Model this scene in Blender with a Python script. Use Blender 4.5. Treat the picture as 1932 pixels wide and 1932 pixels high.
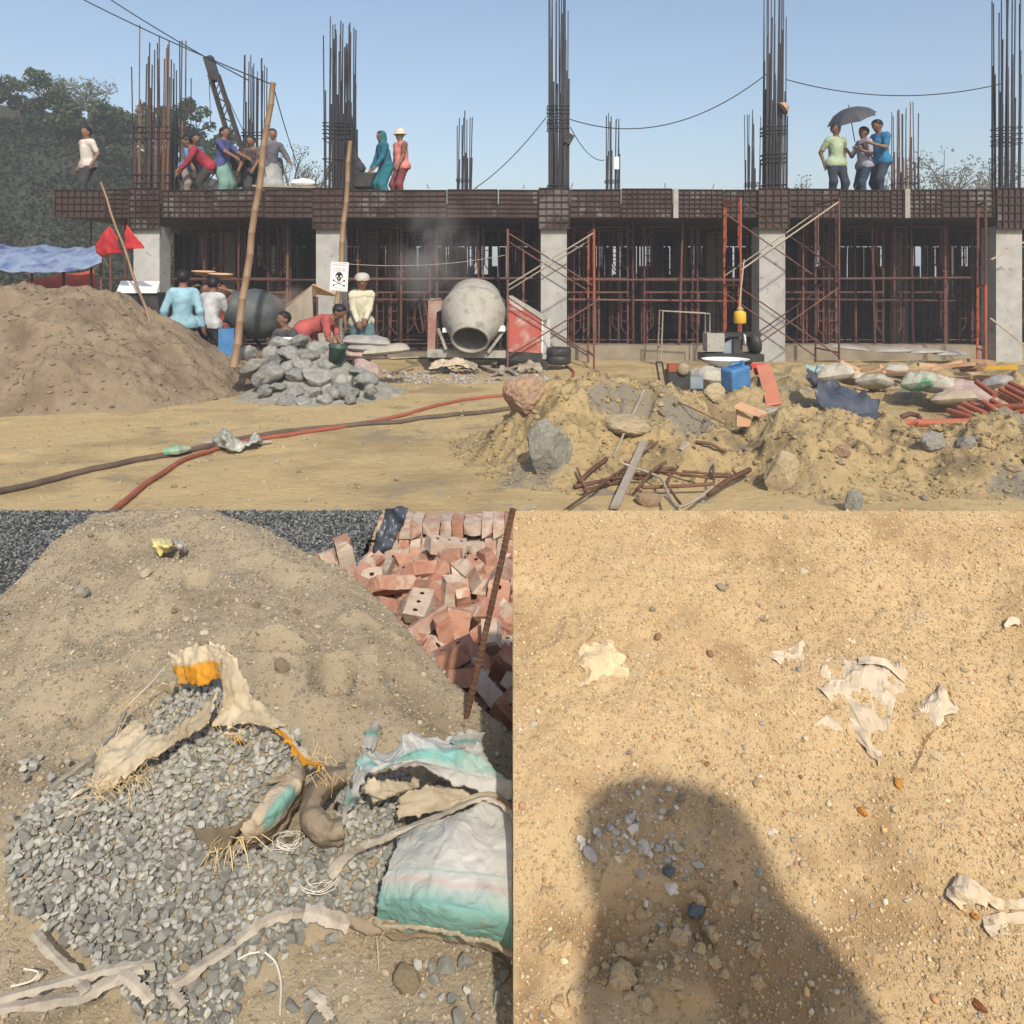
import bpy, math, random
import numpy as np
from mathutils import Matrix, Vector, Euler
random.seed(7); RNG = np.random.default_rng(7)
for _o in list(bpy.data.objects): bpy.data.objects.remove(_o)
SC = bpy.context.scene
COL = SC.collection
# ------------------------------------------------------------------ camera
F, CX, HR, H = 1460.0, 966.0, 533.0, 1.6        # focal length and horizon in a 1932 px wide picture, eye height in metres
cam = bpy.data.cameras.new('camera'); camo = bpy.data.objects.new('camera', cam); COL.objects.link(camo)
camo.location = (0, 0, H); camo.rotation_euler = (math.radians(90), 0, 0)
cam.sensor_width = 36; cam.lens = 36 * F / 1932; cam.shift_y = -(966 - HR) / 1932
cam.clip_start = 0.05; cam.clip_end = 2000
SC.camera = camo
# ------------------------------------------------------------------ sky and sun
SUN_EL, SUN_AZ = 40.0, 165.0                     # degrees; azimuth clockwise from +Y (behind the viewer, a little to the right)
wd = bpy.data.worlds.new('World'); SC.world = wd; wd.use_nodes = True
nt = wd.node_tree; bg = nt.nodes['Background']
sky = nt.nodes.new('ShaderNodeTexSky'); sky.sky_type = 'NISHITA'; sky.sun_disc = False
sky.sun_elevation = math.radians(SUN_EL); sky.sun_rotation = math.radians(SUN_AZ)
sky.air_density = 1.15; sky.dust_density = 2.2; sky.ozone_density = 1.0
nt.links.new(sky.outputs[0], bg.inputs[0]); bg.inputs[1].default_value = 0.15
sl = bpy.data.lights.new('sun', 'SUN'); slo = bpy.data.objects.new('sun', sl); COL.objects.link(slo)
sl.energy = 4.3; sl.angle = math.radians(1.3); sl.color = (1.0, 0.91, 0.77)
_el, _az = math.radians(SUN_EL), math.radians(SUN_AZ)
SUN = Vector((math.sin(_az) * math.cos(_el), math.cos(_az) * math.cos(_el), math.sin(_el)))
slo.rotation_euler = SUN.to_track_quat('Z', 'Y').to_euler()
SC.view_settings.view_transform = 'Standard'; SC.view_settings.look = 'None'
SC.view_settings.exposure = 0.14; SC.view_settings.gamma = 1.0
SC.render.engine = 'CYCLES'; SC.cycles.use_denoising = True
SC.cycles.max_bounces = 5; SC.cycles.diffuse_bounces = 3; SC.cycles.volume_bounces = 0
SC.cycles.transparent_max_bounces = 6

# ------------------------------------------------------------------ helpers
def P(px, row, y):                                # picture position at a distance y -> world
    return np.array([(px - CX) / F * y, y, H - (row - HR) / F * y])
def G(px, row, z=0.0):                            # picture position on level ground of height z
    return P(px, row, (H - z) * F / (row - HR))
def A(p): return np.asarray(p, float)

def thing(name, label, cat, loc=(0, 0, 0), group=None, rz=0.0):
    o = bpy.data.objects.new(name, None); COL.objects.link(o)
    o.location = [float(q) for q in loc]; o.rotation_euler[2] = rz; o.empty_display_size = .1
    o['label'] = label; o['category'] = cat
    if group: o['group'] = group
    return o
def tag(o, label=None, cat=None, group=None, kind=None):
    if label: o['label'] = label
    if cat: o['category'] = cat
    if group: o['group'] = group
    if kind: o['kind'] = kind
    return o
def set_mesh(me, v, f):
    v = np.asarray(v, np.float32)
    if isinstance(f, np.ndarray) and f.ndim == 2:
        n, k = f.shape
        me.vertices.add(len(v)); me.vertices.foreach_set('co', v.ravel())
        me.loops.add(n * k); me.loops.foreach_set('vertex_index', f.astype(np.int32).ravel())
        me.polygons.add(n); me.polygons.foreach_set('loop_start', np.arange(0, n * k, k, dtype=np.int32))
        me.update(calc_edges=True); me.validate()
    else:
        me.from_pydata(v.tolist(), [], [list(map(int, q)) for q in f]); me.update()
def mk(name, v, f, mat, parent=None, smooth=False, mats=None, midx=None, loc=None):
    """one mesh object; v in the parent's space (world space if no parent). loc: put the origin there."""
    v = np.asarray(v, float)
    if loc is not None: v = v - A(loc)
    me = bpy.data.meshes.new(name); set_mesh(me, v, f)
    for m in (mats or [mat]): me.materials.append(m)
    if midx is not None: me.polygons.foreach_set('material_index', np.asarray(midx, np.int32))
    me.polygons.foreach_set('use_smooth', np.full(len(me.polygons), bool(smooth)))
    o = bpy.data.objects.new(name, me); COL.objects.link(o)
    if parent is not None: o.parent = parent
    if loc is not None: o.location = [float(q) for q in loc]
    return o
def inst(name, me, parent=None, loc=(0, 0, 0), rot=(0, 0, 0), sc=1.0):
    o = bpy.data.objects.new(name, me); COL.objects.link(o)
    if parent is not None: o.parent = parent
    o.location = [float(q) for q in loc]; o.rotation_euler = rot
    o.scale = (sc, sc, sc) if np.isscalar(sc) else sc
    return o
def vcol(o, cols):
    at = o.data.color_attributes.new('Col', 'FLOAT_COLOR', 'POINT')
    c = np.ones((len(o.data.vertices), 4), np.float32); c[:, :3] = cols
    at.data.foreach_set('color', c.ravel())
def rotm(rx=0, ry=0, rz=0): return np.array(Euler((rx, ry, rz)).to_matrix())
def frame_of(d):
    d = A(d); d = d / (np.linalg.norm(d) + 1e-12)
    u = np.cross(d, [0, 0, 1.0]) if abs(d[2]) < .95 else np.cross(d, [1.0, 0, 0])
    u = u / np.linalg.norm(u); w = np.cross(d, u)
    return d, u, w
BOXF = np.array([[0, 1, 3, 2], [4, 6, 7, 5], [0, 4, 5, 1], [2, 3, 7, 6], [0, 2, 6, 4], [1, 5, 7, 3]])
class MB:
    def __init__(s): s.v = []; s.f = []; s.n = 0
    def add(s, v, f):
        s.v.append(np.asarray(v, float)); s.f += [tuple(int(i) + s.n for i in q) for q in f]; s.n += len(v); return s
    def box(s, c, size, R=None):
        h = A(size) / 2
        v = np.array([[sx, sy, sz] for sx in (-1, 1) for sy in (-1, 1) for sz in (-1, 1)], float) * h
        if R is not None: v = v @ np.asarray(R).T
        return s.add(v + A(c), BOXF)
    def span(s, a, b, w, t):                      # plank from a to b, width w, thickness t
        a, b = A(a), A(b); d, u, q = frame_of(b - a)
        v = [a + u * i * w / 2 + q * j * t / 2 + (b - a) * k for k in (0, 1) for i in (-1, 1) for j in (-1, 1)]
        return s.add(v, BOXF)
    def tube(s, pts, r, n=6, caps=True):
        pts = [A(p) for p in pts]; m = len(pts); r = [r] * m if np.isscalar(r) else r
        vs = []
        for i, p in enumerate(pts):
            d = pts[min(i + 1, m - 1)] - pts[max(i - 1, 0)]
            d, u, w = frame_of(d)
            if i and np.dot(u, pu) < 0: u, w = -u, -w
            pu = u
            for k in range(n):
                a = 2 * math.pi * k / n; vs.append(p + (u * math.cos(a) + w * math.sin(a)) * r[i])
        fs = [(i * n + k, i * n + (k + 1) % n, (i + 1) * n + (k + 1) % n, (i + 1) * n + k) for i in range(m - 1) for k in range(n)]
        if caps: fs += [tuple(range(n))[::-1], tuple((m - 1) * n + k for k in range(n))]
        return s.add(vs, fs)
    def lathe(s, prof, n=24, R=None, c=(0, 0, 0), caps=True):   # prof: (radius, z) list, about z
        vs = [[r * math.cos(2 * math.pi * k / n), r * math.sin(2 * math.pi * k / n), z] for r, z in prof for k in range(n)]
        vs = A(vs)
        if R is not None: vs = vs @ np.asarray(R).T
        m = len(prof)
        fs = [(i * n + k, i * n + (k + 1) % n, (i + 1) * n + (k + 1) % n, (i + 1) * n + k) for i in range(m - 1) for k in range(n)]
        if caps: fs += [tuple(range(n))[::-1], tuple((m - 1) * n + k for k in range(n))]
        return s.add(vs + A(c), fs)
    def prism(s, poly, d):                        # closed polygon (3d points) extruded by vector d
        p = A(poly); n = len(p)
        fs = [tuple(range(n))[::-1], tuple(range(n, 2 * n))] + [(i, (i + 1) % n, n + (i + 1) % n, n + i) for i in range(n)]
        return s.add(np.vstack([p, p + A(d)]), fs)
    def obj(s, name, mat, parent=None, smooth=False, loc=None):
        v = np.vstack(s.v)
        if parent is not None and loc is None and tuple(parent.location) != (0, 0, 0): v = v - A(parent.location)
        return mk(name, v, s.f, mat, parent, smooth, loc=loc)
    def top(s, name, mat, label, cat, group=None, smooth=False, kind=None):   # a top-level thing that is one mesh, origin at its base
        v = np.vstack(s.v); lo, hi = v.min(0), v.max(0); c = (lo + hi) / 2; c[2] = lo[2]
        return tag(s.obj(name, mat, None, smooth, loc=c), label, cat, group, kind)
# ---- noise
def _hash(i, j, k, seed):
    n = (i * 374761393 + j * 668265263 + k * 2147483647 + seed * 1274126177) & 0xffffffff
    n = ((n ^ (n >> 13)) * 1274126177) & 0xffffffff
    return ((n ^ (n >> 16)) & 0xffff) / 65535.0
def vnoise(x, y, z=0.0, seed=0):
    x, y, z = np.broadcast_arrays(A(x), A(y), A(z))
    xi, yi, zi = np.floor(x).astype(np.int64), np.floor(y).astype(np.int64), np.floor(z).astype(np.int64)
    fx, fy, fz = x - xi, y - yi, z - zi
    fx, fy, fz = [q * q * q * (q * (q * 6 - 15) + 10) for q in (fx, fy, fz)]
    r = 0
    for a in (0, 1):
        for b in (0, 1):
            for c in (0, 1):
                w = (fx if a else 1 - fx) * (fy if b else 1 - fy) * (fz if c else 1 - fz)
                r = r + w * _hash(xi + a, yi + b, zi + c, seed)
    return r * 2 - 1
def fbm(x, y, z=0.0, oct=4, seed=0, gain=.5):
    r, a, f = 0, 1.0, 1.0
    for o in range(oct):
        r = r + a * vnoise(x * f + 13.7 * o, y * f - 7.1 * o, A(z) * f, seed + o); a *= gain; f *= 2.03
    return r
def ridged(x, y, oct=3, seed=0):
    r, a, f = 0, 1.0, 1.0
    for o in range(oct):
        r = r + a * (1 - 2 * np.abs(vnoise(x * f, y * f, 0.0, seed + o))); a *= .5; f *= 2.1
    return r
def sstep(a, b, x):
    t = np.clip((x - a) / (b - a), 0, 1); return t * t * (3 - 2 * t)
def grid_mesh(xs, ys, zf):
    X, Y = np.meshgrid(xs, ys); Z = zf(X, Y)
    v = np.stack([X, Y, Z], -1).reshape(-1, 3); nx, ny = len(xs), len(ys)
    i = np.arange((ny - 1) * nx).reshape(ny - 1, nx)[:, :-1].ravel()
    f = np.stack([i, i + 1, i + nx + 1, i + nx], 1)
    return v, f
def inpoly(px, py, poly):
    poly = A(poly); x, y = A(px), A(py); c = np.zeros(np.shape(x), bool); j = len(poly) - 1
    for i in range(len(poly)):
        xi, yi = poly[i]; xj, yj = poly[j]
        c ^= ((yi > y) != (yj > y)) & (x < (xj - xi) * (y - yi) / (yj - yi + 1e-12) + xi); j = i
    return c
def project(p):
    p = A(p); return CX + F * p[..., 0] / p[..., 1], HR + F * (H - p[..., 2]) / p[..., 1]
# ---- stones
def _ico(sub):
    t = (1 + 5 ** .5) / 2
    v = [(-1, t, 0), (1, t, 0), (-1, -t, 0), (1, -t, 0), (0, -1, t), (0, 1, t), (0, -1, -t), (0, 1, -t), (t, 0, -1), (t, 0, 1), (-t, 0, -1), (-t, 0, 1)]
    f = [(0, 11, 5), (0, 5, 1), (0, 1, 7), (0, 7, 10), (0, 10, 11), (1, 5, 9), (5, 11, 4), (11, 10, 2), (10, 7, 6), (7, 1, 8), (3, 9, 4), (3, 4, 2), (3, 2, 6), (3, 6, 8), (3, 8, 9), (4, 9, 5), (2, 4, 11), (6, 2, 10), (8, 6, 7), (9, 8, 1)]
    v = [A(q) / np.linalg.norm(q) for q in v]
    for _ in range(sub):
        c = {}; nf = []
        def mid(a, b):
            k = (min(a, b), max(a, b))
            if k not in c:
                m = v[a] + v[b]; v.append(m / np.linalg.norm(m)); c[k] = len(v) - 1
            return c[k]
        for a, b, d in f:
            ab, bd, da = mid(a, b), mid(b, d), mid(d, a); nf += [(a, ab, da), (b, bd, ab), (d, da, bd), (ab, bd, da)]
        f = nf
    return np.array(v), np.array(f)
ICO = [_ico(i) for i in range(4)]
def stone_verts(rng, sub=1, cuts=8, lo=.55, hi=.9, aniso=.35, noise=.05):
    v = ICO[sub][0].copy()
    for _ in range(cuts):
        d = rng.normal(size=3); d /= np.linalg.norm(d); h = rng.uniform(lo, hi)
        s = v @ d; m = s > h; v[m] -= np.outer(s[m] - h, d)
    v *= 1 + noise * rng.normal(size=(len(v), 1))
    v *= 1 + aniso * rng.uniform(-1, 1, 3)
    return v / np.abs(v).max()
def stone_mesh(name, mat, seed, sub=2, smooth=False, **kw):
    rng = np.random.default_rng(seed); v = stone_verts(rng, sub, **kw)
    if sub >= 2:
        n = v / (np.linalg.norm(v, axis=1, keepdims=True) + 1e-9)
        v = v + n * (.05 * fbm(v[:, 0] * 3 + seed, v[:, 1] * 3, v[:, 2] * 3, 3))[:, None]
    me = bpy.data.meshes.new(name); set_mesh(me, v, ICO[sub][1]); me.materials.append(mat)
    me.polygons.foreach_set('use_smooth', np.full(len(me.polygons), smooth)); return me
def scatter_mesh(name, pos, size, mat, rng, parent=None, sub=1, cols=None, nvar=24, flat=.75, **kw):
    """many tiny stones in one mesh; pos Nx3, size N"""
    var = [stone_verts(rng, sub, **kw) for _ in range(nvar)]; fb = ICO[sub][1]
    k = len(var[0]); n = len(pos); vi = rng.integers(0, nvar, n)
    base = np.array(var)[vi]                                       # n,k,3
    ang = rng.uniform(0, 2 * math.pi, n); ca, sa = np.cos(ang), np.sin(ang)
    base[:, :, 2] *= flat
    tl = rng.normal(0, .45, n); ct, st = np.cos(tl), np.sin(tl)
    y = base[:, :, 1] * ct[:, None] - base[:, :, 2] * st[:, None]; z = base[:, :, 1] * st[:, None] + base[:, :, 2] * ct[:, None]
    x = base[:, :, 0]
    b = np.stack([x * ca[:, None] - y * sa[:, None], x * sa[:, None] + y * ca[:, None], z], -1)
    v = (b * A(size)[:, None, None] + A(pos)[:, None, :]).reshape(-1, 3)
    f = (fb[None] + (np.arange(n) * k)[:, None, None]).reshape(-1, 3)
    o = mk(name, v, f, mat, parent)
    if cols is not None: vcol(o, np.repeat(A(cols), k, 0))
    return o
# ---- signed distance figures (used for people)
def sdf_mesh(prims, vox=.018, k=.03, clip=None, pad=.05):
    a = np.array([p[0] for p in prims]); b = np.array([p[1] for p in prims]); R = max(max(p[2], p[3]) for p in prims)
    lo = np.minimum(a.min(0), b.min(0)) - R - pad; hi = np.maximum(a.max(0), b.max(0)) + R + pad
    n = np.ceil((hi - lo) / vox).astype(int) + 1
    g = [lo[i] + vox * np.arange(n[i]) for i in range(3)]
    Pn = np.stack(np.meshgrid(*g, indexing='ij'), -1)
    D = None
    for p0, p1, r0, r1 in prims:
        p0, p1 = A(p0), A(p1); ab = p1 - p0; L = ab @ ab
        t = np.clip(((Pn - p0) @ ab) / L, 0, 1) if L > 1e-9 else np.zeros(Pn.shape[:3])
        d = np.linalg.norm(Pn - p0 - t[..., None] * ab, axis=-1) - (r0 + (r1 - r0) * t)
        if D is None: D = d
        else:
            h = np.clip(.5 + .5 * (D - d) / k, 0, 1); D = D * (1 - h) + d * h - k * h * (1 - h)
    if clip is not None: D = np.maximum(D, clip(Pn))
    return surface_nets(D, lo, vox)
def surface_nets(D, lo, vox):
    s = D < 0; nx, ny, nz = D.shape
    cs = np.zeros((nx - 1, ny - 1, nz - 1, 3)); cn = np.zeros((nx - 1, ny - 1, nz - 1))
    off = [(i, j, k) for i in (0, 1) for j in (0, 1) for k in (0, 1)]
    def sub(Aq, o): return Aq[o[0]:nx - 1 + o[0], o[1]:ny - 1 + o[1], o[2]:nz - 1 + o[2]]
    for i, o in enumerate(off):
        for ax in range(3):
            if o[ax] == 1: continue
            q = list(o); q[ax] = 1; q = tuple(q)
            d0, d1 = sub(D, o), sub(D, q); m = (d0 < 0) != (d1 < 0)
            t = np.where(m, d0 / np.where(m, d0 - d1, 1), 0)
            for c in range(3): cs[..., c] += np.where(m, o[c] + (t if c == ax else 0), 0)
            cn += m
    act = cn > 0; idx = -np.ones(act.shape, int); idx[act] = np.arange(act.sum())
    w = np.argwhere(act); v = (w + cs[act] / cn[act][:, None]) * vox + lo
    fs = []
    for ax in range(3):
        sl0 = [slice(1, -1)] * 3; sl0[ax] = slice(0, -1); sl1 = [slice(1, -1)] * 3; sl1[ax] = slice(1, None)
        a, b = s[tuple(sl0)], s[tuple(sl1)]; e = np.argwhere(a != b)
        if not len(e): continue
        fl = a[tuple(e.T)]; base = e.copy()
        for c in range(3):
            if c != ax: base[:, c] += 1
        u, w2 = [c for c in range(3) if c != ax]
        def at(du, dw):
            q = base.copy(); q[:, u] += du; q[:, w2] += dw; return idx[tuple(q.T)]
        quad = np.stack([at(-1, -1), at(0, -1), at(0, 0), at(-1, 0)], 1)
        flip = fl if ax != 1 else ~fl
        quad[~flip] = quad[~flip][:, ::-1]; fs.append(quad)
    f = np.vstack(fs); f = f[(f >= 0).all(1)]
    return v, f
# ---- cloth patches
def crom(pts, n):
    p = A(pts); m = len(p)
    if m == 2: t = np.linspace(0, 1, n)[:, None]; return p[0] * (1 - t) + p[1] * t
    d = np.r_[0, np.cumsum(np.linalg.norm(np.diff(p, axis=0), axis=1) ** .5 + 1e-6)]; d /= d[-1]
    tt = np.linspace(0, 1, n); out = np.zeros((n, p.shape[1]))
    tan = np.gradient(p, d, axis=0)
    i = np.clip(np.searchsorted(d, tt, 'right') - 1, 0, m - 2); h = (d[i + 1] - d[i]); s = ((tt - d[i]) / h)[:, None]; h = h[:, None]
    return (2 * s**3 - 3 * s**2 + 1) * p[i] + (s**3 - 2 * s**2 + s) * h * tan[i] * .8 + (-2 * s**3 + 3 * s**2) * p[i + 1] + (s**3 - s**2) * h * tan[i + 1] * .8
def patch(name, rows, mat, parent=None, nu=40, nv=24, wr=.006, wf=18, fray=.004, thick=.0025, seed=0, loc=None, xmax=None, sm=True):
    """rows: list of polylines of world points -> wrinkled sheet with ragged edges; u along a row, v across rows"""
    R = np.array([crom(r, nu) for r in rows]); S = np.stack([crom(R[:, i], nv) for i in range(nu)], 1)   # nv,nu,3
    du = np.gradient(S, axis=1); dv = np.gradient(S, axis=0); N = np.cross(du, dv); N /= np.linalg.norm(N, axis=-1, keepdims=True) + 1e-9
    w = wr * fbm(S[..., 0] * wf + seed * 3.1, S[..., 1] * wf, S[..., 2] * wf, 4, seed, .6)
    cr = wr * 1.9 * np.abs(fbm(S[..., 0] * wf * .5 + 9, S[..., 1] * wf * .5, S[..., 2] * wf * .5, 3, seed + 40)) ** .65
    S = S + N * (w + cr)[..., None]
    r2 = np.random.default_rng(seed)
    for sl, dd in (((0, slice(None)), dv), ((-1, slice(None)), dv), ((slice(None), 0), du), ((slice(None), -1), du)):
        t = dd[sl]; t = t / (np.linalg.norm(t, axis=-1, keepdims=True) + 1e-9)
        n_ = t.shape[0]; k_ = np.linspace(0, n_ * .35, n_); S[sl] = S[sl] + t * (fray * (1.5 * fbm(k_ + seed, k_ * 0, 0, 3, seed) + .15 * r2.normal(size=n_)))[..., None]
    if xmax is not None: S[..., 0] = np.minimum(S[..., 0], xmax)
    nvv, nuu = S.shape[:2]; v = S.reshape(-1, 3)
    i = np.arange((nvv - 1) * nuu).reshape(nvv - 1, nuu)[:, :-1].ravel()
    f = np.stack([i, i + 1, i + nuu + 1, i + nuu], 1)
    if parent is not None and loc is None: v = v - A(parent.location)
    o = mk(name, v, f, mat, parent, sm, loc=loc)
    U, V = np.meshgrid(np.linspace(0, 1, nuu), np.linspace(0, 1, nvv)); uv = np.stack([U, V], -1).reshape(-1, 2)
    ul = o.data.uv_layers.new(name='UVMap')
    li = np.zeros(len(o.data.loops), np.int32); o.data.loops.foreach_get('vertex_index', li)
    ul.data.foreach_set('uv', uv[li].astype(np.float32).ravel())
    md = o.modifiers.new('thickness', 'SOLIDIFY'); md.thickness = thick; md.offset = 0
    return o
# ------------------------------------------------------------------ materials
MATS = {}
def mat(name, c1, c2=None, c3=None, scale=6.0, rough=.85, bump=0.0, bscale=60.0, spec=.25, metal=0.0, rnd=0.0, vc=False, detail=6.0,
        stretch=(1, 1, 1), lo=.35, hi=.65, spots=None, trans=0.0, wave=None):
    if name in MATS: return MATS[name]
    m = bpy.data.materials.new(name); m.use_nodes = True; n = m.node_tree; b = n.nodes['Principled BSDF']; L = n.links.new
    def nd(t, **k):
        q = n.nodes.new(t)
        for a, v in k.items(): setattr(q, a, v)
        return q
    tc = nd('ShaderNodeTexCoord'); oi = nd('ShaderNodeObjectInfo')
    off = nd('ShaderNodeVectorMath', operation='MULTIPLY_ADD'); L(tc.outputs['Object'], off.inputs[0]); off.inputs[1].default_value = stretch
    mu = nd('ShaderNodeMath', operation='MULTIPLY'); L(oi.outputs['Random'], mu.inputs[0]); mu.inputs[1].default_value = 37.0
    L(mu.outputs[0], off.inputs[2]); vec = off.outputs[0]
    def noise(s, d=detail, r=.6):
        q = nd('ShaderNodeTexNoise'); q.inputs['Scale'].default_value = s; q.inputs['Detail'].default_value = d; q.inputs['Roughness'].default_value = r
        L(vec, q.inputs['Vector']); return q.outputs['Fac']
    c2 = c2 or c1
    rp = nd('ShaderNodeValToRGB'); L(noise(scale), rp.inputs[0]); e = rp.color_ramp.elements
    e[0].position = lo; e[0].color = (*c1, 1); e[1].position = hi; e[1].color = (*(c3 or c2), 1)
    if c3: x = e.new((lo + hi) / 2); x.color = (*c2, 1)
    col = rp.outputs[0]
    def mix(f, a, bb, bt='MIX'):
        q = nd('ShaderNodeMix', data_type='RGBA', blend_type=bt)
        if hasattr(f, 'links'): L(f, q.inputs['Factor'])
        else: q.inputs['Factor'].default_value = f
        for i, s in ((6, a), (7, bb)):
            if hasattr(s, 'links'): L(s, q.inputs[i])
            else: q.inputs[i].default_value = (*s, 1)
        return q.outputs[2]
    if spots:                                       # (colour, scale, threshold)
        for sc_, ss, th in spots:
            r2 = nd('ShaderNodeValToRGB'); L(noise(ss, 4.0), r2.inputs[0]); r2.color_ramp.elements[0].position = th; r2.color_ramp.elements[1].position = th + .06
            col = mix(r2.outputs[0], col, sc_)
    if vc:
        at = nd('ShaderNodeAttribute', attribute_name='Col'); col = mix(1.0, col, at.outputs['Color'], 'MULTIPLY')
    if rnd:
        hs = nd('ShaderNodeHueSaturation'); L(col, hs.inputs['Color'])
        mr = nd('ShaderNodeMapRange'); L(oi.outputs['Random'], mr.inputs[0]); mr.inputs[3].default_value = 1 - rnd; mr.inputs[4].default_value = 1 + rnd
        L(mr.outputs[0], hs.inputs['Value']); col = hs.outputs[0]
    L(col, b.inputs['Base Color'])
    b.inputs['Roughness'].default_value = rough; b.inputs['Metallic'].default_value = metal; b.inputs['Specular IOR Level'].default_value = spec
    if bump:
        bp = nd('ShaderNodeBump'); bp.inputs['Strength'].default_value = 1.0; bp.inputs['Distance'].default_value = bump
        L(noise(bscale, 5.0, .65), bp.inputs['Height']); L(bp.outputs[0], b.inputs['Normal'])
    if trans:
        tb = nd('ShaderNodeBsdfTranslucent'); L(col, tb.inputs['Color']); ms = nd('ShaderNodeMixShader'); ms.inputs[0].default_value = trans
        L(b.outputs[0], ms.inputs[1]); L(tb.outputs[0], ms.inputs[2]); L(ms.outputs[0], n.nodes['Material Output'].inputs[0])
    MATS[name] = m; return m
def S(r, g, b):                                     # sRGB 0-255 -> linear
    return tuple((q / 255 / 12.92) if q / 255 <= .04045 else ((q / 255 + .055) / 1.055) ** 2.4 for q in (r, g, b))
M_ground = mat('yard_sand', (.30, .222, .112), (.43, .325, .165), (.37, .275, .14), scale=.8, bump=.02, bscale=14, detail=11, spots=[((.26, .205, .125), 1.3, .60), ((.31, .255, .165), 4.2, .62)])
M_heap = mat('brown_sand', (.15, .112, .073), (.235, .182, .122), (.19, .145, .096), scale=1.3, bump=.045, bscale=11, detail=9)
M_dirt = mat('clay_dirt', (.20, .15, .082), (.38, .285, .145), (.29, .215, .115), scale=2.2, bump=.03, bscale=22, detail=10, spots=[((.21, .185, .14), 1.1, .56), ((.40, .31, .155), 3.1, .62)])
M_conc = mat('concrete', (.30, .30, .29), (.40, .395, .375), scale=3, bump=.003, bscale=40, spots=[((.22, .22, .21), 5, .62)], rnd=.08)
M_plinth = mat('plinth_concrete', (.19, .16, .12), (.27, .23, .17), scale=2.5, bump=.006, bscale=30)
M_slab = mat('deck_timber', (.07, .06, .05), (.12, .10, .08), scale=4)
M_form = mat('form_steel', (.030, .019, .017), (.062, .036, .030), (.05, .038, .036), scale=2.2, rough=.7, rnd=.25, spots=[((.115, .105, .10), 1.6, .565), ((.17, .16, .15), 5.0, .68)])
M_rib = mat('form_rib', (.022, .015, .014), (.045, .027, .022), scale=8, rough=.7)
M_rust = mat('rust_pipe', (.065, .030, .025), (.13, .056, .042), (.085, .055, .05), scale=6, rough=.65, rnd=.45)
M_orange = mat('orange_paint', (.34, .085, .04), (.26, .07, .038), scale=9, rough=.5, spots=[((.16, .08, .05), 14, .62)], rnd=.12)
M_redoxide = mat('red_oxide_pipe', (.38, .115, .065), (.30, .10, .06), scale=7, rough=.6, spots=[((.22, .13, .09), 9, .62)], rnd=.18)
M_rebar = mat('rebar', (.018, .020, .028), (.04, .036, .038), scale=12, rough=.5, rnd=.3)
M_rebar_rust = mat('rebar_rust', (.09, .045, .028), (.17, .09, .055), scale=14, rough=.8, rnd=.3)
M_bamboo = mat('bamboo', (.17, .11, .065), (.26, .175, .105), scale=5, rough=.55, stretch=(1, 1, .15), spots=[((.18, .10, .06), 7, .66)])
M_cable = mat('cable', (.025, .025, .03), rough=.6)
M_hose_r = mat('hose_red', (.32, .095, .055), (.24, .08, .05), scale=6, rough=.55)
M_hose_b = mat('hose_brown', (.075, .055, .045), (.13, .095, .07), scale=5, rough=.6)
M_rock = mat('granite_rock', (.17, .175, .165), (.30, .295, .27), scale=3, bump=.012, bscale=14, rnd=.18, spots=[((.32, .27, .19), 3, .62)])
M_clayrock = mat('clay_boulder', (.27, .17, .11), (.40, .27, .175), (.30, .20, .16), scale=4, bump=.02, bscale=9)
M_greyrock = mat('grey_slab_rock', (.21, .205, .18), (.31, .30, .255), scale=6, bump=.01, bscale=22)
M_tanrock = mat('tan_rock', (.34, .27, .17), (.47, .38, .24), scale=5, bump=.01, bscale=20, rnd=.1)
M_mixgrey = mat('cement_caked_steel', (.26, .25, .22), (.35, .335, .295), (.21, .20, .175), scale=4, rough=.8, bump=.004, bscale=30)
M_mixdark = mat('dark_drum', (.05, .06, .065), (.09, .10, .10), scale=4, rough=.55)
M_mixred = mat('faded_red_paint', (.42, .085, .06), (.34, .10, .08), (.48, .30, .26), scale=3.5, rough=.6, spots=[((.45, .36, .33), 2.2, .60)])
M_redgrey = mat('dusty_red_post', (.28, .14, .12), (.34, .25, .21), scale=4)
M_dark = mat('dark_metal', (.025, .025, .027), (.05, .048, .045), scale=6, rough=.5)
M_black = mat('black', (.012, .012, .013), rough=.6)
M_tarpblue = mat('blue_tarp', (.09, .14, .28), (.22, .28, .40), (.06, .08, .20), scale=2.2, rough=.45, trans=.15)
M_tarpred = mat('red_tarp', (.55, .075, .03), (.62, .12, .05), scale=3, rough=.5, trans=.2)
M_flag = mat('red_flag', (.50, .035, .045), (.62, .06, .06), scale=6, rough=.7, trans=.25)
M_white = mat('white_paint', (.72, .72, .70), (.80, .80, .79), scale=5, rough=.5)
M_board = mat('plywood_board', (.46, .27, .16), (.55, .35, .21), scale=5, stretch=(1, 1, .2), bump=.002)
M_orboard = mat('orange_board', (.52, .19, .11), (.42, .17, .11), scale=5, spots=[((.5, .4, .3), 6, .62)])
M_plank = mat('grey_plank', (.26, .225, .18), (.36, .31, .25), scale=8, stretch=(1, 1, .2), rnd=.25)
M_timber = mat('timber', (.27, .16, .09), (.38, .25, .15), scale=7, rnd=.35)
M_bluep = mat('blue_plastic', (.04, .14, .34), (.07, .20, .40), scale=9, rough=.35, spec=.5)
M_yellow = mat('yellow_plastic', (.60, .33, .025), (.66, .40, .05), scale=6, rough=.45)
M_engine = mat('blue_grey_engine', (.16, .20, .25), (.24, .28, .31), scale=6, rough=.5)
M_tarpdark = mat('dark_tarp', (.045, .055, .075), (.075, .085, .105), scale=5, rough=.35, spec=.4)
M_sackw = mat('woven_sack', (.30, .275, .225), (.42, .39, .325), scale=6, bump=.02, bscale=14, rnd=.12)
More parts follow.
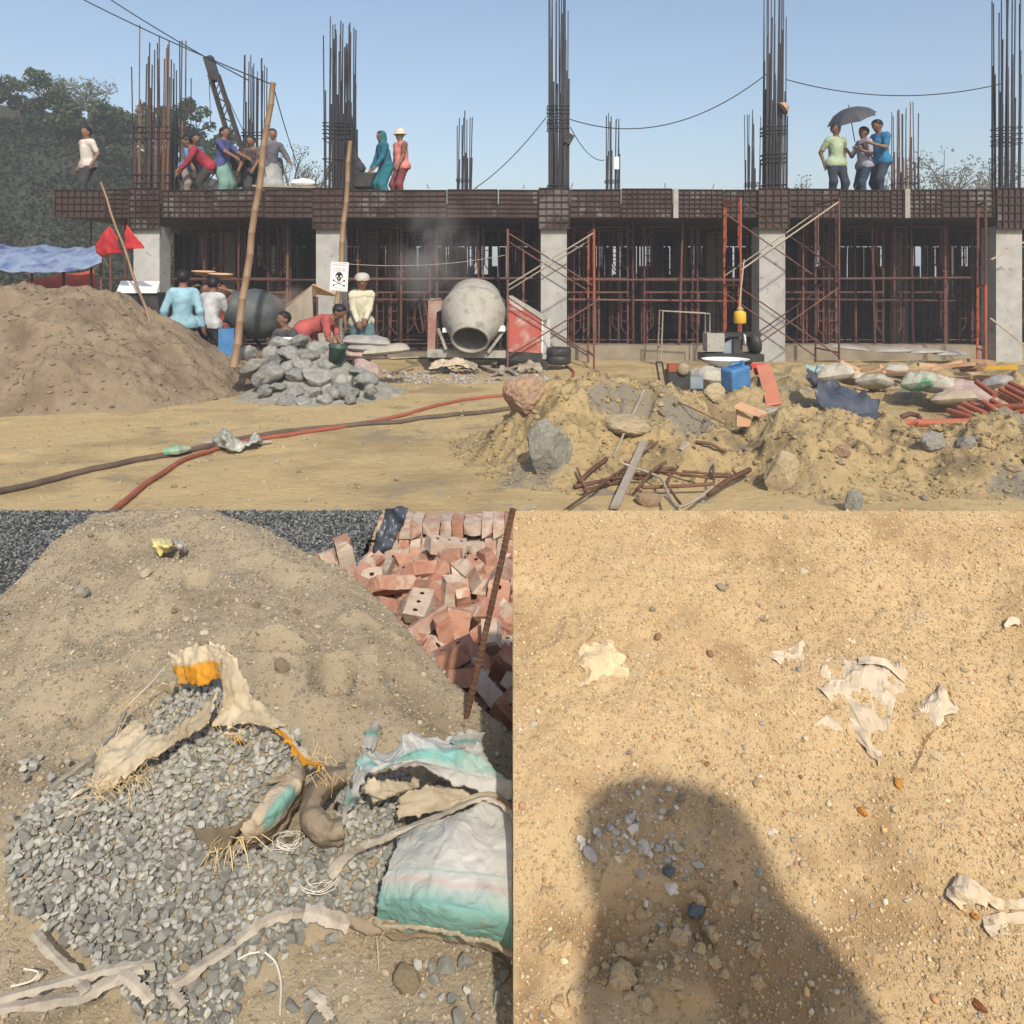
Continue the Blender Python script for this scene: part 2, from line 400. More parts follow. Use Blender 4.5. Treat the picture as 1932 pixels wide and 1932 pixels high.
M_sackp = mat('pink_sack', (.32, .225, .20), (.40, .31, .28), scale=6, rnd=.1, bump=.02, bscale=14)
M_sackg = mat('grey_cement_sack', (.24, .225, .215), (.33, .31, .29), scale=6, rnd=.1)
M_sackgreen = mat('green_striped_sack', (.34, .36, .28), (.42, .41, .33), scale=6, bump=.02, bscale=14, spots=[((.16, .33, .22), 3.0, .55)])
M_netteal = mat('teal_net', (.25, .42, .40), (.45, .56, .52), scale=9, trans=.2)
M_plasticsheet = mat('clear_plastic_sheet', (.44, .45, .40), (.60, .60, .54), scale=8, rough=.25, spec=.5, trans=.3)
M_rags = mat('dusty_rag', (.30, .24, .17), (.45, .38, .28), scale=7, rnd=.25)
M_green = mat('dark_green_plastic', (.03, .065, .05), (.05, .09, .07), scale=5, rough=.45)
M_skin = mat('skin', (.17, .088, .055), (.21, .115, .075), scale=12, rough=.55)
M_hair = mat('hair', (.008, .007, .007), (.015, .013, .012), scale=40, rough=.5)
M_bark = mat('bark', (.07, .05, .035), (.13, .10, .075), scale=9, bump=.01, bscale=20)
M_umb = mat('umbrella_cloth', (.045, .048, .06), (.06, .065, .08), scale=3, rough=.6)
def leafmat(name, a, b):
    return mat(name, a, b, scale=.8, rough=.6, trans=.25, vc=True)
M_leaf = leafmat('leaf_green', (.040, .070, .030), (.065, .10, .042))
M_leaf2 = leafmat('leaf_dusty', (.12, .14, .085), (.17, .18, .11))
M_under = leafmat('undergrowth_leaf', (.018, .028, .016), (.032, .045, .022))
M_hill = mat('hill_earth', (.025, .028, .017), (.045, .05, .026), scale=.5, bump=.1, bscale=2)
# near ground
M_sandL = mat('coarse_grey_sand', (.25, .205, .138), (.345, .285, .195), (.295, .245, .165), scale=2.3, bump=.006, bscale=130, detail=10, spots=[((.215, .172, .115), 3.0, .61)])
M_sandR = mat('golden_sand', (.385, .265, .135), (.50, .365, .205), (.445, .315, .17), scale=2.4, bump=.004, bscale=170, detail=10, spots=[((.31, .205, .105), 1.8, .57), ((.48, .38, .25), 5, .64)])
M_grain = mat('sand_grains', (.9, .9, .9), (1, 1, 1), scale=30, vc=True, rough=.8)
M_gravel = mat('crushed_stone', (.245, .242, .215), (.345, .338, .30), scale=14, rnd=.22, rough=.85, bump=.002, bscale=120)
M_gravelv = mat('crushed_stone_heap', (.245, .242, .215), (.345, .338, .30), scale=14, rough=.85, vc=True)
M_darkgravel = mat('dark_chippings', (.9, .9, .9), (1, 1, 1), scale=9, rough=.8, vc=True)
M_brick = mat('fired_brick', (.32, .14, .09), (.40, .225, .155), (.35, .17, .11), scale=7, rnd=.16, bump=.003, bscale=60, rough=.9, spots=[((.45, .37, .29), 5.0, .55), ((.25, .11, .075), 8, .66)])
M_brick2 = mat('dusty_brick', (.37, .25, .19), (.47, .39, .315), (.34, .195, .14), scale=5, rnd=.16, bump=.003, bscale=60, rough=.9, spots=[((.36, .17, .125), 7.0, .60)])
M_hole = mat('brick_hole', (.06, .03, .022), (.09, .045, .03), scale=20)
M_paper = mat('torn_paper', (.47, .385, .28), (.56, .475, .36), scale=14, rough=.8, bump=.002, bscale=60, rnd=.08, spots=[((.48, .36, .22), 18, .63)])
M_strip = mat('paper_strip', (.29, .255, .205), (.39, .345, .28), (.26, .22, .175), scale=16, rough=.8, rnd=.12, spots=[((.33, .20, .155), 9, .64)])
M_straw = mat('frayed_fibre', (.52, .37, .18), (.62, .47, .26), scale=9, rough=.7)
M_thread = mat('thread', (.52, .47, .39), (.6, .56, .48), scale=9)
M_bagbrown = mat('brown_paper_bag', (.36, .265, .175), (.46, .35, .24), scale=8, rough=.8)
def bagmat(name, kind):
    """woven bag cloth, printed by its own weave coordinates"""
    m = bpy.data.materials.new(name); m.use_nodes = True; n = m.node_tree; b = n.nodes['Principled BSDF']; L = n.links.new
    N = n.nodes.new
    tc = N('ShaderNodeTexCoord'); sp = N('ShaderNodeSeparateXYZ'); L(tc.outputs['UV'], sp.inputs[0])
    def math_(op, a, c=None, cl=False):
        q = N('ShaderNodeMath'); q.operation = op; q.use_clamp = cl
        for i, s in enumerate((a, c)):
            if s is None: continue
            if hasattr(s, 'links'): L(s, q.inputs[i])
            else: q.inputs[i].default_value = s
        return q.outputs[0]
    def mix(f, a, c):
        q = N('ShaderNodeMix'); q.data_type = 'RGBA'
        if hasattr(f, 'links'): L(f, q.inputs['Factor'])
        else: q.inputs['Factor'].default_value = f
        for i, s in ((6, a), (7, c)):
            if hasattr(s, 'links'): L(s, q.inputs[i])
            else: q.inputs[i].default_value = (*s, 1)
        return q.outputs[2]
    def noise(s, d=5):
        q = N('ShaderNodeTexNoise'); q.inputs['Scale'].default_value = s; q.inputs['Detail'].default_value = d; L(tc.outputs['Object'], q.inputs['Vector']); return q.outputs['Fac']
    def band(v, a, c, soft=.02):
        up = math_('MULTIPLY', math_('SUBTRACT', v, a), 1 / soft, True); dn = math_('MULTIPLY', math_('SUBTRACT', c, v), 1 / soft, True)
        return math_('MULTIPLY', up, dn)
    U, V = sp.outputs[0], sp.outputs[1]; nz = noise(7); Vn = math_('ADD', V, math_('MULTIPLY', math_('SUBTRACT', noise(9), .5), .10))
    def ring(cx, cy, r, w, ax=1.0):
        du = math_('SUBTRACT', U, cx); dv = math_('MULTIPLY', math_('SUBTRACT', V, cy), ax)
        d = math_('SQRT', math_('ADD', math_('MULTIPLY', du, du), math_('MULTIPLY', dv, dv)))
        return band(d, r - w, r + w, .006), math_('LESS_THAN', d, r), d
    cream, teal, white, orange = (.84, .72, .52), (.26, .54, .49), (.66, .65, .61), (.85, .40, .03)
    if kind == 'cream': col = mix(math_('MULTIPLY', math_('SUBTRACT', nz, .42), 4, True), (.70, .58, .40), cream)
    elif kind == 'brown': col = mix(math_('MULTIPLY', math_('SUBTRACT', nz, .42), 4, True), (.24, .185, .125), (.36, .285, .195))
    elif kind == 'orange': col = mix(band(Vn, .42, 1.2, .12), cream, orange)
    elif kind == 'creamteal':
        col = mix(math_('MULTIPLY', math_('SUBTRACT', nz, .42), 4, True), (.52, .41, .28), (.66, .54, .39)); col = mix(math_('MULTIPLY', band(Vn, .15, .50, .1), band(math_('ADD', U, math_('MULTIPLY', nz, .2)), .45, .95, .08)), col, (.24, .46, .40))
    elif kind == 'teal':
        col = mix(band(Vn, .30, .72, .16), white, teal); col = mix(math_('MULTIPLY', math_('SUBTRACT', noise(5), .50), 6, True), col, (.64, .65, .61))
    else:                                             # white bag with a teal foot, a stamp ring and two thin bands
        col = mix(math_('MULTIPLY', math_('SUBTRACT', nz, .45), 4, True), (.54, .53, .48), white)
        col = mix(band(Vn, .56, 1.5, .16), col, (.24, .46, .41)); col = mix(math_('MULTIPLY', band(V, .495, .52, .01), .6), col, (.25, .48, .45)); col = mix(math_('MULTIPLY', band(V, .56, .60, .01), .55), col, (.60, .42, .38))
        for r, w in ((.105, .010), (.075, .006)):
            k, _, d = ring(.30, .17, r, w, 1.15); col = mix(math_('MULTIPLY', k, .55), col, (.22, .34, .33))
        cr = math_('MULTIPLY', band(U, .25, .35, .006), math_('GREATER_THAN', math_('SINE', math_('MULTIPLY', V, 260)), .2)); cr = math_('MULTIPLY', cr, band(V, .13, .21, .006))
        col = mix(math_('MULTIPLY', cr, .4), col, (.22, .34, .33))
    col = mix(math_('MULTIPLY', math_('SUBTRACT', noise(16, 8), .60), 4, True), col, (.50, .41, .30))
    wk = math_('MULTIPLY', math_('GREATER_THAN', math_('MULTIPLY', math_('SINE', math_('MULTIPLY', U, 300)), math_('SINE', math_('MULTIPLY', V, 300))), .15), .22)
    mm = N('ShaderNodeMix'); mm.data_type = 'RGBA'; mm.blend_type = 'MULTIPLY'; L(wk, mm.inputs['Factor']); L(col, mm.inputs[6]); mm.inputs[7].default_value = (.35, .38, .36, 1); col = mm.outputs[2]
    L(col, b.inputs['Base Color']); b.inputs['Roughness'].default_value = .6
    # weave
    wv = math_('MULTIPLY', math_('SINE', math_('MULTIPLY', U, 420)), math_('SINE', math_('MULTIPLY', V, 420)))
    cz = N('ShaderNodeTexNoise'); cz.inputs['Scale'].default_value = 28; cz.inputs['Detail'].default_value = 4; cz.inputs['Distortion'].default_value = 1.2; L(tc.outputs['Object'], cz.inputs['Vector'])
    hsum = math_('ADD', math_('MULTIPLY', wv, .05), cz.outputs['Fac'])
    bp = N('ShaderNodeBump'); bp.inputs['Distance'].default_value = .008; L(hsum, bp.inputs['Height']); L(bp.outputs[0], b.inputs['Normal'])
    tb = N('ShaderNodeBsdfTranslucent'); L(col, tb.inputs['Color']); ms = N('ShaderNodeMixShader'); ms.inputs[0].default_value = .22
    L(b.outputs[0], ms.inputs[1]); L(tb.outputs[0], ms.inputs[2]); L(ms.outputs[0], n.nodes['Material Output'].inputs[0])
    return m
M_bag = {k: bagmat('bag_' + k, k) for k in ('cream', 'orange', 'creamteal', 'teal', 'white', 'brown')}
# ------------------------------------------------------------------ ground and hill
def gz(x, y):
    z = .022 * fbm(x * .55, y * .55, 0, 4, 3) + .006 * fbm(x * 4, y * 4, 0, 3, 8)
    z = z - .025 * np.exp(-((y - 7.6 - .12 * x) / .22) ** 2) * sstep(2, -1, x)                 # wheel track
    z = z - .14 * sstep(5.15, 4.7, y)
    return z * sstep(60, 30, y)
def geo(a, b, n): return a * (b / a) ** (np.linspace(0, 1, n))
xs = np.r_[-geo(260, 12.5, 22), np.linspace(-12, 12, 330), geo(12.5, 260, 22)]
ys = np.r_[np.linspace(-30, 4.4, 24), np.linspace(4.55, 16, 300), geo(16.1, 420, 40)]
v, f = grid_mesh(xs, ys, gz)
tag(mk('ground', v, f, M_ground, smooth=True), kind='structure')
hx = [-260, -60, -40, -25, -22, -19.5, -16, -12, -8, 0, 12, 30, 60, 260]; hz = [13, 13, 12.4, 10.2, 9.4, 8.0, 5.4, 3.2, 2.3, 1.9, 1.8, 1.9, 2.2, 4]
def hillz(x, y):
    return np.interp(x, hx, hz) * sstep(27.5, 38, y) * (1 + .12 * fbm(x * .3, y * .3, 0, 4, 5)) - .3 + .25 * fbm(x, y, 0, 3, 9)
v, f = grid_mesh(np.r_[-geo(258, 46, 14), np.linspace(-45, 40, 150), geo(41, 258, 12)], np.r_[np.linspace(27.2, 42, 40), geo(43, 250, 12)], hillz)
tag(mk('hill', v, f, M_hill, smooth=True), kind='structure')

# ------------------------------------------------------------------ concrete frame building under construction
Y0, ZB, ZT, DECK = 15.5, 2.90, 3.47, 3.20
XL, XR = -9.14, 19.6
bld = thing('building_frame', 'unfinished concrete building frame with rusty formwork round its deck edge', 'building', (0, Y0, 0))
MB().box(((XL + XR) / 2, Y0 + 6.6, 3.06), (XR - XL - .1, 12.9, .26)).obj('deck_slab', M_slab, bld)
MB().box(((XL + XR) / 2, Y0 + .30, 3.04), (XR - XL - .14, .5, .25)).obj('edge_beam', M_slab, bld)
MB().box((7.0, Y0 + .55, .14), (12.8, .4, .34)).obj('plinth', M_plinth, bld)
MB().box((-4.6, Y0 + .75, .05), (9.0, .4, .2)).obj('plinth', M_plinth, bld)
COLX = [-7.33, -3.67, .84, 5.22, 9.97]
for i, x in enumerate(COLX):
    m = MB().box((x, Y0 + .27, 1.36), (.52, .5, 2.74)); m.obj('column', M_conc, bld)
    for yy in (Y0 + 4.6, Y0 + 8.8, Y0 + 12.4):
        if i > 0 or yy < Y0 + 6: MB().box((x, yy, 1.45), (.42, .42, 2.9)).obj('column', M_plinth, bld)  # inner columns take the darker concrete, interior shade put into their colour
def ribpanel(w, h, nx, nz):                        # steel shutter sheet with proud ribs, faces -y, origin at lower left
    m = MB().box((w / 2, .012, h / 2), (w - .012, .006, h - .008)); r = MB()
    for i in range(nx + 1): r.box((w * (.01 + .98 * i / nx), -.008, h / 2), (.016, .034, h - .01))
    for k in range(nz + 1): r.box((w / 2, -.006, h * (.012 + .976 * k / nz)), (w - .03, .028, .016))
    return m, r
pc, rc = {}, {}; rpv = random.Random(4)
def place_panel(x, z, w, h, nx, nz, y):
    key = (round(w, 2), round(h, 2), rpv.randint(0, 3)); nx = max(2, int(nx * (1, 1, .8, 1.15)[key[2]])); nz = nz + (0, -1, 0, 1)[key[2]]
    if key not in pc:
        m, r = ribpanel(w, h, nx, nz)
        for d, mm, nm, mt in ((pc, m, 'formwork_panel', M_form), (rc, r, 'panel_rib', M_rib)):
            me = bpy.data.meshes.new(nm); me.from_pydata(np.vstack(mm.v).tolist(), [], mm.f); me.materials.append(mt); d[key] = me
    o = inst('formwork_panel', pc[key], bld, (x, y - Y0, z)); o.rotation_euler = (rpv.gauss(0, .008), rpv.gauss(0, .004), 0)
    inst('panel_rib', rc[key], o)
x = XL
while x < XR - .2:
    w = 1.02; near = [c for c in COLX if x < c + .3 and x + w > c - .3]
    if near:
        c = near[0]
        if x < c - .32: w2 = c - .31 - x; place_panel(x, ZB, w2, ZT - ZB + random.uniform(-.015, .01), max(2, int(w2 / .125)), 5, Y0 - .02)
        place_panel(c - .31, 2.66, .62, .83, 5, 6, Y0 - .07); x = c + .32
    else:
        nxt = min([c - .31 for c in COLX if c - .31 > x + .05] + [XR]); w = min(w, nxt - x)
        if w > .12: place_panel(x, ZB, w, ZT - ZB + random.uniform(-.02, .012), max(2, int(w / .125)), 5, Y0 - .02 + random.uniform(-.012, .012))
        x += w + .006
tag(mk('dark_floor_sheet', [[XL, Y0 + .5, .03], [XR, Y0 + .5, .03], [XR, Y0 + 13.5, .03], [XL, Y0 + 13.5, .03]], [(0, 1, 2, 3)], M_slab), kind='structure')  # dark sheet over the bright sand, interior shade put into its colour
# grey plaster joints and pale boards between the shutters
for px in (1275, 1712): MB().box(P(px, 384, Y0 - .06), (.10, .03, .58)).obj('joint_board', M_sackg, bld)
# side formwork of the far end and deck edge boards
for px in np.linspace(720, 1880, 14): MB().tube([P(px, 356, Y0 + .05), P(px + random.uniform(-6, 9), 349 - random.uniform(0, 5), Y0 + .05)], .008, 5).obj('tie_bar', M_rebar_rust, bld)

# ------------------------------------------------------------------ props and scaffold frames under the deck
prop_me = []
for k in range(4):
    m = MB(); h = 2.88 - .0 * k; s = .55 + .08 * k
    m.tube([(0, 0, 0), (0, 0, h * s)], .030, 7); m.tube([(0, 0, h * s), (0, 0, h)], .023, 6); m.box((0, 0, .006), (.13, .13, .012)); m.box((0, 0, h - .006), (.14, .14, .012))
    m.tube([(-.07, 0, h * s), (.07, 0, h * s)], .012, 5)
    me = bpy.data.meshes.new('steel_prop'); me.from_pydata(np.vstack(m.v).tolist(), [], m.f); me.materials.append(M_rust); prop_me.append(me)
rp = random.Random(11)
for r, yy in enumerate(np.linspace(Y0 + .75, Y0 + 12.2, 9)):
    n = 34
    for i in range(n):
        x = XL + .3 + (XR - XL - .8) * (i + .5 * (r % 2) + rp.uniform(-.18, .18)) / n
        if any(abs(x - c) < .4 for c in COLX) and r == 0: continue
        o = inst('steel_prop', rp.choice(prop_me), None, (x, yy + rp.uniform(-.2, .2), .02), (rp.gauss(0, .012), rp.gauss(0, .012), rp.uniform(0, 3)))
        tag(o, 'rusty steel prop standing in the dark forest of props beneath the deck', 'steel prop', 'steel props under the deck')
def hframe(w, h):
    m = MB(); r = .021
    m.tube([(-w / 2, 0, 0), (-w / 2, 0, h)], r, 6); m.tube([(w / 2, 0, 0), (w / 2, 0, h)], r, 6); m.tube([(-w / 2, 0, h - .02), (w / 2, 0, h - .02)], r, 6)
    ms_ = []
    for s in (-1, 1):
        m2 = MB(); ms_.append(m2)
        m2.tube([(s * (w / 2 - .14), 0, h - .03), (s * (w / 2 - .14), 0, .45 * h), (s * (w / 2 - .05), 0, .36 * h), (s * w / 2, 0, .34 * h)], .014, 5)
        for k in (.55, .7, .85): m2.tube([(s * w / 2, 0, h * k), (s * (w / 2 - .14), 0, h * k)], .011, 5)
    m3 = MB().tube([(-w / 2, 0, .2 * h), (w / 2, 0, .2 * h)], .016, 5)
    return m, ms_, m3
def meshof(m, name, mt):
    me = bpy.data.meshes.new(name); me.from_pydata(np.vstack(m.v).tolist(), [], m.f); me.materials.append(mt); return me
fa, fb_, fc = hframe(1.15, 1.42)
fm = [[meshof(fa, 'post_frame', mt), [meshof(q, 'ladder_loop', mt) for q in fb_], meshof(fc, 'cross_rail', mt)] for mt in (M_rust, M_orange)]
def loops(ms, o):
    for q in ms: inst('ladder_loop', q, o)
def scaffold(loc, rz, levels, label, group, hscale=1.0, cols=(0, 0), cat='scaffold'):
    t = thing('scaffold_stand', label, cat, loc, group, rz)
    for k in range(levels):
        o = inst('post_frame', fm[cols[k % 2]][0], t, (0, 0, k * 1.42 * hscale), (0, 0, 0), (1, 1, hscale))
        loops(fm[cols[k % 2]][1], o); inst('cross_rail', fm[cols[k % 2]][2], o)
    return t
for r, yy in enumerate((Y0 + 1.15, Y0 + 2.3, Y0 + 3.6, Y0 + 5.4)):
    for i in range(17):
        x = XL + 1.0 + i * 1.42 + .5 * (r % 2) + rp.uniform(-.2, .2)
        if any(abs(x - c) < .75 for c in COLX): x += .9
        scaffold((x, yy, 0), rp.uniform(-.12, .12), 2, 'rusty two-tier scaffold frame standing under the deck among the props', 'scaffold frames under the deck', .99)
def pipe(name, a, b, r, mt, label, cat, group=None, n=7): return MB().tube([a, b], r, n).top(name, mt, label, cat, group)
for i, (x0, x1) in enumerate(((-9.0, -3.9), (-3.5, .6), (1.1, 5.0), (5.4, 9.8), (10.1, 12.3))):
    z = 1.66 + rp.uniform(-.03, .03)
    nm = ('past the tarpaulin', 'behind the bent worker', 'between the two middle columns', 'right of the pump', 'at the far right edge')[i]
    pipe('ledger_pipe', (x0, Y0 + .62, z), (x1, Y0 + .62, z + rp.uniform(-.04, .04)), .026, M_rust, 'rusty horizontal ledger pipe tied across the props ' + nm, 'pipe', 'ledger pipes')
    pipe('ledger_pipe', (x0 + .1, Y0 + 1.0, z - .42), (x1, Y0 + 1.0, z - .46), .022, M_rust, 'lower rusty ledger pipe tied across the props ' + nm, 'pipe', 'ledger pipes')
# dark boards added to block light at the back and left of the building
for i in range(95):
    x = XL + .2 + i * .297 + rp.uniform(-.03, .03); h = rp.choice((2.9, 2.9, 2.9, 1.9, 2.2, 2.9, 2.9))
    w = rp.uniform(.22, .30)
    o = MB().box((x, Y0 + 12.9, h / 2), (w, .03, h)).top('blocking_board', M_slab, 'dark board added to block light at the open back of the building', 'board', 'light-blocking boards at the back')
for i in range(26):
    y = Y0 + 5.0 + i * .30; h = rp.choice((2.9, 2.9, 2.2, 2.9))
    MB().box((XL + .25, y, h / 2), (.03, rp.uniform(.22, .29), h)).top('blocking_board', M_slab, 'dark board added to block light at the left side of the building', 'board', 'light-blocking boards at the left side')
# ------------------------------------------------------------------ scaffold towers in front of the columns
def tower(xa, xb, y0, y1, top, cols, label, halfsplit=None):
    t = thing('scaffold_tower', label, 'scaffold', ((xa + xb) / 2, (y0 + y1) / 2, 0))
    hs = top / 2 / 1.42
    for x in (xa, xb):
        if x is None: continue
        for k in range(2):
            o = inst('post_frame', fm[cols[k] if x == xa else cols[k + 2]][0], t, (x - (xa + xb) / 2, 0, k * 1.42 * hs), (0, 0, math.pi / 2), ((y1 - y0) / 1.15, 1, hs))
            loops(o.data is fm[1][0] and fm[1][1] or fm[0][1], o); inst('cross_rail', fm[0][2], o)
    h = top / 2
    for k in range(2):
        for y in (y0, y1):
            z0, z1 = k * h + .2, k * h + h - .12
            e = .05 if y == y0 else -.05
            MB().tube([(xa, y, z0 + e), (xb, y, z1 + e)], .014, 5).obj('cross_brace', M_rust if k == 0 else M_plank, t)
            MB().tube([(xa, y + .03, z1 + e), (xb, y + .03, z0 + e)], .014, 5).obj('cross_brace', M_rust, t)
    return t
tower(-.08, 1.50, 14.15, 15.25, 2.58, (0, 0, 0, 1), 'rusty scaffold tower with crossed braces straddling the concrete column beside the red mixer')
tower(4.18, 5.98, 14.15, 15.25, 3.15, (1, 1, 0, 0), 'scaffold tower with an orange frame straddling the column behind the blue-grey pump')
t3 = thing('scaffold_stand', 'orange two-tier scaffold frame standing by the column at the right edge', 'scaffold', (8.95, 14.75, 0), None, math.pi / 2 - .35)
for k in range(2):
    o = inst('post_frame', fm[k == 0][0], t3, (0, 0, k * 1.56), (0, 0, 0), (.62, 1, 1.1)); loops(fm[k == 0][1], o); inst('cross_rail', fm[1][2], o)
for a, b, w in (((1870, 490), (1945, 450), 'upper'), ((1868, 600), (1945, 660), 'lower')):
    pipe('brace_pipe', P(*a, 14.9), P(*b, 14.9), .016, M_plank, w + ' thin slanting brace beside the column at the right edge', 'pipe')
# small free trestle near the middle bay
t = thing('trestle_frame', 'light grey low trestle frame standing in front of the plinth', 'trestle', G(1290, 690))
for yy in (0, .35):
    m = MB(); p = G(1290, 690); 
    m.tube([p + A([-.44, yy, 0]), p + A([-.40, yy, 1.05]), p + A([.5, yy, 1.0]), p + A([.5, yy, .55])], .016, 6); m.obj('leg_loop', M_plank, t)
MB().tube([p + A([-.42, 0, .7]), p + A([-.42, .35, .7])], .012, 5).obj('cross_rail', M_plank, t)
MB().tube([p + A([-.42, 0, .35]), p + A([-.42, .35, .35])], .012, 5).obj('cross_rail', M_plank, t)

# ------------------------------------------------------------------ starter bars of the columns
def rebars(label, px0, px1, tops, y, n, rows=2, base=DECK - .1, rusty=False, ties=(), rad=.014, lap=.9, mt=None):
    xa, xb = (px0 - CX) / F * y, (px1 - CX) / F * y
    t = thing('rebar_cage', label, 'rebar cage', ((xa + xb) / 2, y, base), 'starter bars above the deck')
    rr = random.Random(int(px0))
    dp = xb - xa
    for k in range(n):
        u = (k % ((n + rows - 1) // rows)) / max(1, (n + rows - 1) // rows - 1); row = k // ((n + rows - 1) // rows)
        x = xa + (xb - xa) * u + rr.uniform(-.02, .02); yy = y + row * dp * .8 + rr.uniform(-.02, .02)
        tp = rr.uniform(*tops); zt = H - (tp - HR) / F * y
        a, b = (x, yy, base), (x + rr.gauss(0, .03) + .02, yy + rr.gauss(0, .02), zt)
        MB().tube([a, b], rad * rr.uniform(.8, 1.1), 5).obj('rebar', M_rebar_rust if rusty and rr.random() < .6 else M_rebar, t)
        zl = base + (zt - base) * rr.uniform(.45, .75)                                    # lapped bar beside it
        MB().tube([(a[0] + .022, a[1], base), (a[0] + .026 + (b[0] - a[0]) * .6, a[1], zl)], rad * 1.15, 5).obj('rebar', M_rebar_rust if rusty and rr.random() < .5 else M_rebar, t)
    for tr in ties:
        z = H - (tr - HR) / F * y; e = .03
        q = [(xa - e, y - e, z), (xb + e, y - e, z), (xb + e, y + dp * .8 + e, z), (xa - e, y + dp * .8 + e, z), (xa - e, y - e, z)]
        MB().tube(q, .012, 4).obj('stirrup', M_rebar, t)
    return t
rebars('thick rusty bundle of starter bars beside the wooded hill', 253, 316, (45, 140), Y0 + .35, 24, 3, rusty=True, ties=(240, 250, 262, 345, 330))
rebars('bundle of starter bars behind the leaning bamboo pole', 458, 494, (102, 150), Y0 + 3.2, 18, ties=(250, 256))
rebars('tall dense bundle of starter bars beside the bucket team on deck', 612, 659, (28, 80), Y0 + .35, 24, 3, ties=(232, 238, 245, 252, 262, 300))
rebars('short bundle of starter bars in the middle of open sky', 863, 885, (208, 235), Y0 + 5.2, 8, ties=(338, 341), rad=.015)
rebars('very tall bundle of starter bars above the column with red mixer', 1036, 1071, (-60, 30), Y0 + .35, 16, ties=(200, 207, 214, 226, 232, 242, 350), rad=.014)
rebars('short bundle of starter bars carrying a small light box', 1145, 1167, (205, 230), Y0 + 5.2, 8, ties=(340, 343), rad=.015)
rebars('short thin bundle of starter bars left of a tall bundle', 1411, 1432, (198, 235), Y0 + 5.2, 7, ties=(345, 350), rad=.014)
rebars('very tall bundle of starter bars with a red helmet hung on it', 1446, 1481, (-70, 40), Y0 + .35, 14, ties=(238, 246, 252, 290, 298, 306, 348), rad=.013)
rebars('short splayed bundle of starter bars right of the umbrella', 1695, 1731, (192, 215), Y0 + 4.2, 13, rusty=True, ties=(345,), rad=.014)
rebars('very tall bundle of starter bars cut by the right edge', 1890, 1925, (-60, 20), Y0 + .35, 13, ties=(240, 252, 262, 270), rad=.013)
MB().box(P(1163, 308, Y0 + 5.1), (.13, .1, .33)).top('switch_box', M_white, 'small pale switch box tied to thin starter bars', 'box')
m = MB().lathe([(0.002, .13), (.08, .11), (.13, .03), (.16, 0), (.15, -.01), (.11, 0)], 14, rotm(0, .9, 0), P(1476, 205, Y0 + .3))
m.top('red_helmet', M_clayrock, 'dull red helmet hung on the tall starter bars', 'helmet')
MB().box(P(1074, 262, Y0 + .3), (.14, .1, .2), rotm(0, .5, 0)).top('junction_box', M_dark, 'dark box tied to the side of the tall starter bars', 'box')
# ------------------------------------------------------------------ overhead cables
def sag(a, b, d, n=24):
    a, b = A(a), A(b); t = np.linspace(0, 1, n)[:, None]; p = a * (1 - t) + b * t; p[:, 2] -= (4 * d * t * (1 - t))[:, 0]; return list(p)
def cable(a, b, d, label, r=.010, mt=None): MB().tube(sag(a, b, d), r, 4).top('cable', mt or M_cable, label, 'cable', 'overhead cables')
BT = P(515, 160, 11.2)                                # top of the leaning bamboo pole
cable(P(120, -20, 12.5), BT, .05, 'lower black cable slung from the leaning bamboo pole', .009)
cable(P(165, -30, 12.5), P(470, 152, 11.3), .05, 'upper black cable slung past the rusty starter bars', .009)
cable(P(1075, 225, Y0), P(1446, 140, Y0), .55, 'thin cable sagging between two very tall starter bundles')
cable(P(1483, 150, Y0), P(1890, 158, Y0), .28, 'thin cable sagging above the umbrella')
cable(P(1030, 222, Y0), P(895, 356, Y0 + 1), .12, 'thin cable running down to the deck from the tall starter bars')
cable(P(1076, 240, Y0), P(1140, 302, Y0 + 4.5), .2, 'short thin cable hanging between tall and short starter bars')
cable(BT, P(570, 330, Y0 + .6), .1, 'stay rope from the bamboo top down to the deck', .008)
cable(P(655, 498, 12.6), P(960, 480, 14.3), .1, 'pale wire from the sign pole to the scaffold tower', .006, M_plank)
def hit(px, row, zf, h=0.0, y0=1.0, y1=18.0):
    y = np.linspace(y0, y1, 2400); x = (px - CX) / F * y; z = H - (row - HR) / F * y
    d = z - (zf(x, y) + h); i = np.argmax(d <= 0)
    if d[i] > 0: i = len(y) - 1
    return np.array([x[i], y[i], z[i]])
# ------------------------------------------------------------------ left sand heap of the yard
def heapz(x, y):
    cx = np.clip(x, -12, -6.6); r = np.sqrt(((x - cx) / 2.9) ** 2 + (np.where(y < 11.6, (y - 11.6) / 2.6, (y - 11.6) / 2.2)) ** 2)
    z = 1.60 * (1 - np.clip(r, 0, 1.05) ** 1.35)
    z = z + (.07 * ridged(x * 1.3, y * 1.3, 3, 21) + .05 * fbm(x * 2.5, y * 2.5, 0, 4, 22) + .025 * ridged(x * 5, y * 3, 2, 24) + .02 * fbm(x * 14, y * 14, 0, 2, 25)) * sstep(1.08, .85, r) - .06
    z = z + .22 * np.exp(-((x + 5.25) / .8) ** 2 - ((y - 9.75) / .45) ** 2) + .17 * np.exp(-((x + 3.3) / .6) ** 2 - ((y - 9.6) / .45) ** 2) + .12 * np.exp(-((x + 6.8) / .9) ** 2 - ((y - 9.2) / .4) ** 2)
    return z
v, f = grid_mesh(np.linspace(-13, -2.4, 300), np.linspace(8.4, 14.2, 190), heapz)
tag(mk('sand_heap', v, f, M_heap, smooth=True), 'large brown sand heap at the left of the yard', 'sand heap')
rr = np.random.default_rng(5)
n = 900; qx, qy = rr.uniform(-8, -2.8, n), rr.uniform(8.9, 11.5, n); zz = heapz(qx, qy); ok = zz > gz(qx, qy) + .02
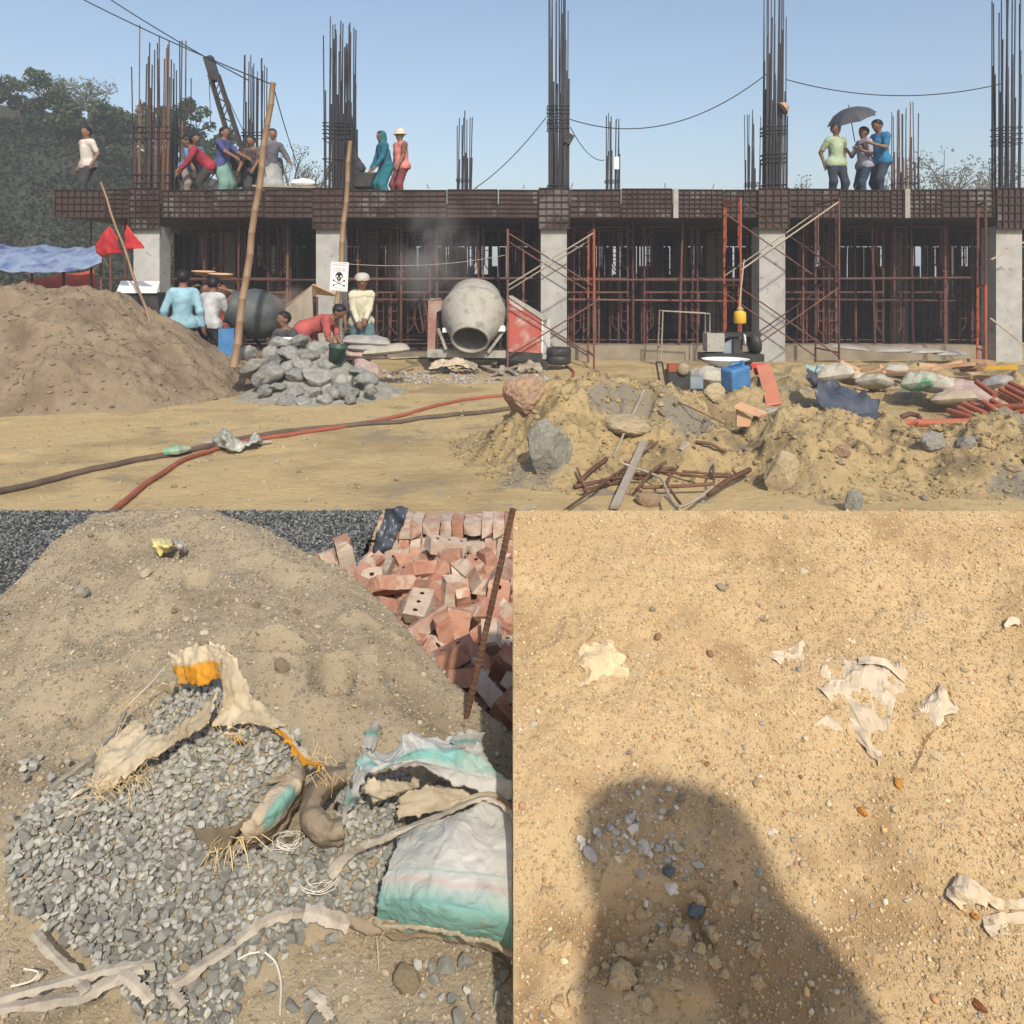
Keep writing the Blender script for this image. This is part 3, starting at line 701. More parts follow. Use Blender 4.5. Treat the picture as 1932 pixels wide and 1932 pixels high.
o = scatter_mesh('sand_clods', np.stack([qx, qy, zz + .008], 1)[ok], rr.gamma(2, .008, n)[ok] + .006, M_heap, rr); tag(o, 'small clods of brown sand strewn over the sand heap', 'sand clods', kind='stuff')
# ------------------------------------------------------------------ pile of broken rock
rock_me = [stone_mesh('rock', M_rock, 100 + i, 3, True, cuts=9, lo=.6, hi=.88, aniso=.3, noise=.015) for i in range(7)]
rkl = [(478, 690, 48), (515, 672, 44), (548, 668, 50), (585, 672, 46), (622, 690, 40), (510, 705, 52), (555, 708, 40), (603, 712, 62), (645, 722, 46), (690, 715, 42), (520, 730, 36), (556, 740, 34), (590, 742, 36), (625, 745, 32), (655, 738, 42),
       (498, 738, 30), (540, 758, 44), (575, 760, 34), (610, 755, 30), (530, 650, 42), (560, 645, 34), (600, 655, 40), (470, 665, 34), (675, 700, 34), (640, 668, 36), (490, 715, 30), (572, 690, 40), (660, 755, 24), (545, 690, 36), (700, 735, 26)]
for i, (px, row, s) in enumerate(rkl):
    y = 10.05 + (770 - row) / 120 * 1.3; p = P(px, row, y); r = s / 2 / F * y * 1.18
    o = inst('rock', rock_me[i % 7], None, p, (rr.uniform(-.5, .5), rr.uniform(-.4, .4), rr.uniform(0, 6)), (r * rr.uniform(.95, 1.25), r, r * rr.uniform(.7, .95)))
    tag(o, 'grey broken rock lying in the pile between sand heap and mixer', 'rock', 'rocks in the grey pile')
v, f = grid_mesh(np.linspace(-4.1, -1.5, 60), np.linspace(9.5, 12.6, 60), lambda x, y: .62 * np.exp(-((x + 2.75) / .75) ** 2 - ((y - 11.2) / .75) ** 2) - .06 + .03 * fbm(x * 5, y * 5, 0, 3, 4))
tag(mk('rubble_mound', v, f, M_greyrock, smooth=True), 'low mound of grey rubble under the rock pile', 'rubble')
# ------------------------------------------------------------------ bamboo poles and sign
def bamboo(a, b, r, label, nodes=14):
    a, b = A(a), A(b); t = thing('bamboo_pole', label, 'bamboo pole', a); m = MB(); pts = []; rad = []
    for i in range(nodes):
        u = i / (nodes - 1); p = a + (b - a) * u + A([.012 * math.sin(i * 1.7), 0, 0]); e = (b - a) / np.linalg.norm(b - a) * .012
        rr_ = r * (1 - .25 * u)
        pts += [p - e, p, p + e]; rad += [rr_, rr_ * 1.14, rr_]
    m.tube(pts, rad, 8).obj('culm', M_bamboo, t, True); return t
bamboo(P(441, 672, 10.6) - A([0, 0, .15]), P(515, 158, 11.2), .056, 'tall bamboo pole leaning in front of the dark mixer drum')
bamboo(P(628, 690, 12.4), P(661, 268, 12.7), .05, 'bamboo pole carrying the skull warning sign', 12)
bamboo(P(284, 585, 11.6) - A([0, 0, .2]), P(190, 345, 12.2), .022, 'thin dark bamboo pole with a red flag', 10)
sg = thing('warning_sign', 'white skull and crossbones danger sign hung on a bamboo pole', 'sign', P(640, 522, 12.45))
def sp(u, w, d=0.0): return P(640, 522, 12.45) + rotm(0, .05, 0) @ A([(u - .5) * .285, -d, (.5 - w) * .47])
MB().prism([sp(0, 0), sp(1, 0), sp(1, 1), sp(0, 1)], (0, .012, 0)).obj('board', M_white, sg)
M_redpaint = mat('sign_red', (.5, .03, .03), rough=.5)
def stroke(m, pts, w=.008, d=.004):
    for a, b in zip(pts[:-1], pts[1:]): m.span(sp(*a, d), sp(*b, d), w, .003)
m = MB(); stroke(m, [(.06, .03), (.94, .03), (.94, .97), (.06, .97), (.06, .03)], .006); m.obj('border', M_black, sg)
m = MB()
for k, u in enumerate((.16, .27, .38, .49, .60, .71, .82)):
    stroke(m, [(u - .05, .09), (u + .05, .09)], .008); stroke(m, [(u, .09), (u + (.03 if k % 2 else -.01), .15)], .008)
m.obj('lettering', M_redpaint, sg)
m = MB()
for w in (.22, .29):
    for k, u in enumerate((.22, .34, .46, .58, .70, .80)): stroke(m, [(u - .05, w), (u + .04, w)], .006); stroke(m, [(u, w), (u + (.02 if k % 3 else -.02), w + .045)], .006)
for k, u in enumerate((.28, .40, .52, .64, .74)): stroke(m, [(u - .05, .88), (u + .05, .88)], .006); stroke(m, [(u, .88), (u + .01, .93)], .006)
m.obj('lettering', M_black, sg)
m = MB(); c = sp(.5, .50, .006)
m.add([c + rotm(0, .05, 0) @ A([.062 * math.cos(a) * (1 if math.sin(a) > -.3 else .62), 0, .075 * math.sin(a)]) for a in np.linspace(0, 2 * math.pi, 20, endpoint=False)], [tuple(range(20))])
stroke(m, [(.2, .63), (.8, .80)], .016); stroke(m, [(.8, .63), (.2, .80)], .016)
for u, w in ((.2, .63), (.8, .80), (.8, .63), (.2, .80)): m.box(sp(u, w, .005), (.026, .003, .026))
m.obj('skull', M_black, sg)
m = MB()
for du in (-.11, .11): m.box(sp(.5 + du, .49, .008), (.024, .003, .026))
m.box(sp(.5, .555, .008), (.014, .003, .018)); stroke(m, [(.42, .615), (.58, .615)], .008, .008)
m.obj('skull_face', M_white, sg)
# ------------------------------------------------------------------ tarpaulins, flag, box
tp = thing('tarpaulin_shelter', 'blue and red tarpaulin shelter on poles behind the sand heap', 'shelter', (-8.2, 13, 0))
patch('blue_sheet', [[P(-60, 455, 13.4), P(60, 460, 13.6), P(150, 466, 13.6), P(192, 455, 13.5)], [P(-60, 478, 12.9), P(60, 482, 13), P(140, 482, 13.1), P(195, 462, 13.2)], [P(-60, 508, 12.6), P(60, 512, 12.7), P(130, 508, 12.8), P(190, 492, 13)]], M_tarpblue, tp, 50, 20, .03, 2.5, .01, seed=3)
patch('red_sheet', [[P(35, 532, 14.0), P(90, 520, 14.1), P(178, 508, 14.2)], [P(20, 552, 13.6), P(90, 552, 13.7), P(185, 545, 13.8)]], M_tarpred, tp, 30, 12, .02, 3, .01, seed=5)
for px, ra, rb in ((190, 445, 640), (208, 470, 640), (172, 500, 640), (120, 505, 640), (60, 510, 640)):
    MB().tube([P(px, ra, 13.3), P(px + 2, rb, 13.3)], .022, 6).obj('pole', M_rust, tp)
fl = thing('red_flag', 'torn red cloth flag tied to the thin bamboo pole', 'flag', P(230, 455, 12))
patch('cloth', [[P(176, 462, 12.3), P(204, 428, 12.1), P(222, 446, 12.0)], [P(180, 476, 12.3), P(206, 462, 12.1), P(224, 462, 12)], [P(192, 486, 12.3), P(210, 480, 12.1), P(228, 478, 12)]], M_flag, fl, 16, 10, .02, 5, .008, seed=8)
patch('cloth', [[P(237, 424, 12), P(250, 440, 11.95), P(272, 466, 11.9)], [P(228, 472, 12), P(248, 470, 11.95), P(270, 468, 11.9)]], M_flag, fl, 16, 10, .02, 5, .006, seed=9)
bx = thing('steel_tray_box', 'dark box with a white slanting lid behind the sand heap', 'box', P(262, 580, 12.6))
MB().prism([P(222, 552, 12.4), P(298, 552, 12.4), P(300, 600, 12.4), P(222, 600, 12.4)], (0, .5, 0)).obj('body', M_dark, bx)
MB().prism([P(220, 553, 12.35), P(296, 553, 12.35), P(302, 534, 12.9), P(228, 533, 12.9)], (0, 0, .03)).obj('lid', M_white, bx)
# ------------------------------------------------------------------ cement mixers
Z6 = lambda a, b, y=14.3: P(735.9 + a * .3028, 377.4 + b * .3028, y)
mx = thing('cement_mixer', 'large grey drum cement mixer with a faded red engine housing', 'cement mixer', G(910, 700))
dc = Z6(520, 715, 14.25); ax = A([-.06, -.74, -.67]); d_, u_, w_ = frame_of(ax); RD = np.stack([u_, w_, d_], 1)
dm = MB().lathe([(.05, -.52), (.40, -.52), (.47, -.48), (.56, -.20), (.575, -.12), (.60, -.10), (.60, -.02), (.575, 0), (.575, .16), (.54, .22), (.34, .58), (.35, .60), (.35, .65), (.31, .65), (.31, .58), (.5, .2), (.5, -.3), (.05, -.44)], 40, RD, dc)
dr = dm.obj('drum', M_mixgrey, mx, True)
MB().lathe([(.603, -.095), (.625, -.095), (.625, -.03), (.603, -.03), (.603, -.095)], 44, RD, dc, False).obj('ring_gear', M_dark, dr)
MB().lathe([(.545, .215), (.556, .225), (.535, .24)], 40, RD, dc, False).obj('seam', M_mixgrey, dr)
for k in range(3):
    a = k * 2.1 + .4; p = [dc + RD @ A([math.cos(a) * r_, math.sin(a) * r_, z_]) for r_, z_ in ((.45, .05), (.36, .4), (.26, .66))]
    MB().tube(p, .02, 5).obj('mixing_blade', M_dark, dr)
yk = MB(); yo = [Z6(*q, 14.5) for q in ((318, 720), (340, 640), (430, 556), (530, 548), (630, 556), (712, 620), (720, 720), (680, 720), (670, 640), (600, 590), (470, 585), (390, 650), (360, 720))]
yk.prism(yo, (0, .12, 0)).obj('yoke', M_mixgrey, mx)
lp = MB(); lp.prism([Z6(238, 625), Z6(312, 620), Z6(330, 640), Z6(328, 680), Z6(290, 700), Z6(278, 980), Z6(232, 985)], (0, .35, 0)).obj('side_post', M_redgrey, mx)
MB().prism([Z6(246, 622, 14.28), Z6(318, 618, 14.28), Z6(336, 644, 14.7), Z6(300, 640, 14.7)], (0, 0, .02)).obj('post_cap', M_mixgrey, mx)
wc = Z6(192, 725, 14.3); wn = A([-.85, -.45, 0]); _, wu, ww = frame_of(wn); RW = np.stack([wu, ww, wn / np.linalg.norm(wn)], 1)
wh = MB().tube([wc + RW @ A([.31 * math.cos(a), .31 * math.sin(a), 0]) for a in np.linspace(0, 2 * math.pi, 33)], .017, 6, False).obj('hand_wheel', M_rust, mx, True)
for k in range(4):
    a = k * math.pi / 2 + .4; MB().tube([wc, wc + RW @ A([.31 * math.cos(a), .31 * math.sin(a), 0])], .011, 5).obj('spoke', M_rust, mx)
MB().tube([wc, Z6(260, 700, 14.4)], .025, 6).obj('wheel_shaft', M_dark, mx)
hs = MB().prism([Z6(738, 606), Z6(945, 742), Z6(942, 962), Z6(730, 950)], (0, .7, 0)); ho = hs.obj('engine_housing', M_mixred, mx)
MB().prism([Z6(732, 600, 14.27), Z6(760, 598, 14.27), Z6(992, 738, 14.27), Z6(950, 748, 14.27)], (0, .78, 0)).obj('housing_cover', M_mixgrey, mx)
MB().prism([Z6(946, 746, 14.31), Z6(992, 740, 14.8), Z6(990, 955, 14.8), Z6(944, 962, 14.31)], (.02, 0, 0)).obj('housing_side', M_white, mx)
for k in range(5):
    MB().span(Z6(800, 785 + k * 14, 14.285), Z6(868, 793 + k * 14, 14.285), .012, .02).obj('vent_slat', M_dark, ho)
MB().prism([Z6(722, 945, 14.24), Z6(950, 955, 14.24), Z6(950, 1005, 14.24), Z6(722, 1000, 14.24)], (0, .8, 0)).obj('base_beam', M_dark, mx)
MB().prism([Z6(232, 930, 14.2), Z6(735, 940, 14.2), Z6(735, 985, 14.2), Z6(232, 980, 14.2)], (0, .1, 0)).obj('base_beam', M_mixgrey, mx)
for a, b in (((300, 800), (350, 930)), ((720, 800), (610, 950)), ((640, 840), (720, 790))): MB().span(Z6(*a, 14.15), Z6(*b, 14.15), .08, .05).obj('strut', M_mixgrey, mx)
MB().box(Z6(690, 800, 14.1), (.14, .1, .1)).obj('bearing_block', M_white, mx)
MB().box(Z6(345, 810, 14.1), (.1, .1, .08)).obj('bearing_block', M_white, mx)
for px in (820, 1020): MB().box(G(px, 700) + A([0, .4, .07]), (.3, .5, .16)).obj('foot', M_dark, mx)
# dark second mixer
m2 = thing('cement_mixer', 'dark round drum cement mixer behind the leaning bamboo pole', 'cement mixer', G(480, 690))
dc2 = P(484, 592, 12.7); ax2 = A([-.88, -.30, .28]); d_, u_, w_ = frame_of(ax2); R2 = np.stack([u_, w_, d_], 1)
b2 = MB().lathe([(.04, -.42), (.25, -.40), (.38, -.2), (.41, 0), (.39, .15), (.27, .40), (.28, .46), (.24, .46), (.24, .40), (.33, .1), (.2, -.3), (.04, -.34)], 32, R2, dc2).obj('drum', M_mixdark, m2, True)
MB().lathe([(.272, .395), (.30, .40), (.30, .47), (.25, .475), (.25, .44)], 32, R2, dc2, False).obj('mouth_rim', M_mixgrey, b2)
MB().lathe([(.412, -.04), (.44, -.04), (.44, .04), (.412, .04), (.412, -.04)], 32, R2, dc2, False).obj('ring_gear', M_dark, b2)
for a, b in (((450, 590), (440, 690)), ((525, 590), (535, 690)), ((452, 600), (520, 690)), ((440, 688), (535, 688))): MB().tube([P(*a, 12.9), P(*b, 12.9)], .03, 6).obj('stand_leg', M_dark, m2)
hp = thing('loading_hopper', 'open plywood loading hopper tilted behind the squatting worker', 'hopper', P(590, 640, 13.2))
MB().prism([P(532, 582, 13), P(590, 537, 13), P(640, 560, 13.3), P(600, 556, 13.2)], (0, .04, .015)).obj('tray', M_board, hp)
MB().prism([P(536, 584, 12.95), P(588, 540, 12.95), P(592, 640, 13), P(548, 645, 13)], (0, .05, 0)).obj('side_panel', M_plank, hp)
MB().prism([P(560, 618, 12.7), P(590, 608, 12.7), P(600, 640, 12.7), P(560, 650, 12.7)], (0, .05, 0)).obj('orange_panel', M_orange, hp)
for px in (545, 598): MB().tube([P(px, 560, 13.2), P(px, 680, 13.2)], .022, 6).obj('leg', M_rust, hp)
# ------------------------------------------------------------------ cement sacks, bucket, basin
def sack(c, size, rot, mt, label, group=None, seed=0, name='cement_sack', cat='sack'):
    n = 22; u = np.linspace(-1, 1, n); U, V = np.meshgrid(u, u)
    t = (np.clip(1 - np.abs(U) ** 3.2, 0, 1) * np.clip(1 - np.abs(V) ** 2.6, 0, 1)) ** .5
    pin = 1 - .10 * np.abs(U) ** 4
    nz_ = .22 * fbm(U * 2.2 + seed, V * 2.2, 0, 4, seed)
    up = np.stack([U, V * pin, t * (1 + nz_)], -1).reshape(-1, 3); lo_ = np.stack([U, V * pin, -t * .8], -1).reshape(-1, 3)
    i = np.arange((n - 1) * n).reshape(n - 1, n)[:, :-1].ravel(); q = np.stack([i, i + 1, i + n + 1, i + n], 1)
    v = np.vstack([up, lo_]) * (A(size) / 2); f = np.vstack([q, q[:, ::-1] + n * n])
    o = mk(name, v, f, mt, smooth=True); o.location = [float(k) for k in c]; o.rotation_euler = rot
    return tag(o, label, cat, group)
Y = 11.9
for px, row, s, mt, lab in ((686, 668, 1, M_sackp, 'pink cement sack at the bottom of the stack by the red-shirted man'), (700, 656, 1, M_sackg, 'dusty cement sack second from the top of the stack'), (692, 644, 1, M_sackg, 'grey cement sack on top of the stack by the pale-clothed man'),
                            (640, 672, 1, M_sackp, 'pink cement sack lying behind the rock pile'), (728, 660, 1, M_sackw, 'pale cement sack leaning at the right of the stack')):
    sack(P(px, row, Y), (.72, .44, .17), (.06, .08 * (row % 3 - 1), .2 + .3 * (row % 2)), mt, lab, 'cement sacks', row)
sack(P(692, 694, 11.0), (.36, .3, .16), (.5, .3, .4), M_sackp, 'slumped pinkish sack beside the green bucket', None, 4)
bk = thing('bucket', 'dark green bucket tipped on top of the rock pile', 'bucket', P(633, 682, 10.9))
MB().lathe([(.10, 0), (.125, .22), (.135, .23), (.115, .22), (.09, .02)], 20, rotm(.15, .2, 0), P(633, 682, 10.9)).obj('shell', M_green, bk, True)
MB().tube([P(633, 682, 10.9) + rotm(.15, .2, 0) @ A([.13 * math.cos(a), -.02 - .1 * math.sin(a), .22]) for a in np.linspace(0, math.pi, 12)], .004, 5).obj('handle', M_dark, bk)
MB().lathe([(.12, 0), (.17, .06), (.18, .065), (.165, .06), (.11, .01)], 20, rotm(.1, 0, 0), P(535, 648, 11.4)).top('head_pan', M_white, 'shallow white pan lying on the rocks beside the squatting man', 'pan')
MB().box(P(432, 650, 12.0), (.24, .24, .5)).top('blue_drum', M_bluep, 'blue plastic canister beside the dark mixer', 'canister')
ty = thing('tyre_stack', 'two old tyres stacked beside the red mixer housing', 'tyre', G(1054, 693))
for k in range(2):
    MB().lathe([(.14, -.06), (.2, -.085), (.23, -.05), (.23, .05), (.2, .085), (.14, .06), (.14, -.06)], 22, None, P(1054, 678 - k * 14, 14.3), False).obj('tyre', M_dark, ty, True)
# planks and scrap in front of the mixer
pl = [((600, 1040), (720, 985), .10), ((480, 1000), (700, 1080), .09), ((640, 1090), (800, 1030), .06), ((0, 985), (230, 975), .08), ((150, 1030), (0, 1075), .05), ((330, 980), (480, 965), .12), ((590, 1110), (760, 1105), .05), ((690, 1080), (715, 980), .09), ((700, 1040), (790, 1085), .08), ((480, 1020), (560, 1060), .06)]
for i, (a, b, w) in enumerate(pl):
    pa, pb_ = Z6(*a, 13.3), Z6(*b, 13.3); ga, gb = G(*project(pa), .05), G(*project(pb_), .06)
    MB().span(ga, gb, w, .025).top('scrap_plank', M_plank, 'grey cement-splashed plank lying in front of the big mixer', 'plank', 'scrap planks before the mixer')
o = scatter_mesh('cement_rubble', np.stack([rr.uniform(-2.6, .6, 700), rr.uniform(12.2, 13.9, 700), np.full(700, .012)], 1), rr.gamma(1.2, .011, 700) + .005, M_sackg, rr); tag(o, 'crumbs of grey cement rubble spread in front of the mixer', 'rubble', kind='stuff')
for k, (px, row) in enumerate(((835, 688), (862, 685), (880, 690), (1000, 690))):
    tag(patch('cement_bag', [[P(px - 22, row - 6, 13.6), P(px, row - 12, 13.7), P(px + 20, row - 6, 13.6)], [P(px - 26, row + 6, 13.3), P(px, row + 2, 13.4), P(px + 24, row + 8, 13.3)]], M_rags, None, 16, 10, .02, 9, .012, seed=30 + k, loc=P(px, row + 6, 13.4)), 'crumpled empty cement bag on the ground before the mixer', 'bag', 'empty bags before the mixer')
# ------------------------------------------------------------------ hoses on the yard and the plastic sheet
def hose(pts, r, mt, label):
    q = crom([G(a, b, .03) for a, b in pts], 60); q[:, 2] = gz(q[:, 0], q[:, 1]) + r * .8; MB().tube(list(q), r, 8).top('hose', mt, label, 'hose', smooth=True)
hose([(-40, 935), (20, 922), (120, 895), (250, 868), (400, 838), (520, 815), (650, 800), (780, 790), (930, 778), (1010, 768)], .028, M_hose_b, 'dark brown hose running across the yard from the left edge')
hose([(190, 990), (212, 962), (270, 915), (340, 870), (400, 845), (470, 830), (560, 815), (680, 795), (840, 762), (900, 750), (960, 745), (1040, 731), (1075, 715), (1082, 700), (1068, 690)], .024, M_hose_r, 'red hose curving from the bottom up to the tyres by the mixer')
ps = thing('plastic_sheet', 'crumpled clear plastic sheet lying on the crossing hoses', 'plastic sheet', G(440, 838))
pg = lambda a, b, h: G(a, b, h)
patch('sheet', [[pg(405, 820, .04), pg(425, 806, .22), pg(440, 826, .10), pg(462, 832, .05), pg(480, 812, .14), pg(492, 825, .06)], [pg(400, 832, .05), pg(425, 825, .16), pg(445, 840, .06), pg(470, 838, .06), pg(486, 830, .10), pg(500, 832, .03)], [pg(408, 842, .02), pg(428, 850, .03), pg(448, 850, .02), pg(470, 845, .02), pg(490, 840, .02), pg(505, 838, .01)]], M_plasticsheet, ps, 40, 18, .02, 14, .008, seed=61)
MB().span(G(385, 833, .05), G(412, 832, .05), .05, .02).top('wood_chip', M_plank, 'short pale batten under the plastic sheet on the hoses', 'batten')
MB().span(G(488, 834, .04), G(512, 832, .04), .035, .02).top('wood_chip', M_plank, 'second pale batten poking from the right of the plastic sheet', 'batten')
MB().tube([G(310, 852, .05), G(335, 849, .06), G(358, 846, .05)], [.03, .045, .02], 7).top('green_bottle', M_sackgreen, 'flattened green bottle beside the dark hose', 'bottle')
# ------------------------------------------------------------------ crane boom on deck
cb = thing('lattice_hoist', 'small lattice hoist with its boom raised above the deck workers', 'hoist', P(470, 350, 17.2))
a0, b0 = P(462, 330, 17.2), P(393, 108, 17.2)
dv = (b0 - a0); L_ = np.linalg.norm(dv); dn = dv / L_; sd = np.cross(dn, [0, 1, 0]); sd /= np.linalg.norm(sd)
cor = [(sd * i * .11 + A([0, 1, 0]) * j * .11) for i in (-1, 1) for j in (-1, 1)]
for c in cor: MB().tube([a0 + c, a0 + c * .8 + dv * .85], .032, 5).obj('chord', M_dark, cb)
for k in range(10):
    u = k / 10 * .85; p = a0 + dv * u; q = a0 + dv * (u + .085)
    for i, j in (((0, 2), (1, 3), (0, 1)) if k % 2 else ((2, 0), (3, 1), (2, 3))): MB().tube([p + cor[i] * .95, q + cor[j] * .95], .013, 4).obj('lacing', M_dark, cb)
MB().span(a0 + dv * .80, b0, .19, .19).obj('boom_head', M_dark, cb)
MB().tube([b0, P(398, 245, 17.2)], .008, 4).obj('hoist_rope', M_cable, cb)
MB().tube([b0, P(470, 270, 17.4)], .008, 4).obj('stay_rope', M_cable, cb)
MB().box(P(470, 318, 17.5), (1.0, .8, .75)).obj('winch_house', M_dark, cb)
MB().lathe([(.2, -.3), (.24, -.28), (.24, .28), (.2, .3)], 18, rotm(0, math.pi / 2, 0), P(505, 318, 17.0)).obj('winch_drum', M_dark, cb)
MB().box(P(695, 342, 16.7), (.62, .6, .30)).top('mortar_box', M_dark, 'dark mixing trough on the deck beside the teal-clothed worker', 'trough')
MB().span(P(480, 352, 16.2), P(600, 355, 16.2), .3, .04).top('deck_plank', M_plank, 'plank laid along the deck edge below the hoist', 'plank')
sack(P(573, 347, 16.4), (.5, .4, .2), (0, 0, .2), M_white, 'white sack with a dark cloth on the deck edge', None, 3)
# ------------------------------------------------------------------ dirt mounds of the right foreground
def mz(x, y):
    def g(cx, cy, rx, rf, rb, h, p=2.0): return h * np.exp(-(np.abs(x - cx) / rx) ** p - (np.abs(y - cy) / np.where(y < cy, rf, rb)) ** p)
    m = g(1.05, 7.4, 1.0, 1.0, .8, .69) + .34 * np.exp(-((x - .32) / .42) ** 2 - ((y - 6.75) / .55) ** 2)
    ridge = .36 * sstep(1.75, 2.4, x) * np.exp(-(np.abs(y - 7.0) / np.where(y < 7, .85, .6)) ** 2.4) * (1 - .12 * np.sin(x * 2.1))
    m = np.maximum(m, ridge) + .25 * np.minimum(m, ridge)
    m = m + .16 * np.exp(-((x - 2.45) / .3) ** 2 - ((y - 6.2) / .35) ** 2) + .13 * np.exp(-((x - 3.9) / .5) ** 2 - ((y - 6.25) / .3) ** 2) + .18 * np.exp(-((x - 2.1) / .5) ** 2 - ((y - 8.2) / .5) ** 2)
    m = m - .12 * np.exp(-((x - 1.55) / .5) ** 2 - ((y - 6.05) / .3) ** 2)
    m = m + .17 * sstep(2.5, 3.4, x) * np.exp(-((y - 10.7) / .7) ** 2) * (1 + .5 * fbm(x, y, 0, 3, 2)) + .12 * np.exp(-((x - 3.0) / .6) ** 2 - ((y - 10.2) / .4) ** 2)   # bank under the debris
    k = np.clip(m * 4, 0, 1)
    m = m + k * (.07 * ridged(x * 1.9, y * 1.9, 4, 31) + .05 * fbm(x * 5, y * 5, 0, 4, 33) + .03 * ridged(x * 9, y * 9, 2, 36) * (fbm(x * 1.5, y * 1.5, 0, 2, 38) > 0) + .022 * fbm(x * 17, y * 17, 0, 3, 35)) - .05
    return m
mzz = lambda x, y: np.maximum(mz(x, y), gz(x, y))
v, f = grid_mesh(np.linspace(-.7, 8.2, 470), np.linspace(5.1, 12.4, 330), mz)
tag(mk('dirt_mound', v, f, M_dirt, smooth=True), 'rough mounds of yellow clay dirt across the right of the yard', 'dirt mound')
rr = np.random.default_rng(15)
n = 9000; qx, qy = rr.uniform(-.6, 6, n), rr.uniform(5.3, 8.2, n); zz = mz(qx, qy); ok = zz > gz(qx, qy) + .0
o = scatter_mesh('dirt_clods', np.stack([qx, qy, zz + .004], 1)[ok], (rr.gamma(1.1, .008, n) + .004)[ok], M_dirt, rr, noise=.1); tag(o, 'crumbling clay clods strewn over the dirt mounds', 'dirt clods', kind='stuff')
ZF = lambda a, b: (849 + a * .293, 660.4 + b * .293)
def onm(px, row, h=0.0): return hit(px, row, mzz, h, 4.5, 14)
def bigrock(name, px, row, w, hgt, mt, label, seed, rot=(0, 0, 0), dep=.8, cuts=9):
    p = onm(px, row + hgt * .40); s = p[1] / F
    o = inst(name, stone_mesh(name, mt, seed, 3, False, cuts=cuts, lo=.6, hi=.92, aniso=.12, noise=.02), None, p + A([0, .05, hgt * s * .38]), rot, (w * s / 2 * 1.1, w * s / 2 * dep, hgt * s / 2 * 1.12))
    return tag(o, label, 'rock')
bigrock('clay_boulder', 992, 742, 88, 100, M_clayrock, 'reddish clay boulder standing on the left end of the dirt mound', 201, (0, .1, .5))
bigrock('rock_slab', 1035, 850, 95, 125, M_greyrock, 'grey triangular rock slab leaning on the left mound', 204, (.25, .15, .2), .45)
bigrock('flat_rock', 1185, 802, 92, 36, M_tanrock, 'flat tan rock jutting out below the mound crest', 207, (0, .06, .1), 1.0)
bigrock('tan_boulder', 1476, 895, 62, 90, M_tanrock, 'tan boulder half buried in the right mound', 211, (.2, .3, 0), .7)
bigrock('grey_boulder', 1772, 838, 62, 40, M_greyrock, 'dark grey rock under the crest of the right mound', 215, (0, .3, .4))
bigrock('small_boulder', 1830, 838, 34, 30, M_greyrock, 'smaller grey rock right of the dark grey one', 216)
bigrock('foot_rock', 1618, 950, 40, 46, M_greyrock, 'upright grey rock at the foot of the right mound', 221, (0, .2, .3), .6)
bigrock('brown_rock', 1590, 855, 46, 30, M_clayrock, 'low brown clay lump on the face of the right mound', 223)
bigrock('yellow_rock', 1350, 745, 44, 42, M_tanrock, 'pointed yellow rock in front of the blue jerrycan', 224, (.1, .4, .3), .6)
bigrock('rusty_rock', 1225, 945, 46, 30, M_clayrock, 'rusty brown stone lying among the iron rods', 226)
# ------------------------------------------------------------------ iron rods and sticks in the hollow
rods = [((800, 880), (1440, 760), .020), ((830, 850), (1010, 700), .022), ((740, 1030), (1120, 760), .012), ((1240, 885), (1700, 862), .018), ((1660, 930), (1930, 770), .026), ((1040, 820), (1340, 590), .010), ((1580, 590), (1780, 660), .018), ((1460, 330), (1780, 480), .008),
        ((1400, 860), (1470, 750), .014), ((1200, 900), (1390, 720), .016), ((820, 760), (880, 900), .014), ((1500, 780), (1810, 800), .014), ((1350, 780), (1700, 830), .013), ((960, 880), (1030, 850), .012), ((1695, 740), (1700, 850), .012), ((860, 900), (1280, 800), .013), ((1420, 900), (1500, 1010), .014), ((1000, 830), (1240, 830), .012)]
for i, (a, b, r) in enumerate(rods):
    pa, pb_ = onm(*ZF(*a), .03 + .012 * (i % 6)), onm(*ZF(*b), .04 + .015 * (i % 5))
    MB().tube([pa, (pa + pb_) / 2 + A([0, 0, rr.uniform(-.01, .03)]), pb_], r * .8, 6).top('iron_rod', M_rebar_rust, 'rusty iron rod in the tangle in front of the dirt mound', 'rod', 'rusty rods in the hollow')
m = MB(); q = [onm(*ZF(*k), .12) for k in ((1110, 730), (1240, 775), (1350, 820), (1400, 920), (1470, 1010), (1590, 960), (1690, 880))]; m.tube(list(crom(q, 24)), .011, 6).top('bent_rod', M_plank, 'bright bent wire rod on top of the rusty tangle', 'rod')
MB().tube([onm(*ZF(1050, 690), .02), onm(*ZF(1250, 255), .12)], .010, 6).top('pale_stick', M_plank, 'thin pale stick leaning against the mound crest', 'stick')
MB().span(onm(*ZF(1060, 1015), .03), onm(*ZF(1250, 590), .05), .06, .02).top('grey_batten', M_plank, 'grey batten lying up the hollow through the rods', 'batten')
for k, (a, b) in enumerate((((440, 1030), (540, 1005)), ((1480, 640), (1530, 600)))): MB().span(onm(*ZF(*a), .01), onm(*ZF(*b), .012), .05, .012).top('wood_splinter', M_plank, ('pale splinter of wood on the sand near the rods', 'short splinter on the slope above the rods')[k], 'splinter')
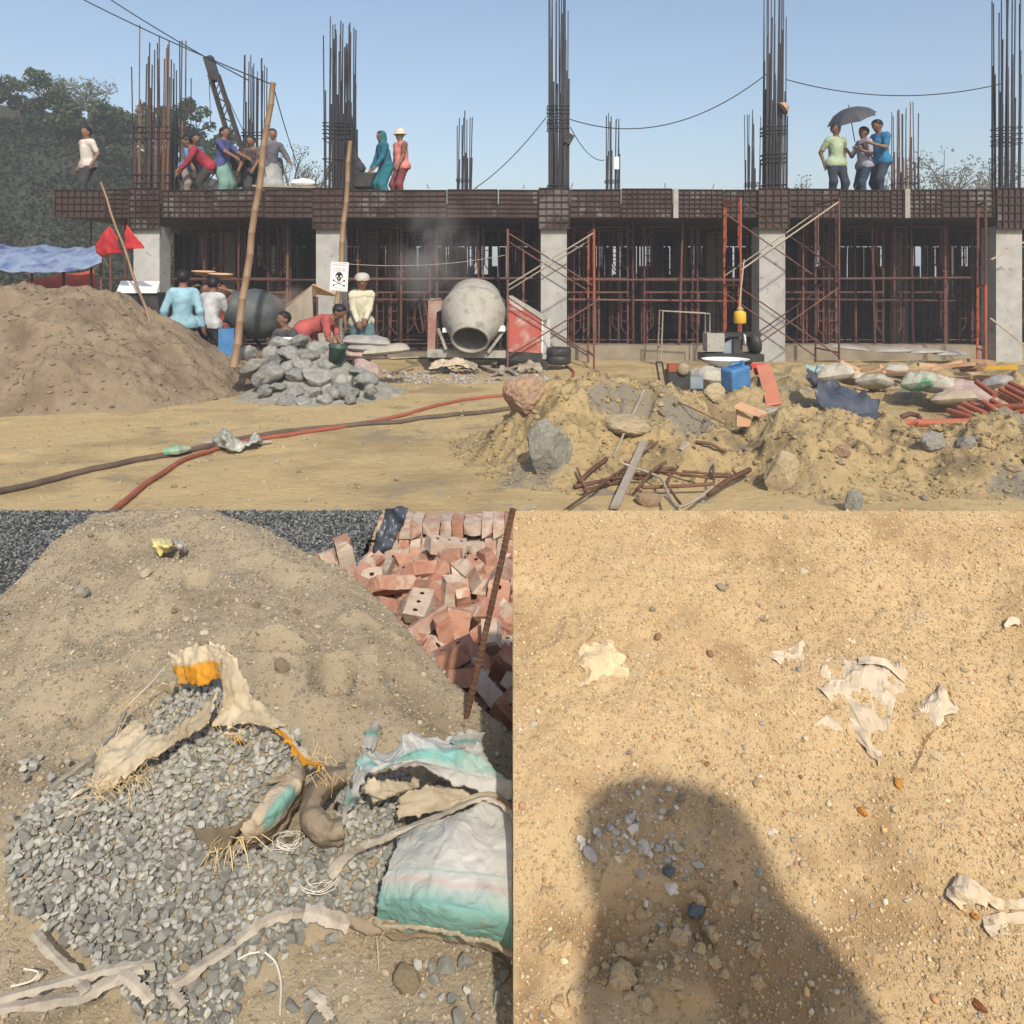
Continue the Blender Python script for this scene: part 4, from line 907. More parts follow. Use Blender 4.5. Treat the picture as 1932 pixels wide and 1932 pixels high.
# ------------------------------------------------------------------ pump, cans, boards, debris
Z1 = lambda a, b: (1320.8 + a * .3165, 622.6 + b * .3165)
def Q(a, b, y): return P(*Z1(a, b), y)
pm = thing('engine_pump', 'blue-grey engine pump with a yellow tank in front of the column', 'pump', Q(210, 205, 12.6)); yp = 12.6
MB().prism([Q(88, 150, yp), Q(110, 118, yp), Q(140, 85, yp), Q(185, 58, yp), Q(248, 52, yp), Q(252, 145, yp)], (0, .42, 0)).obj('casing', M_engine, pm)
MB().prism([Q(70, 60, yp - .02), Q(170, 40, yp - .02), Q(170, 22, yp - .02), Q(70, 30, yp - .02)], (0, .4, 0)).obj('cover', M_mixgrey, pm)
MB().box(Q(222, 98, yp - .02), (.15, .08, .26)).obj('dark_inlet', M_dark, pm)  # dark block for the inlet opening, its inner shade put into the colour
MB().lathe([(.05, -.07), (.17, -.06), (.18, 0), (.17, .06), (.05, .07)], 24, rotm(0, 1.45, .1), Q(322, 80, yp)).obj('flywheel', M_dark, pm, True)
MB().lathe([(.06, .075), (.10, .08), (.09, .10)], 20, rotm(0, -1.6, -.1), Q(298, 60, yp - .1)).obj('pulley', M_white, pm)
MB().box(Q(180, 160, yp), (.95, .5, .12)).obj('bed_frame', M_dark, pm)
MB().box(Q(80, 70, yp + .1), (.28, .3, .3)).obj('gearbox', M_mixgrey, pm)
for a in (90, 270): MB().box(Q(a, 190, yp), (.10, .4, .22)).obj('foot', M_dark, pm)
MB().box(Q(200, 25, yp + .15), (.8, .35, .06)).obj('top_plate', M_dark, pm)
yt = thing('yellow_canister', 'yellow plastic fuel canister standing on the engine pump', 'canister', P(1396, 612, yp + .15))
MB().lathe([(.085, 0), (.10, .02), (.10, .17), (.085, .20), (.04, .22), (.035, .27), (.04, .28)], 16, None, P(1396, 611, yp + .15)).obj('tank', M_yellow, yt, True)
MB().box(P(1396, 583, yp + .15), (.09, .09, .03)).obj('cap', M_rags, yt)
MB().tube([P(1394, 600, yp + .2), P(1398, 545, yp + .3), P(1404, 490, yp + .5)], .012, 5).top('pale_rope', M_plank, 'pale rope hanging down to the yellow canister', 'rope')
MB().lathe([(.22, 0), (.34, .10), (.36, .105), (.33, .10), (.20, .02)], 28, None, P(1368, 690, 11.6)).top('steel_basin', M_white, 'wide pale basin in front of the engine pump', 'basin', smooth=True)
sack(P(1350, 712, 11.3), (.7, .5, .3), (.1, .1, .4), M_sackw, 'pale sack under the basin beside the jerrycan', None, 7, 'white_sack')
jc = thing('jerrycan', 'bright blue plastic jerrycan on the rubble beside the orange board', 'jerrycan', P(1388, 735, 10.4))
R_ = rotm(.1, -.15, .5); jo = P(1388, 712, 10.4)
MB().add((A([[sx * .17, sy * .12, sz * .15] for sx in (-1, 1) for sy in (-1, 1) for sz in (-1, 1)]) * A([1, 1, 1])) @ R_.T + jo, BOXF).obj('body', M_bluep, jc)
bv = jc.children[0].modifiers.new('bevel', 'BEVEL'); bv.width = .035; bv.segments = 3
MB().tube([jo + R_ @ A(k) for k in ((-.08, 0, .14), (-.08, 0, .19), (.05, 0, .19), (.08, 0, .14))], .018, 6).obj('handle', M_bluep, jc, True)
MB().lathe([(.03, 0), (.03, .04), (.034, .04), (.034, .06), (.0, .06)], 12, R_, jo + R_ @ A([.13, 0, .14])).obj('cap', M_bluep, jc)
MB().prism([P(1428, 692, 11), P(1455, 690, 11), P(1476, 762, 9.8), P(1447, 766, 9.8)], (0, .03, .02)).top('orange_board', M_orboard, 'orange wooden board leaning beside the jerrycan', 'board')
MB().prism([P(1418, 690, 11.1), P(1450, 692, 11.1), P(1455, 708, 11.0), P(1425, 708, 11)], (0, .05, .03)).top('red_cloth', M_flag, 'small dark red cloth behind the orange board', 'cloth')
wb = thing('wooden_box', 'small broken plywood box on the mound crest', 'box', onm(1412, 806))
b0 = onm(1412, 806)
MB().prism([P(1390, 772, b0[1]), P(1418, 788, b0[1]), P(1416, 806, b0[1]), P(1390, 804, b0[1])], (0, .03, 0)).obj('side', M_board, wb)
MB().prism([P(1386, 770, b0[1] - .06), P(1398, 762, b0[1] + .1), P(1448, 782, b0[1] + .1), P(1436, 788, b0[1] - .06)], (0, 0, .02)).obj('lid', M_board, wb)
sack(P(1468, 778, 8.9), (.36, .26, .09), (0, 0, .2), M_sackw, 'small folded pale sack next to the broken plywood box', None, 9, 'folded_sack')
gn = thing('generator', 'small dusty generator with a bent carrying frame behind the mound', 'generator', P(1280, 730, 10.6))
go = P(1278, 712, 10.6)
MB().box(go + A([0, 0, -.02]), (.3, .25, .24)).obj('engine_block', M_dark, gn); MB().box(go + A([-.06, -.06, .14]), (.17, .15, .10)).obj('fuel_tank', M_orange, gn)
MB().lathe([(.03, -.08), (.08, -.07), (.08, .07), (.03, .08)], 14, rotm(math.pi / 2, 0, 0), go + A([.05, -.1, .13])).obj('air_filter', M_rags, gn, True)
for dx in (-.25, -.17): MB().tube([go + A([dx - .06, -.1, .22]), go + A([dx, -.1, -.12])], .014, 6).obj('frame_tube', M_dark, gn)
MB().tube([go + A([-.31, -.1, .22]), go + A([-.23, -.1, .22])], .014, 6).obj('frame_tube', M_dark, gn)
MB().box(go + A([.24, 0, -.06]), (.18, .2, .16)).obj('alternator', M_engine, gn)
dt = thing('dark_tarpaulin', 'dark blue-black tarpaulin heaped over the debris bank', 'tarpaulin', onm(1600, 785))
patch('sheet', [[P(1530, 690, 9.9), P(1545, 712, 9.8), P(1580, 718, 9.8), P(1620, 730, 9.7), P(1660, 748, 9.6)], [P(1535, 720, 9.4), P(1560, 735, 9.3), P(1600, 742, 9.2), P(1640, 756, 9.1), P(1668, 768, 9.0)], [P(1545, 765, 8.9), P(1575, 782, 8.6), P(1610, 790, 8.5), P(1640, 793, 8.5), P(1672, 793, 8.5)]], M_tarpdark, dt, 40, 26, .07, 4, .02, seed=71)
nt_ = thing('teal_netting', 'pale teal netting bundled behind the dark tarpaulin', 'netting', onm(1545, 715))
patch('net', [[P(1520, 688, 11), P(1540, 682, 11), P(1565, 692, 11)], [P(1525, 705, 10.8), P(1545, 700, 10.7), P(1570, 712, 10.8)], [P(1530, 728, 10.7), P(1550, 722, 10.6), P(1572, 735, 10.6)]], M_netteal, nt_, 20, 16, .06, 7, .02, seed=72)
gn2 = thing('green_net_scrap', 'pale green net scrap lying by the orange pipes', 'net', onm(1858, 815))
patch('net', [[P(1825, 800, 7.5), P(1850, 792, 7.6), P(1880, 803, 7.5), P(1905, 812, 7.5)], [P(1830, 812, 7.3), P(1855, 808, 7.35), P(1880, 822, 7.3), P(1900, 826, 7.3)]], M_netteal, gn2, 24, 10, .035, 12, .012, seed=75)
# rubbish bank: sacks, bags, timbers
for k, (px, row, y, s, mt, lab) in enumerate(((1738, 722, 9.9, (.62, .40, .27), M_sackgreen, 'plump white sack with green stripes on the debris bank'), (1772, 728, 9.8, (.45, .36, .24), M_sackw, 'dusty pale sack right of the green striped sack'), (1576, 705, 10.7, (.5, .4, .25), M_sackw, 'cream sack behind the dark tarpaulin'),
        (1650, 722, 10.4, (.5, .36, .22), M_sackw, 'small crumpled cream sack in the middle of the debris'), (1610, 716, 10.8, (.45, .3, .2), M_rags, 'tan rag bundle behind the dark tarpaulin'), (1830, 738, 9.6, (.6, .42, .2), M_sackp, 'flat pinkish sack beside the orange pipes'), (1800, 752, 9.4, (.5, .4, .18), M_rags, 'dusty tan bag spilled by the orange pipes'),
        (1880, 722, 9.6, (.4, .3, .16), M_sackg, 'grey plastic bag on top of the orange pipes'), (1690, 700, 11.6, (.36, .3, .2), M_sackw, 'pale bag lying among timbers'))):
    sack(P(px, row, y), s, (rr.uniform(-.3, .3), rr.uniform(-.2, .2), rr.uniform(0, 3)), mt, lab, None, 20 + k, 'rubbish_sack')
tm = [((930, 250), (1080, 215)), ((1080, 240), (1330, 285)), ((1220, 250), (1380, 240)), ((1380, 235), (1560, 185)), ((1510, 225), (1700, 210)), ((1480, 290), (1880, 270)), ((830, 185), (950, 240)), ((1100, 270), (1240, 260)), ((1420, 220), (1640, 200)), ((1000, 265), (1100, 250)), ((860, 330), (950, 325)), ((1600, 180), (1750, 190)), ((1300, 205), (1420, 215)), ((1560, 240), (1680, 235))]
for i, (a, b) in enumerate(tm):
    y = 11.4 - .1 * (i % 5); MB().span(Q(*a, y), Q(*b, y - .3 + .06 * (i % 7)), .07 + .02 * (i % 3), .045).top('timber_offcut', M_timber if i % 3 else M_board, 'broken timber offcut in the debris bank along the plinth', 'timber', 'timber offcuts in the debris')
MB().span(Q(1700, 225, 11.2), Q(1890, 222, 11.0), .16, .05).top('yellow_board', M_yellow, 'long yellow board at the right end of the debris', 'board')
v, f = grid_mesh(np.linspace(3.2, 9.5, 120), np.linspace(10.2, 14.2, 70), lambda x, y: (.26 + .10 * ridged(x * 1.5, y * 1.5, 3, 51)) * np.exp(-((y - 12.0) / .95) ** 2) * sstep(3.2, 4.2, x) - .04)
tag(mk('debris_bank', v, f, M_dirt, smooth=True), 'low bank of rubbish and earth along the plinth', 'debris bank')
# orange pipes
pp = [((1480, 480), (1620, 525)), ((1540, 465), (1660, 525)), ((1570, 440), (1700, 500)), ((1620, 440), (1740, 500)), ((1690, 430), (1790, 500)), ((1740, 420), (1850, 490)), ((1760, 375), (1900, 450)), ((1790, 350), (1940, 430)), ((1830, 340), (1950, 400)), ((1660, 520), (1960, 512)), ((1650, 490), (1950, 480)), ((1850, 320), (1960, 370)), ((1700, 460), (1960, 455)), ((1650, 310), (1760, 390)), ((1500, 505), (1650, 540))]
for i, (a, b) in enumerate(pp):
    y = 8.35 + (i % 4) * .07; pa, pb_ = Q(*a, y + .35), Q(*b, y)
    MB().tube([pa, pb_], .033, 10).top('orange_pipe', M_redoxide, 'short red oxide pipe in the heap at the right edge', 'pipe', 'orange pipes heaped at the right')
for a, b, lab in (((905, 560), (1960, 545), 'long red oxide pipe lying along the back of the right mound'), ((1180, 590), (1300, 545), 'thin rusty pipe crossing the long pipe')):
    MB().tube([Q(*a, 8.1), Q(*b, 8.0)], .042 if a[0] < 1000 else .02, 10).top('long_pipe', M_redoxide, lab, 'pipe')
MB().tube([Q(1200, 520, 8.7), Q(1250, 500, 8.7), Q(1300, 510, 8.7), Q(1310, 535, 8.6)], .03, 7).top('rusty_fitting', M_rust, 'rusty bent pipe fitting behind the long pipe', 'pipe fitting')
for k, (px, row) in enumerate(((1680, 660), (1740, 662), (1600, 655), (1790, 666))):
    sack(P(px, row, 15.2), (.7, .4, .08), (.1, rr.uniform(-.1, .1), rr.uniform(-.4, .4)), M_sackg, 'grey sheet-covered bag lying on the plinth beneath the props', 'bags on the plinth', 50 + k, 'plinth_bag')
pi = math.pi
# ------------------------------------------------------------------ golden sand bank, right
R3 = lambda a, b: (952.8 + a * .5116, 943.4 + b * .5116)
YB0, YB1, ZB0 = 1.25, 2.30, .4025; KB = (H - .2945 * YB1 - ZB0) / (YB1 - YB0)
PITS = []
def zBp(x, y): 
    z = ZB0 + KB * (y - YB0); z = np.where(y < YB0, ZB0 - .9 * (YB0 - y), z); return np.where(y > YB1, ZB0 + KB * (YB1 - YB0) - 1.3 * (y - YB1), z)
def zB(x, y):
    x, y = np.broadcast_arrays(A(x), A(y)); a = sstep(YB1 + .02, YB1 - .22, y)
    z = zBp(x, y) + a * (.020 * fbm(x * 2.6, y * 2.6, 0, 3, 81) + .006 * fbm(x * 11, y * 11, 0, 3, 83)) + (.0022 * fbm(x * 45, y * 45, 0, 3, 85)) * (.2 + .8 * a)
    for kind, dx, dy, rx, ry, d in PITS:
        u, w = (x - dx) / rx, (y - dy) / ry; q = u * u + w * w + .35 * fbm(x * 22, y * 22, 0, 3, 87)
        if kind == 'pit': z = z - d * sstep(1.25, .55, q) * np.clip(.45 + .6 * (w + .3), .15, 1)
        else: z = z + d * np.clip(1 - q, 0, 1) ** .6
    return np.where(x < .0015, -.25, z)
def SB(px, row, h=0.0): return hit(px, row, lambda x, y: zBp(x, y), h, .6, 2.6)
for kind, zx, zy, rx, ry, d in (('pit', 560, 1585, .11, .07, .05), ('lump', 640, 1690, .07, .05, .03), ('lump', 400, 1345, .06, .055, .022), ('pit', 470, 1700, .07, .03, .02), ('lump', 500, 1150, .12, .05, .015), ('lump', 560, 1470, .12, .03, .018), ('lump', 60, 420, .14, .10, -.02), ('lump', 340, 600, .075, .06, .015), ('lump', 1600, 900, .035, .10, .012)):
    p = SB(*R3(zx, zy)); PITS.append((kind, p[0], p[1], rx, ry, d))
ybs = np.r_[np.linspace(.75, 1.2, 40), np.linspace(1.203, 2.33, 400), np.linspace(2.35, 3.3, 24)]
v, f = grid_mesh(np.r_[[.001, .002], np.linspace(.005, 1.75, 520), np.linspace(1.8, 3.0, 30)], ybs, zB)
bank = tag(mk('sand_bank', v, f, M_sandR, smooth=True), kind='structure')
rb2 = np.random.default_rng(91)
SC_R = [(.46, .33, .175), (.42, .29, .145), (.52, .395, .235), (.37, .25, .125), (.57, .46, .31), (.40, .30, .185)]
def bgrains(n, smin, smul, sub, dens=None, lift=.35, mult=1.0, cols=SC_R):
    x, y = rb2.uniform(.006, 1.62, n), rb2.uniform(1.16, 2.31, n); k = (x < .67 * y + .02)
    if dens is not None: k &= rb2.random(n) < dens(x, y)
    x, y = x[k], y[k]; s = (smin + rb2.gamma(1.3, smul, len(x))); a = np.where(y > 2.27, .15, lift)
    c = A(cols)[rb2.integers(0, len(cols), len(x))] * rb2.uniform(.8, 1.22, (len(x), 1)) * mult
    return np.stack([x, y, zB(x, y) + s * a], 1), s, c
gp0 = SB(*R3(1500, 1560)); gp1 = SB(*R3(640, 850)); gp2 = SB(*R3(500, 1270))
def dn(x, y):
    return (.05 + .20 * sstep(-.1, .5, fbm(x * 4, y * 4, 0, 3, 95))) * (.35 + .65 * sstep(2.05, 1.6, y)) + .9 * np.exp(-((x - gp0[0]) / .34) ** 2 - ((y - gp0[1]) / .13) ** 2) + .55 * np.exp(-((x - gp1[0]) / .2) ** 2 - ((y - gp1[1]) / .13) ** 2) + .6 * np.exp(-((x - gp2[0]) / .16) ** 2 - ((y - gp2[1]) / .12) ** 2)
p, s, c = bgrains(90000, .0009, .0007, 0); o = scatter_mesh('sand_grains', p, s, M_grain, rb2, None, 0, c); tag(o, 'coarse golden sand grains covering the sand bank', 'sand grains', kind='stuff')
PC = SC_R + [(.50, .28, .14), (.34, .31, .26), (.62, .55, .42), (.42, .24, .15), (.30, .27, .22), (.56, .38, .17)]
p, s, c = bgrains(7000, .0020, .0012, 1, dn, .3, .95, PC); o = scatter_mesh('fine_pebbles', p, s, M_grain, rb2, None, 1, c, cuts=4, lo=.75, hi=.95); tag(o, 'fine mixed pebbles scattered in the golden sand', 'pebbles', kind='stuff')
# named pebbles
def stonecol(name, c, seed): return stone_mesh('pebble', mat('peb_' + name, tuple(q * .85 for q in c), tuple(q * 1.1 for q in c), scale=30, rough=.7, bump=.002, bscale=80), seed, 2, False, cuts=9, lo=.55, hi=.88, aniso=.25)
cm = {'grey': stonecol('grey', (.34, .29, .21), 801), 'orange': stonecol('orange', (.58, .27, .06), 802), 'blue': stonecol('blue', (.16, .18, .18), 803), 'white': stonecol('white', (.58, .53, .44), 804), 'brown': stonecol('brown', (.33, .19, .10), 805), 'yellow': stonecol('yellow', (.62, .54, .33), 806), 'rust': stonecol('rust', (.38, .15, .06), 807), 'sand': stonecol('sand', (.52, .38, .20), 808)}
pbl = [(797, 338, 46, 'grey', 'smooth grey pebble near the top of the golden sand'), (545, 440, 30, 'grey', 'slim grey pebble left of the golden sand centre'), (950, 445, 28, 'grey', 'small grey pebble right of the smooth grey one'), (650, 1125, 42, 'grey', 'grey pebble at the top of the head shadow'), (760, 1118, 26, 'grey', 'thin grey chip at the top right of the head shadow'), (1450, 1040, 48, 'orange', 'orange pebble just below the ground crack'), (1320, 1135, 46, 'orange', 'oval orange pebble left of the pale yellow one'),
       (1735, 1520, 42, 'orange', 'bright orange pebble beside the big paper scraps'), (605, 1385, 64, 'blue', 'tall blue-grey stone inside the shadow'), (700, 1475, 84, 'blue', 'largest blue-grey stone inside the shadow'), (460, 1205, 48, 'white', 'pale chip in the upper left of the shadow'), (497, 1395, 46, 'white', 'white chip left of the blue-grey stones'), (710, 1360, 50, 'white', 'white chip right of the tall blue-grey stone'), (935, 1355, 44, 'white', 'white chip at the right rim of the shadow'), (565, 1285, 44, 'white', 'pale flat chip in the middle of the shadow'),
       (1435, 1138, 40, 'yellow', 'pale yellow pebble right of the oval orange one'), (1750, 1870, 60, 'rust', 'rust brown stone at the bottom right corner'), (1480, 1452, 26, 'white', 'small white pebble left of the big paper scraps'), (1465, 1572, 26, 'white', 'second small white pebble below the paper scraps'), (105, 855, 34, 'white', 'round white pebble at the left edge of the golden sand'), (565, 530, 40, 'brown', 'rusty brown lump left of the golden sand centre'), (755, 600, 36, 'brown', 'small brown clod above the pebbly patch'), (460, 955, 28, 'grey', 'grey pebble above the head shadow'), (1090, 1018, 24, 'brown', 'tiny dark chip right of the head shadow'), (745, 988, 28, 'brown', 'small dark pebble above the head shadow'),
       (320, 1178, 22, 'white', 'small white pebble left of the shadow'), (640, 1300, 52, 'yellow', 'yellowish flat stone in the middle of the shadow'), (610, 1185, 32, 'grey', 'grey chip below the top of the shadow'), (850, 1405, 26, 'rust', 'reddish pebble in the right of the shadow'), (200, 1835, 40, 'sand', 'buried tan stone at the bottom left of the golden sand'), (925, 1065, 34, 'sand', 'flat tan chip right of the head shadow'), (675, 165, 20, 'white', 'tiny white pebble near the top edge'), (1155, 1078, 16, 'white', 'tiny white pebble below the torn paper'), (1035, 66, 22, 'grey', 'tiny grey pebble at the top edge of the bank'), (555, 222, 24, 'yellow', 'small yellow pebble near the top of the golden sand')]
for k, (zx, zy, w, cn, lab) in enumerate(pbl):
    p = SB(*R3(zx, zy)); p[2] = float(zB(p[0], p[1])); r = w * .5116 / 2 / F * p[1]
    tag(inst('pebble', cm[cn], None, p + A([0, -.3 * r * .3, r * .35]), (.45, 0, k * 1.3), (r, r * .9, r * .62)), lab, 'pebble')
# white shell-like crumbs in the shadow
n = 150; q_ = rb2.normal(size=(n, 2)) * A([.06, .045]); px_, row_ = R3(510, 1290); c0 = SB(px_, row_); x, y = c0[0] + q_[:, 0], c0[1] + q_[:, 1]; s = .002 + rb2.gamma(1.3, .0022, n)
o = scatter_mesh('pale_crumbs', np.stack([x, y, zB(x, y) + s * .3], 1), s, M_grain, rb2, None, 1, A([(.55, .50, .42)]) * rb2.uniform(.7, 1.2, (n, 1)), lo=.45, hi=.8); tag(o, 'pale stone crumbs gathered inside the shadow', 'crumbs', kind='stuff')
# clods of damp sand round the hollow
n = 120; px_, row_ = R3(570, 1590); c0 = SB(px_, row_); q_ = rb2.normal(size=(n, 2)) * A([.10, .06]); x, y = np.maximum(c0[0] + q_[:, 0], .03), c0[1] + q_[:, 1]; s = .003 + rb2.gamma(1.2, .005, n)
o = scatter_mesh('damp_clods', np.stack([x, y, zB(x, y) + s * .2], 1), s, M_sandR, rb2, None, 2, None, noise=.1, lo=.6, hi=.9); tag(o, 'crumbled clods of damp sand round the hollow in the shadow', 'clods', kind='stuff')
# torn paper scraps
def scrap(rows, label, seed, h=.006, wr=.006, fray=.004, nu=30, nv=22, m=None):
    R = []
    for r in rows:
        q = []
        for zx, zy, *hh in r:
            p = SB(*R3(zx, zy), (hh[0] if hh else h)); p[2] = max(p[2], float(zB(p[0], p[1])) + (hh[0] if hh else h)); q.append(p)
        R.append(q)
    return tag(patch('paper_scrap', R, m or M_paper, None, max(6, nu // 2), max(5, nv // 2), wr * 1.25, 30, fray * .9, .0012, seed, loc=A(R[len(R) // 2][0]), sm=False), label, 'paper scrap')
scrap([[(1200, 590), (1260, 570), (1340, 575), (1420, 610), (1480, 640, .02)], [(1165, 640), (1250, 650, .012), (1330, 640, .02), (1400, 660, .012), (1485, 690)], [(1150, 700), (1230, 700, .016), (1310, 720), (1400, 720, .02), (1440, 740)], [(1190, 750), (1260, 780), (1320, 790, .014), (1380, 800), (1420, 820)], [(1290, 860), (1330, 870, .012), (1370, 880), (1400, 880, .01), (1410, 890)], [(1355, 940), (1370, 950), (1380, 965), (1390, 955), (1395, 945)]], 'large torn cream paper lying on the golden sand', 161, .005, .006, nu=46, nv=40)
scrap([[(1310, 590, .02), (1400, 610, .028), (1470, 640, .02)], [(1310, 640, .014), (1400, 640, .022), (1490, 690, .008)]], 'curled grey flap on the large torn paper', 162, .02, .004, nu=20, nv=8)
scrap([[(1250, 520), (1285, 515)], [(1245, 555), (1300, 555)]], 'small square paper bit above the large torn paper', 163, .004, .002, nu=8, nv=8)
scrap([[(950, 575), (1040, 540, .012), (1130, 510)], [(990, 590), (1060, 570, .012), (1120, 560)], [(1010, 605), (1060, 605), (1100, 595)]], 'crumpled small paper left of the large torn paper', 164, nu=24, nv=12)
scrap([[(1590, 670), (1620, 690, .018), (1650, 740, .01)], [(1545, 740), (1600, 740, .022), (1690, 775)], [(1530, 790), (1570, 790, .014), (1620, 800)], [(1555, 835), (1575, 840), (1600, 835)]], 'folded white paper right of the large torn paper', 165, .006, .007, nu=26, nv=20)
scrap([[(1140, 840), (1190, 800, .01), (1225, 830)], [(1160, 850), (1200, 850), (1240, 855)]], 'little paper flake below the large torn paper', 166, .004, .003, nu=12, nv=8)
scrap([[(1650, 1385), (1720, 1395, .014), (1790, 1440)], [(1630, 1450), (1710, 1450, .016), (1800, 1470)], [(1680, 1490), (1730, 1500), (1790, 1490)]], 'white paper scrap at the right edge above the orange pebble', 167, nu=24, nv=16)
scrap([[(1780, 1445, .012), (1860, 1465, .012), (1960, 1470)], [(1780, 1490), (1860, 1505), (1960, 1505)]], 'white paper strip running off the right edge', 168, nu=20, nv=8)
scrap([[(1770, 1530), (1850, 1525, .012), (1960, 1520)], [(1780, 1580), (1850, 1570), (1960, 1570)], [(1800, 1615), (1830, 1600), (1960, 1610)]], 'square paper scrap at the right edge below the orange pebble', 169, nu=22, nv=12)
scrap([[(1838, 455), (1870, 430, .01), (1900, 440)], [(1850, 465), (1880, 460), (1905, 460)]], 'small white paper fleck at the right edge high on the bank', 170, .004, .003, nu=10, nv=8)
scrap([[(245, 575), (290, 535, .012), (375, 535, .012), (430, 545)], [(250, 600), (310, 590, .02), (390, 590, .016), (440, 620)], [(290, 640), (330, 650, .012), (400, 650, .012), (450, 660)], [(275, 690), (330, 680), (390, 685), (430, 670)]], 'sand-crusted paper half buried in the upper left of the bank', 171, .004, .006, nu=30, nv=22, m=mat('crusted_paper', (.55, .42, .25), (.64, .51, .33), scale=20, rough=.9, bump=.003, bscale=90))
scrap([[(30, 810), (55, 830), (70, 850)], [(25, 880), (45, 900), (65, 910)]], 'pale shredded paper at the left edge of the bank', 172, .005, .006, nu=10, nv=14)
scrap([[(1000, 265), (1060, 255), (1110, 280)], [(1010, 275), (1070, 285), (1105, 300)]], 'thin white scrap near the top of the bank', 173, .002, .004, fray=.008, nu=16, nv=6)
scrap([[(960, 1225), (985, 1205), (1000, 1215)], [(965, 1235), (990, 1230), (1000, 1230)]], 'tiny white flake right of the shadow', 174, .003, .002, nu=8, nv=6)
# ground crack
M_crk = mat('crack_shadow_soil', (.16, .10, .05), (.2, .13, .07), scale=30)
cpts = crom([SB(*R3(*q)) for q in ((1655, 795), (1600, 850), (1545, 905), (1515, 960), (1490, 1018))], 40); vs, fs = [], []
for i, p in enumerate(cpts):
    w = .0045 * math.sin(pi * (i + 1) / 41) + .001 * rb2.normal(); z = float(zB(p[0], p[1])) + .0016; vs += [[p[0] - w, p[1] - .1 * w, z], [p[0] + w, p[1] + .1 * w, z]]
tag(mk('soil_crack', vs, [(2 * i, 2 * i + 1, 2 * i + 3, 2 * i + 2) for i in range(39)], M_crk), kind='structure')
# where the unseen stand-in must stand for the shadow to fall where the photograph has it
_sp = SB(1290, 1672); _t = (1.52 - _sp[2]) / SUN[2]; PHX, PHY = _sp[0] + SUN[0] * _t, _sp[1] + SUN[1] * _t
print('onlooker', PHX, PHY)
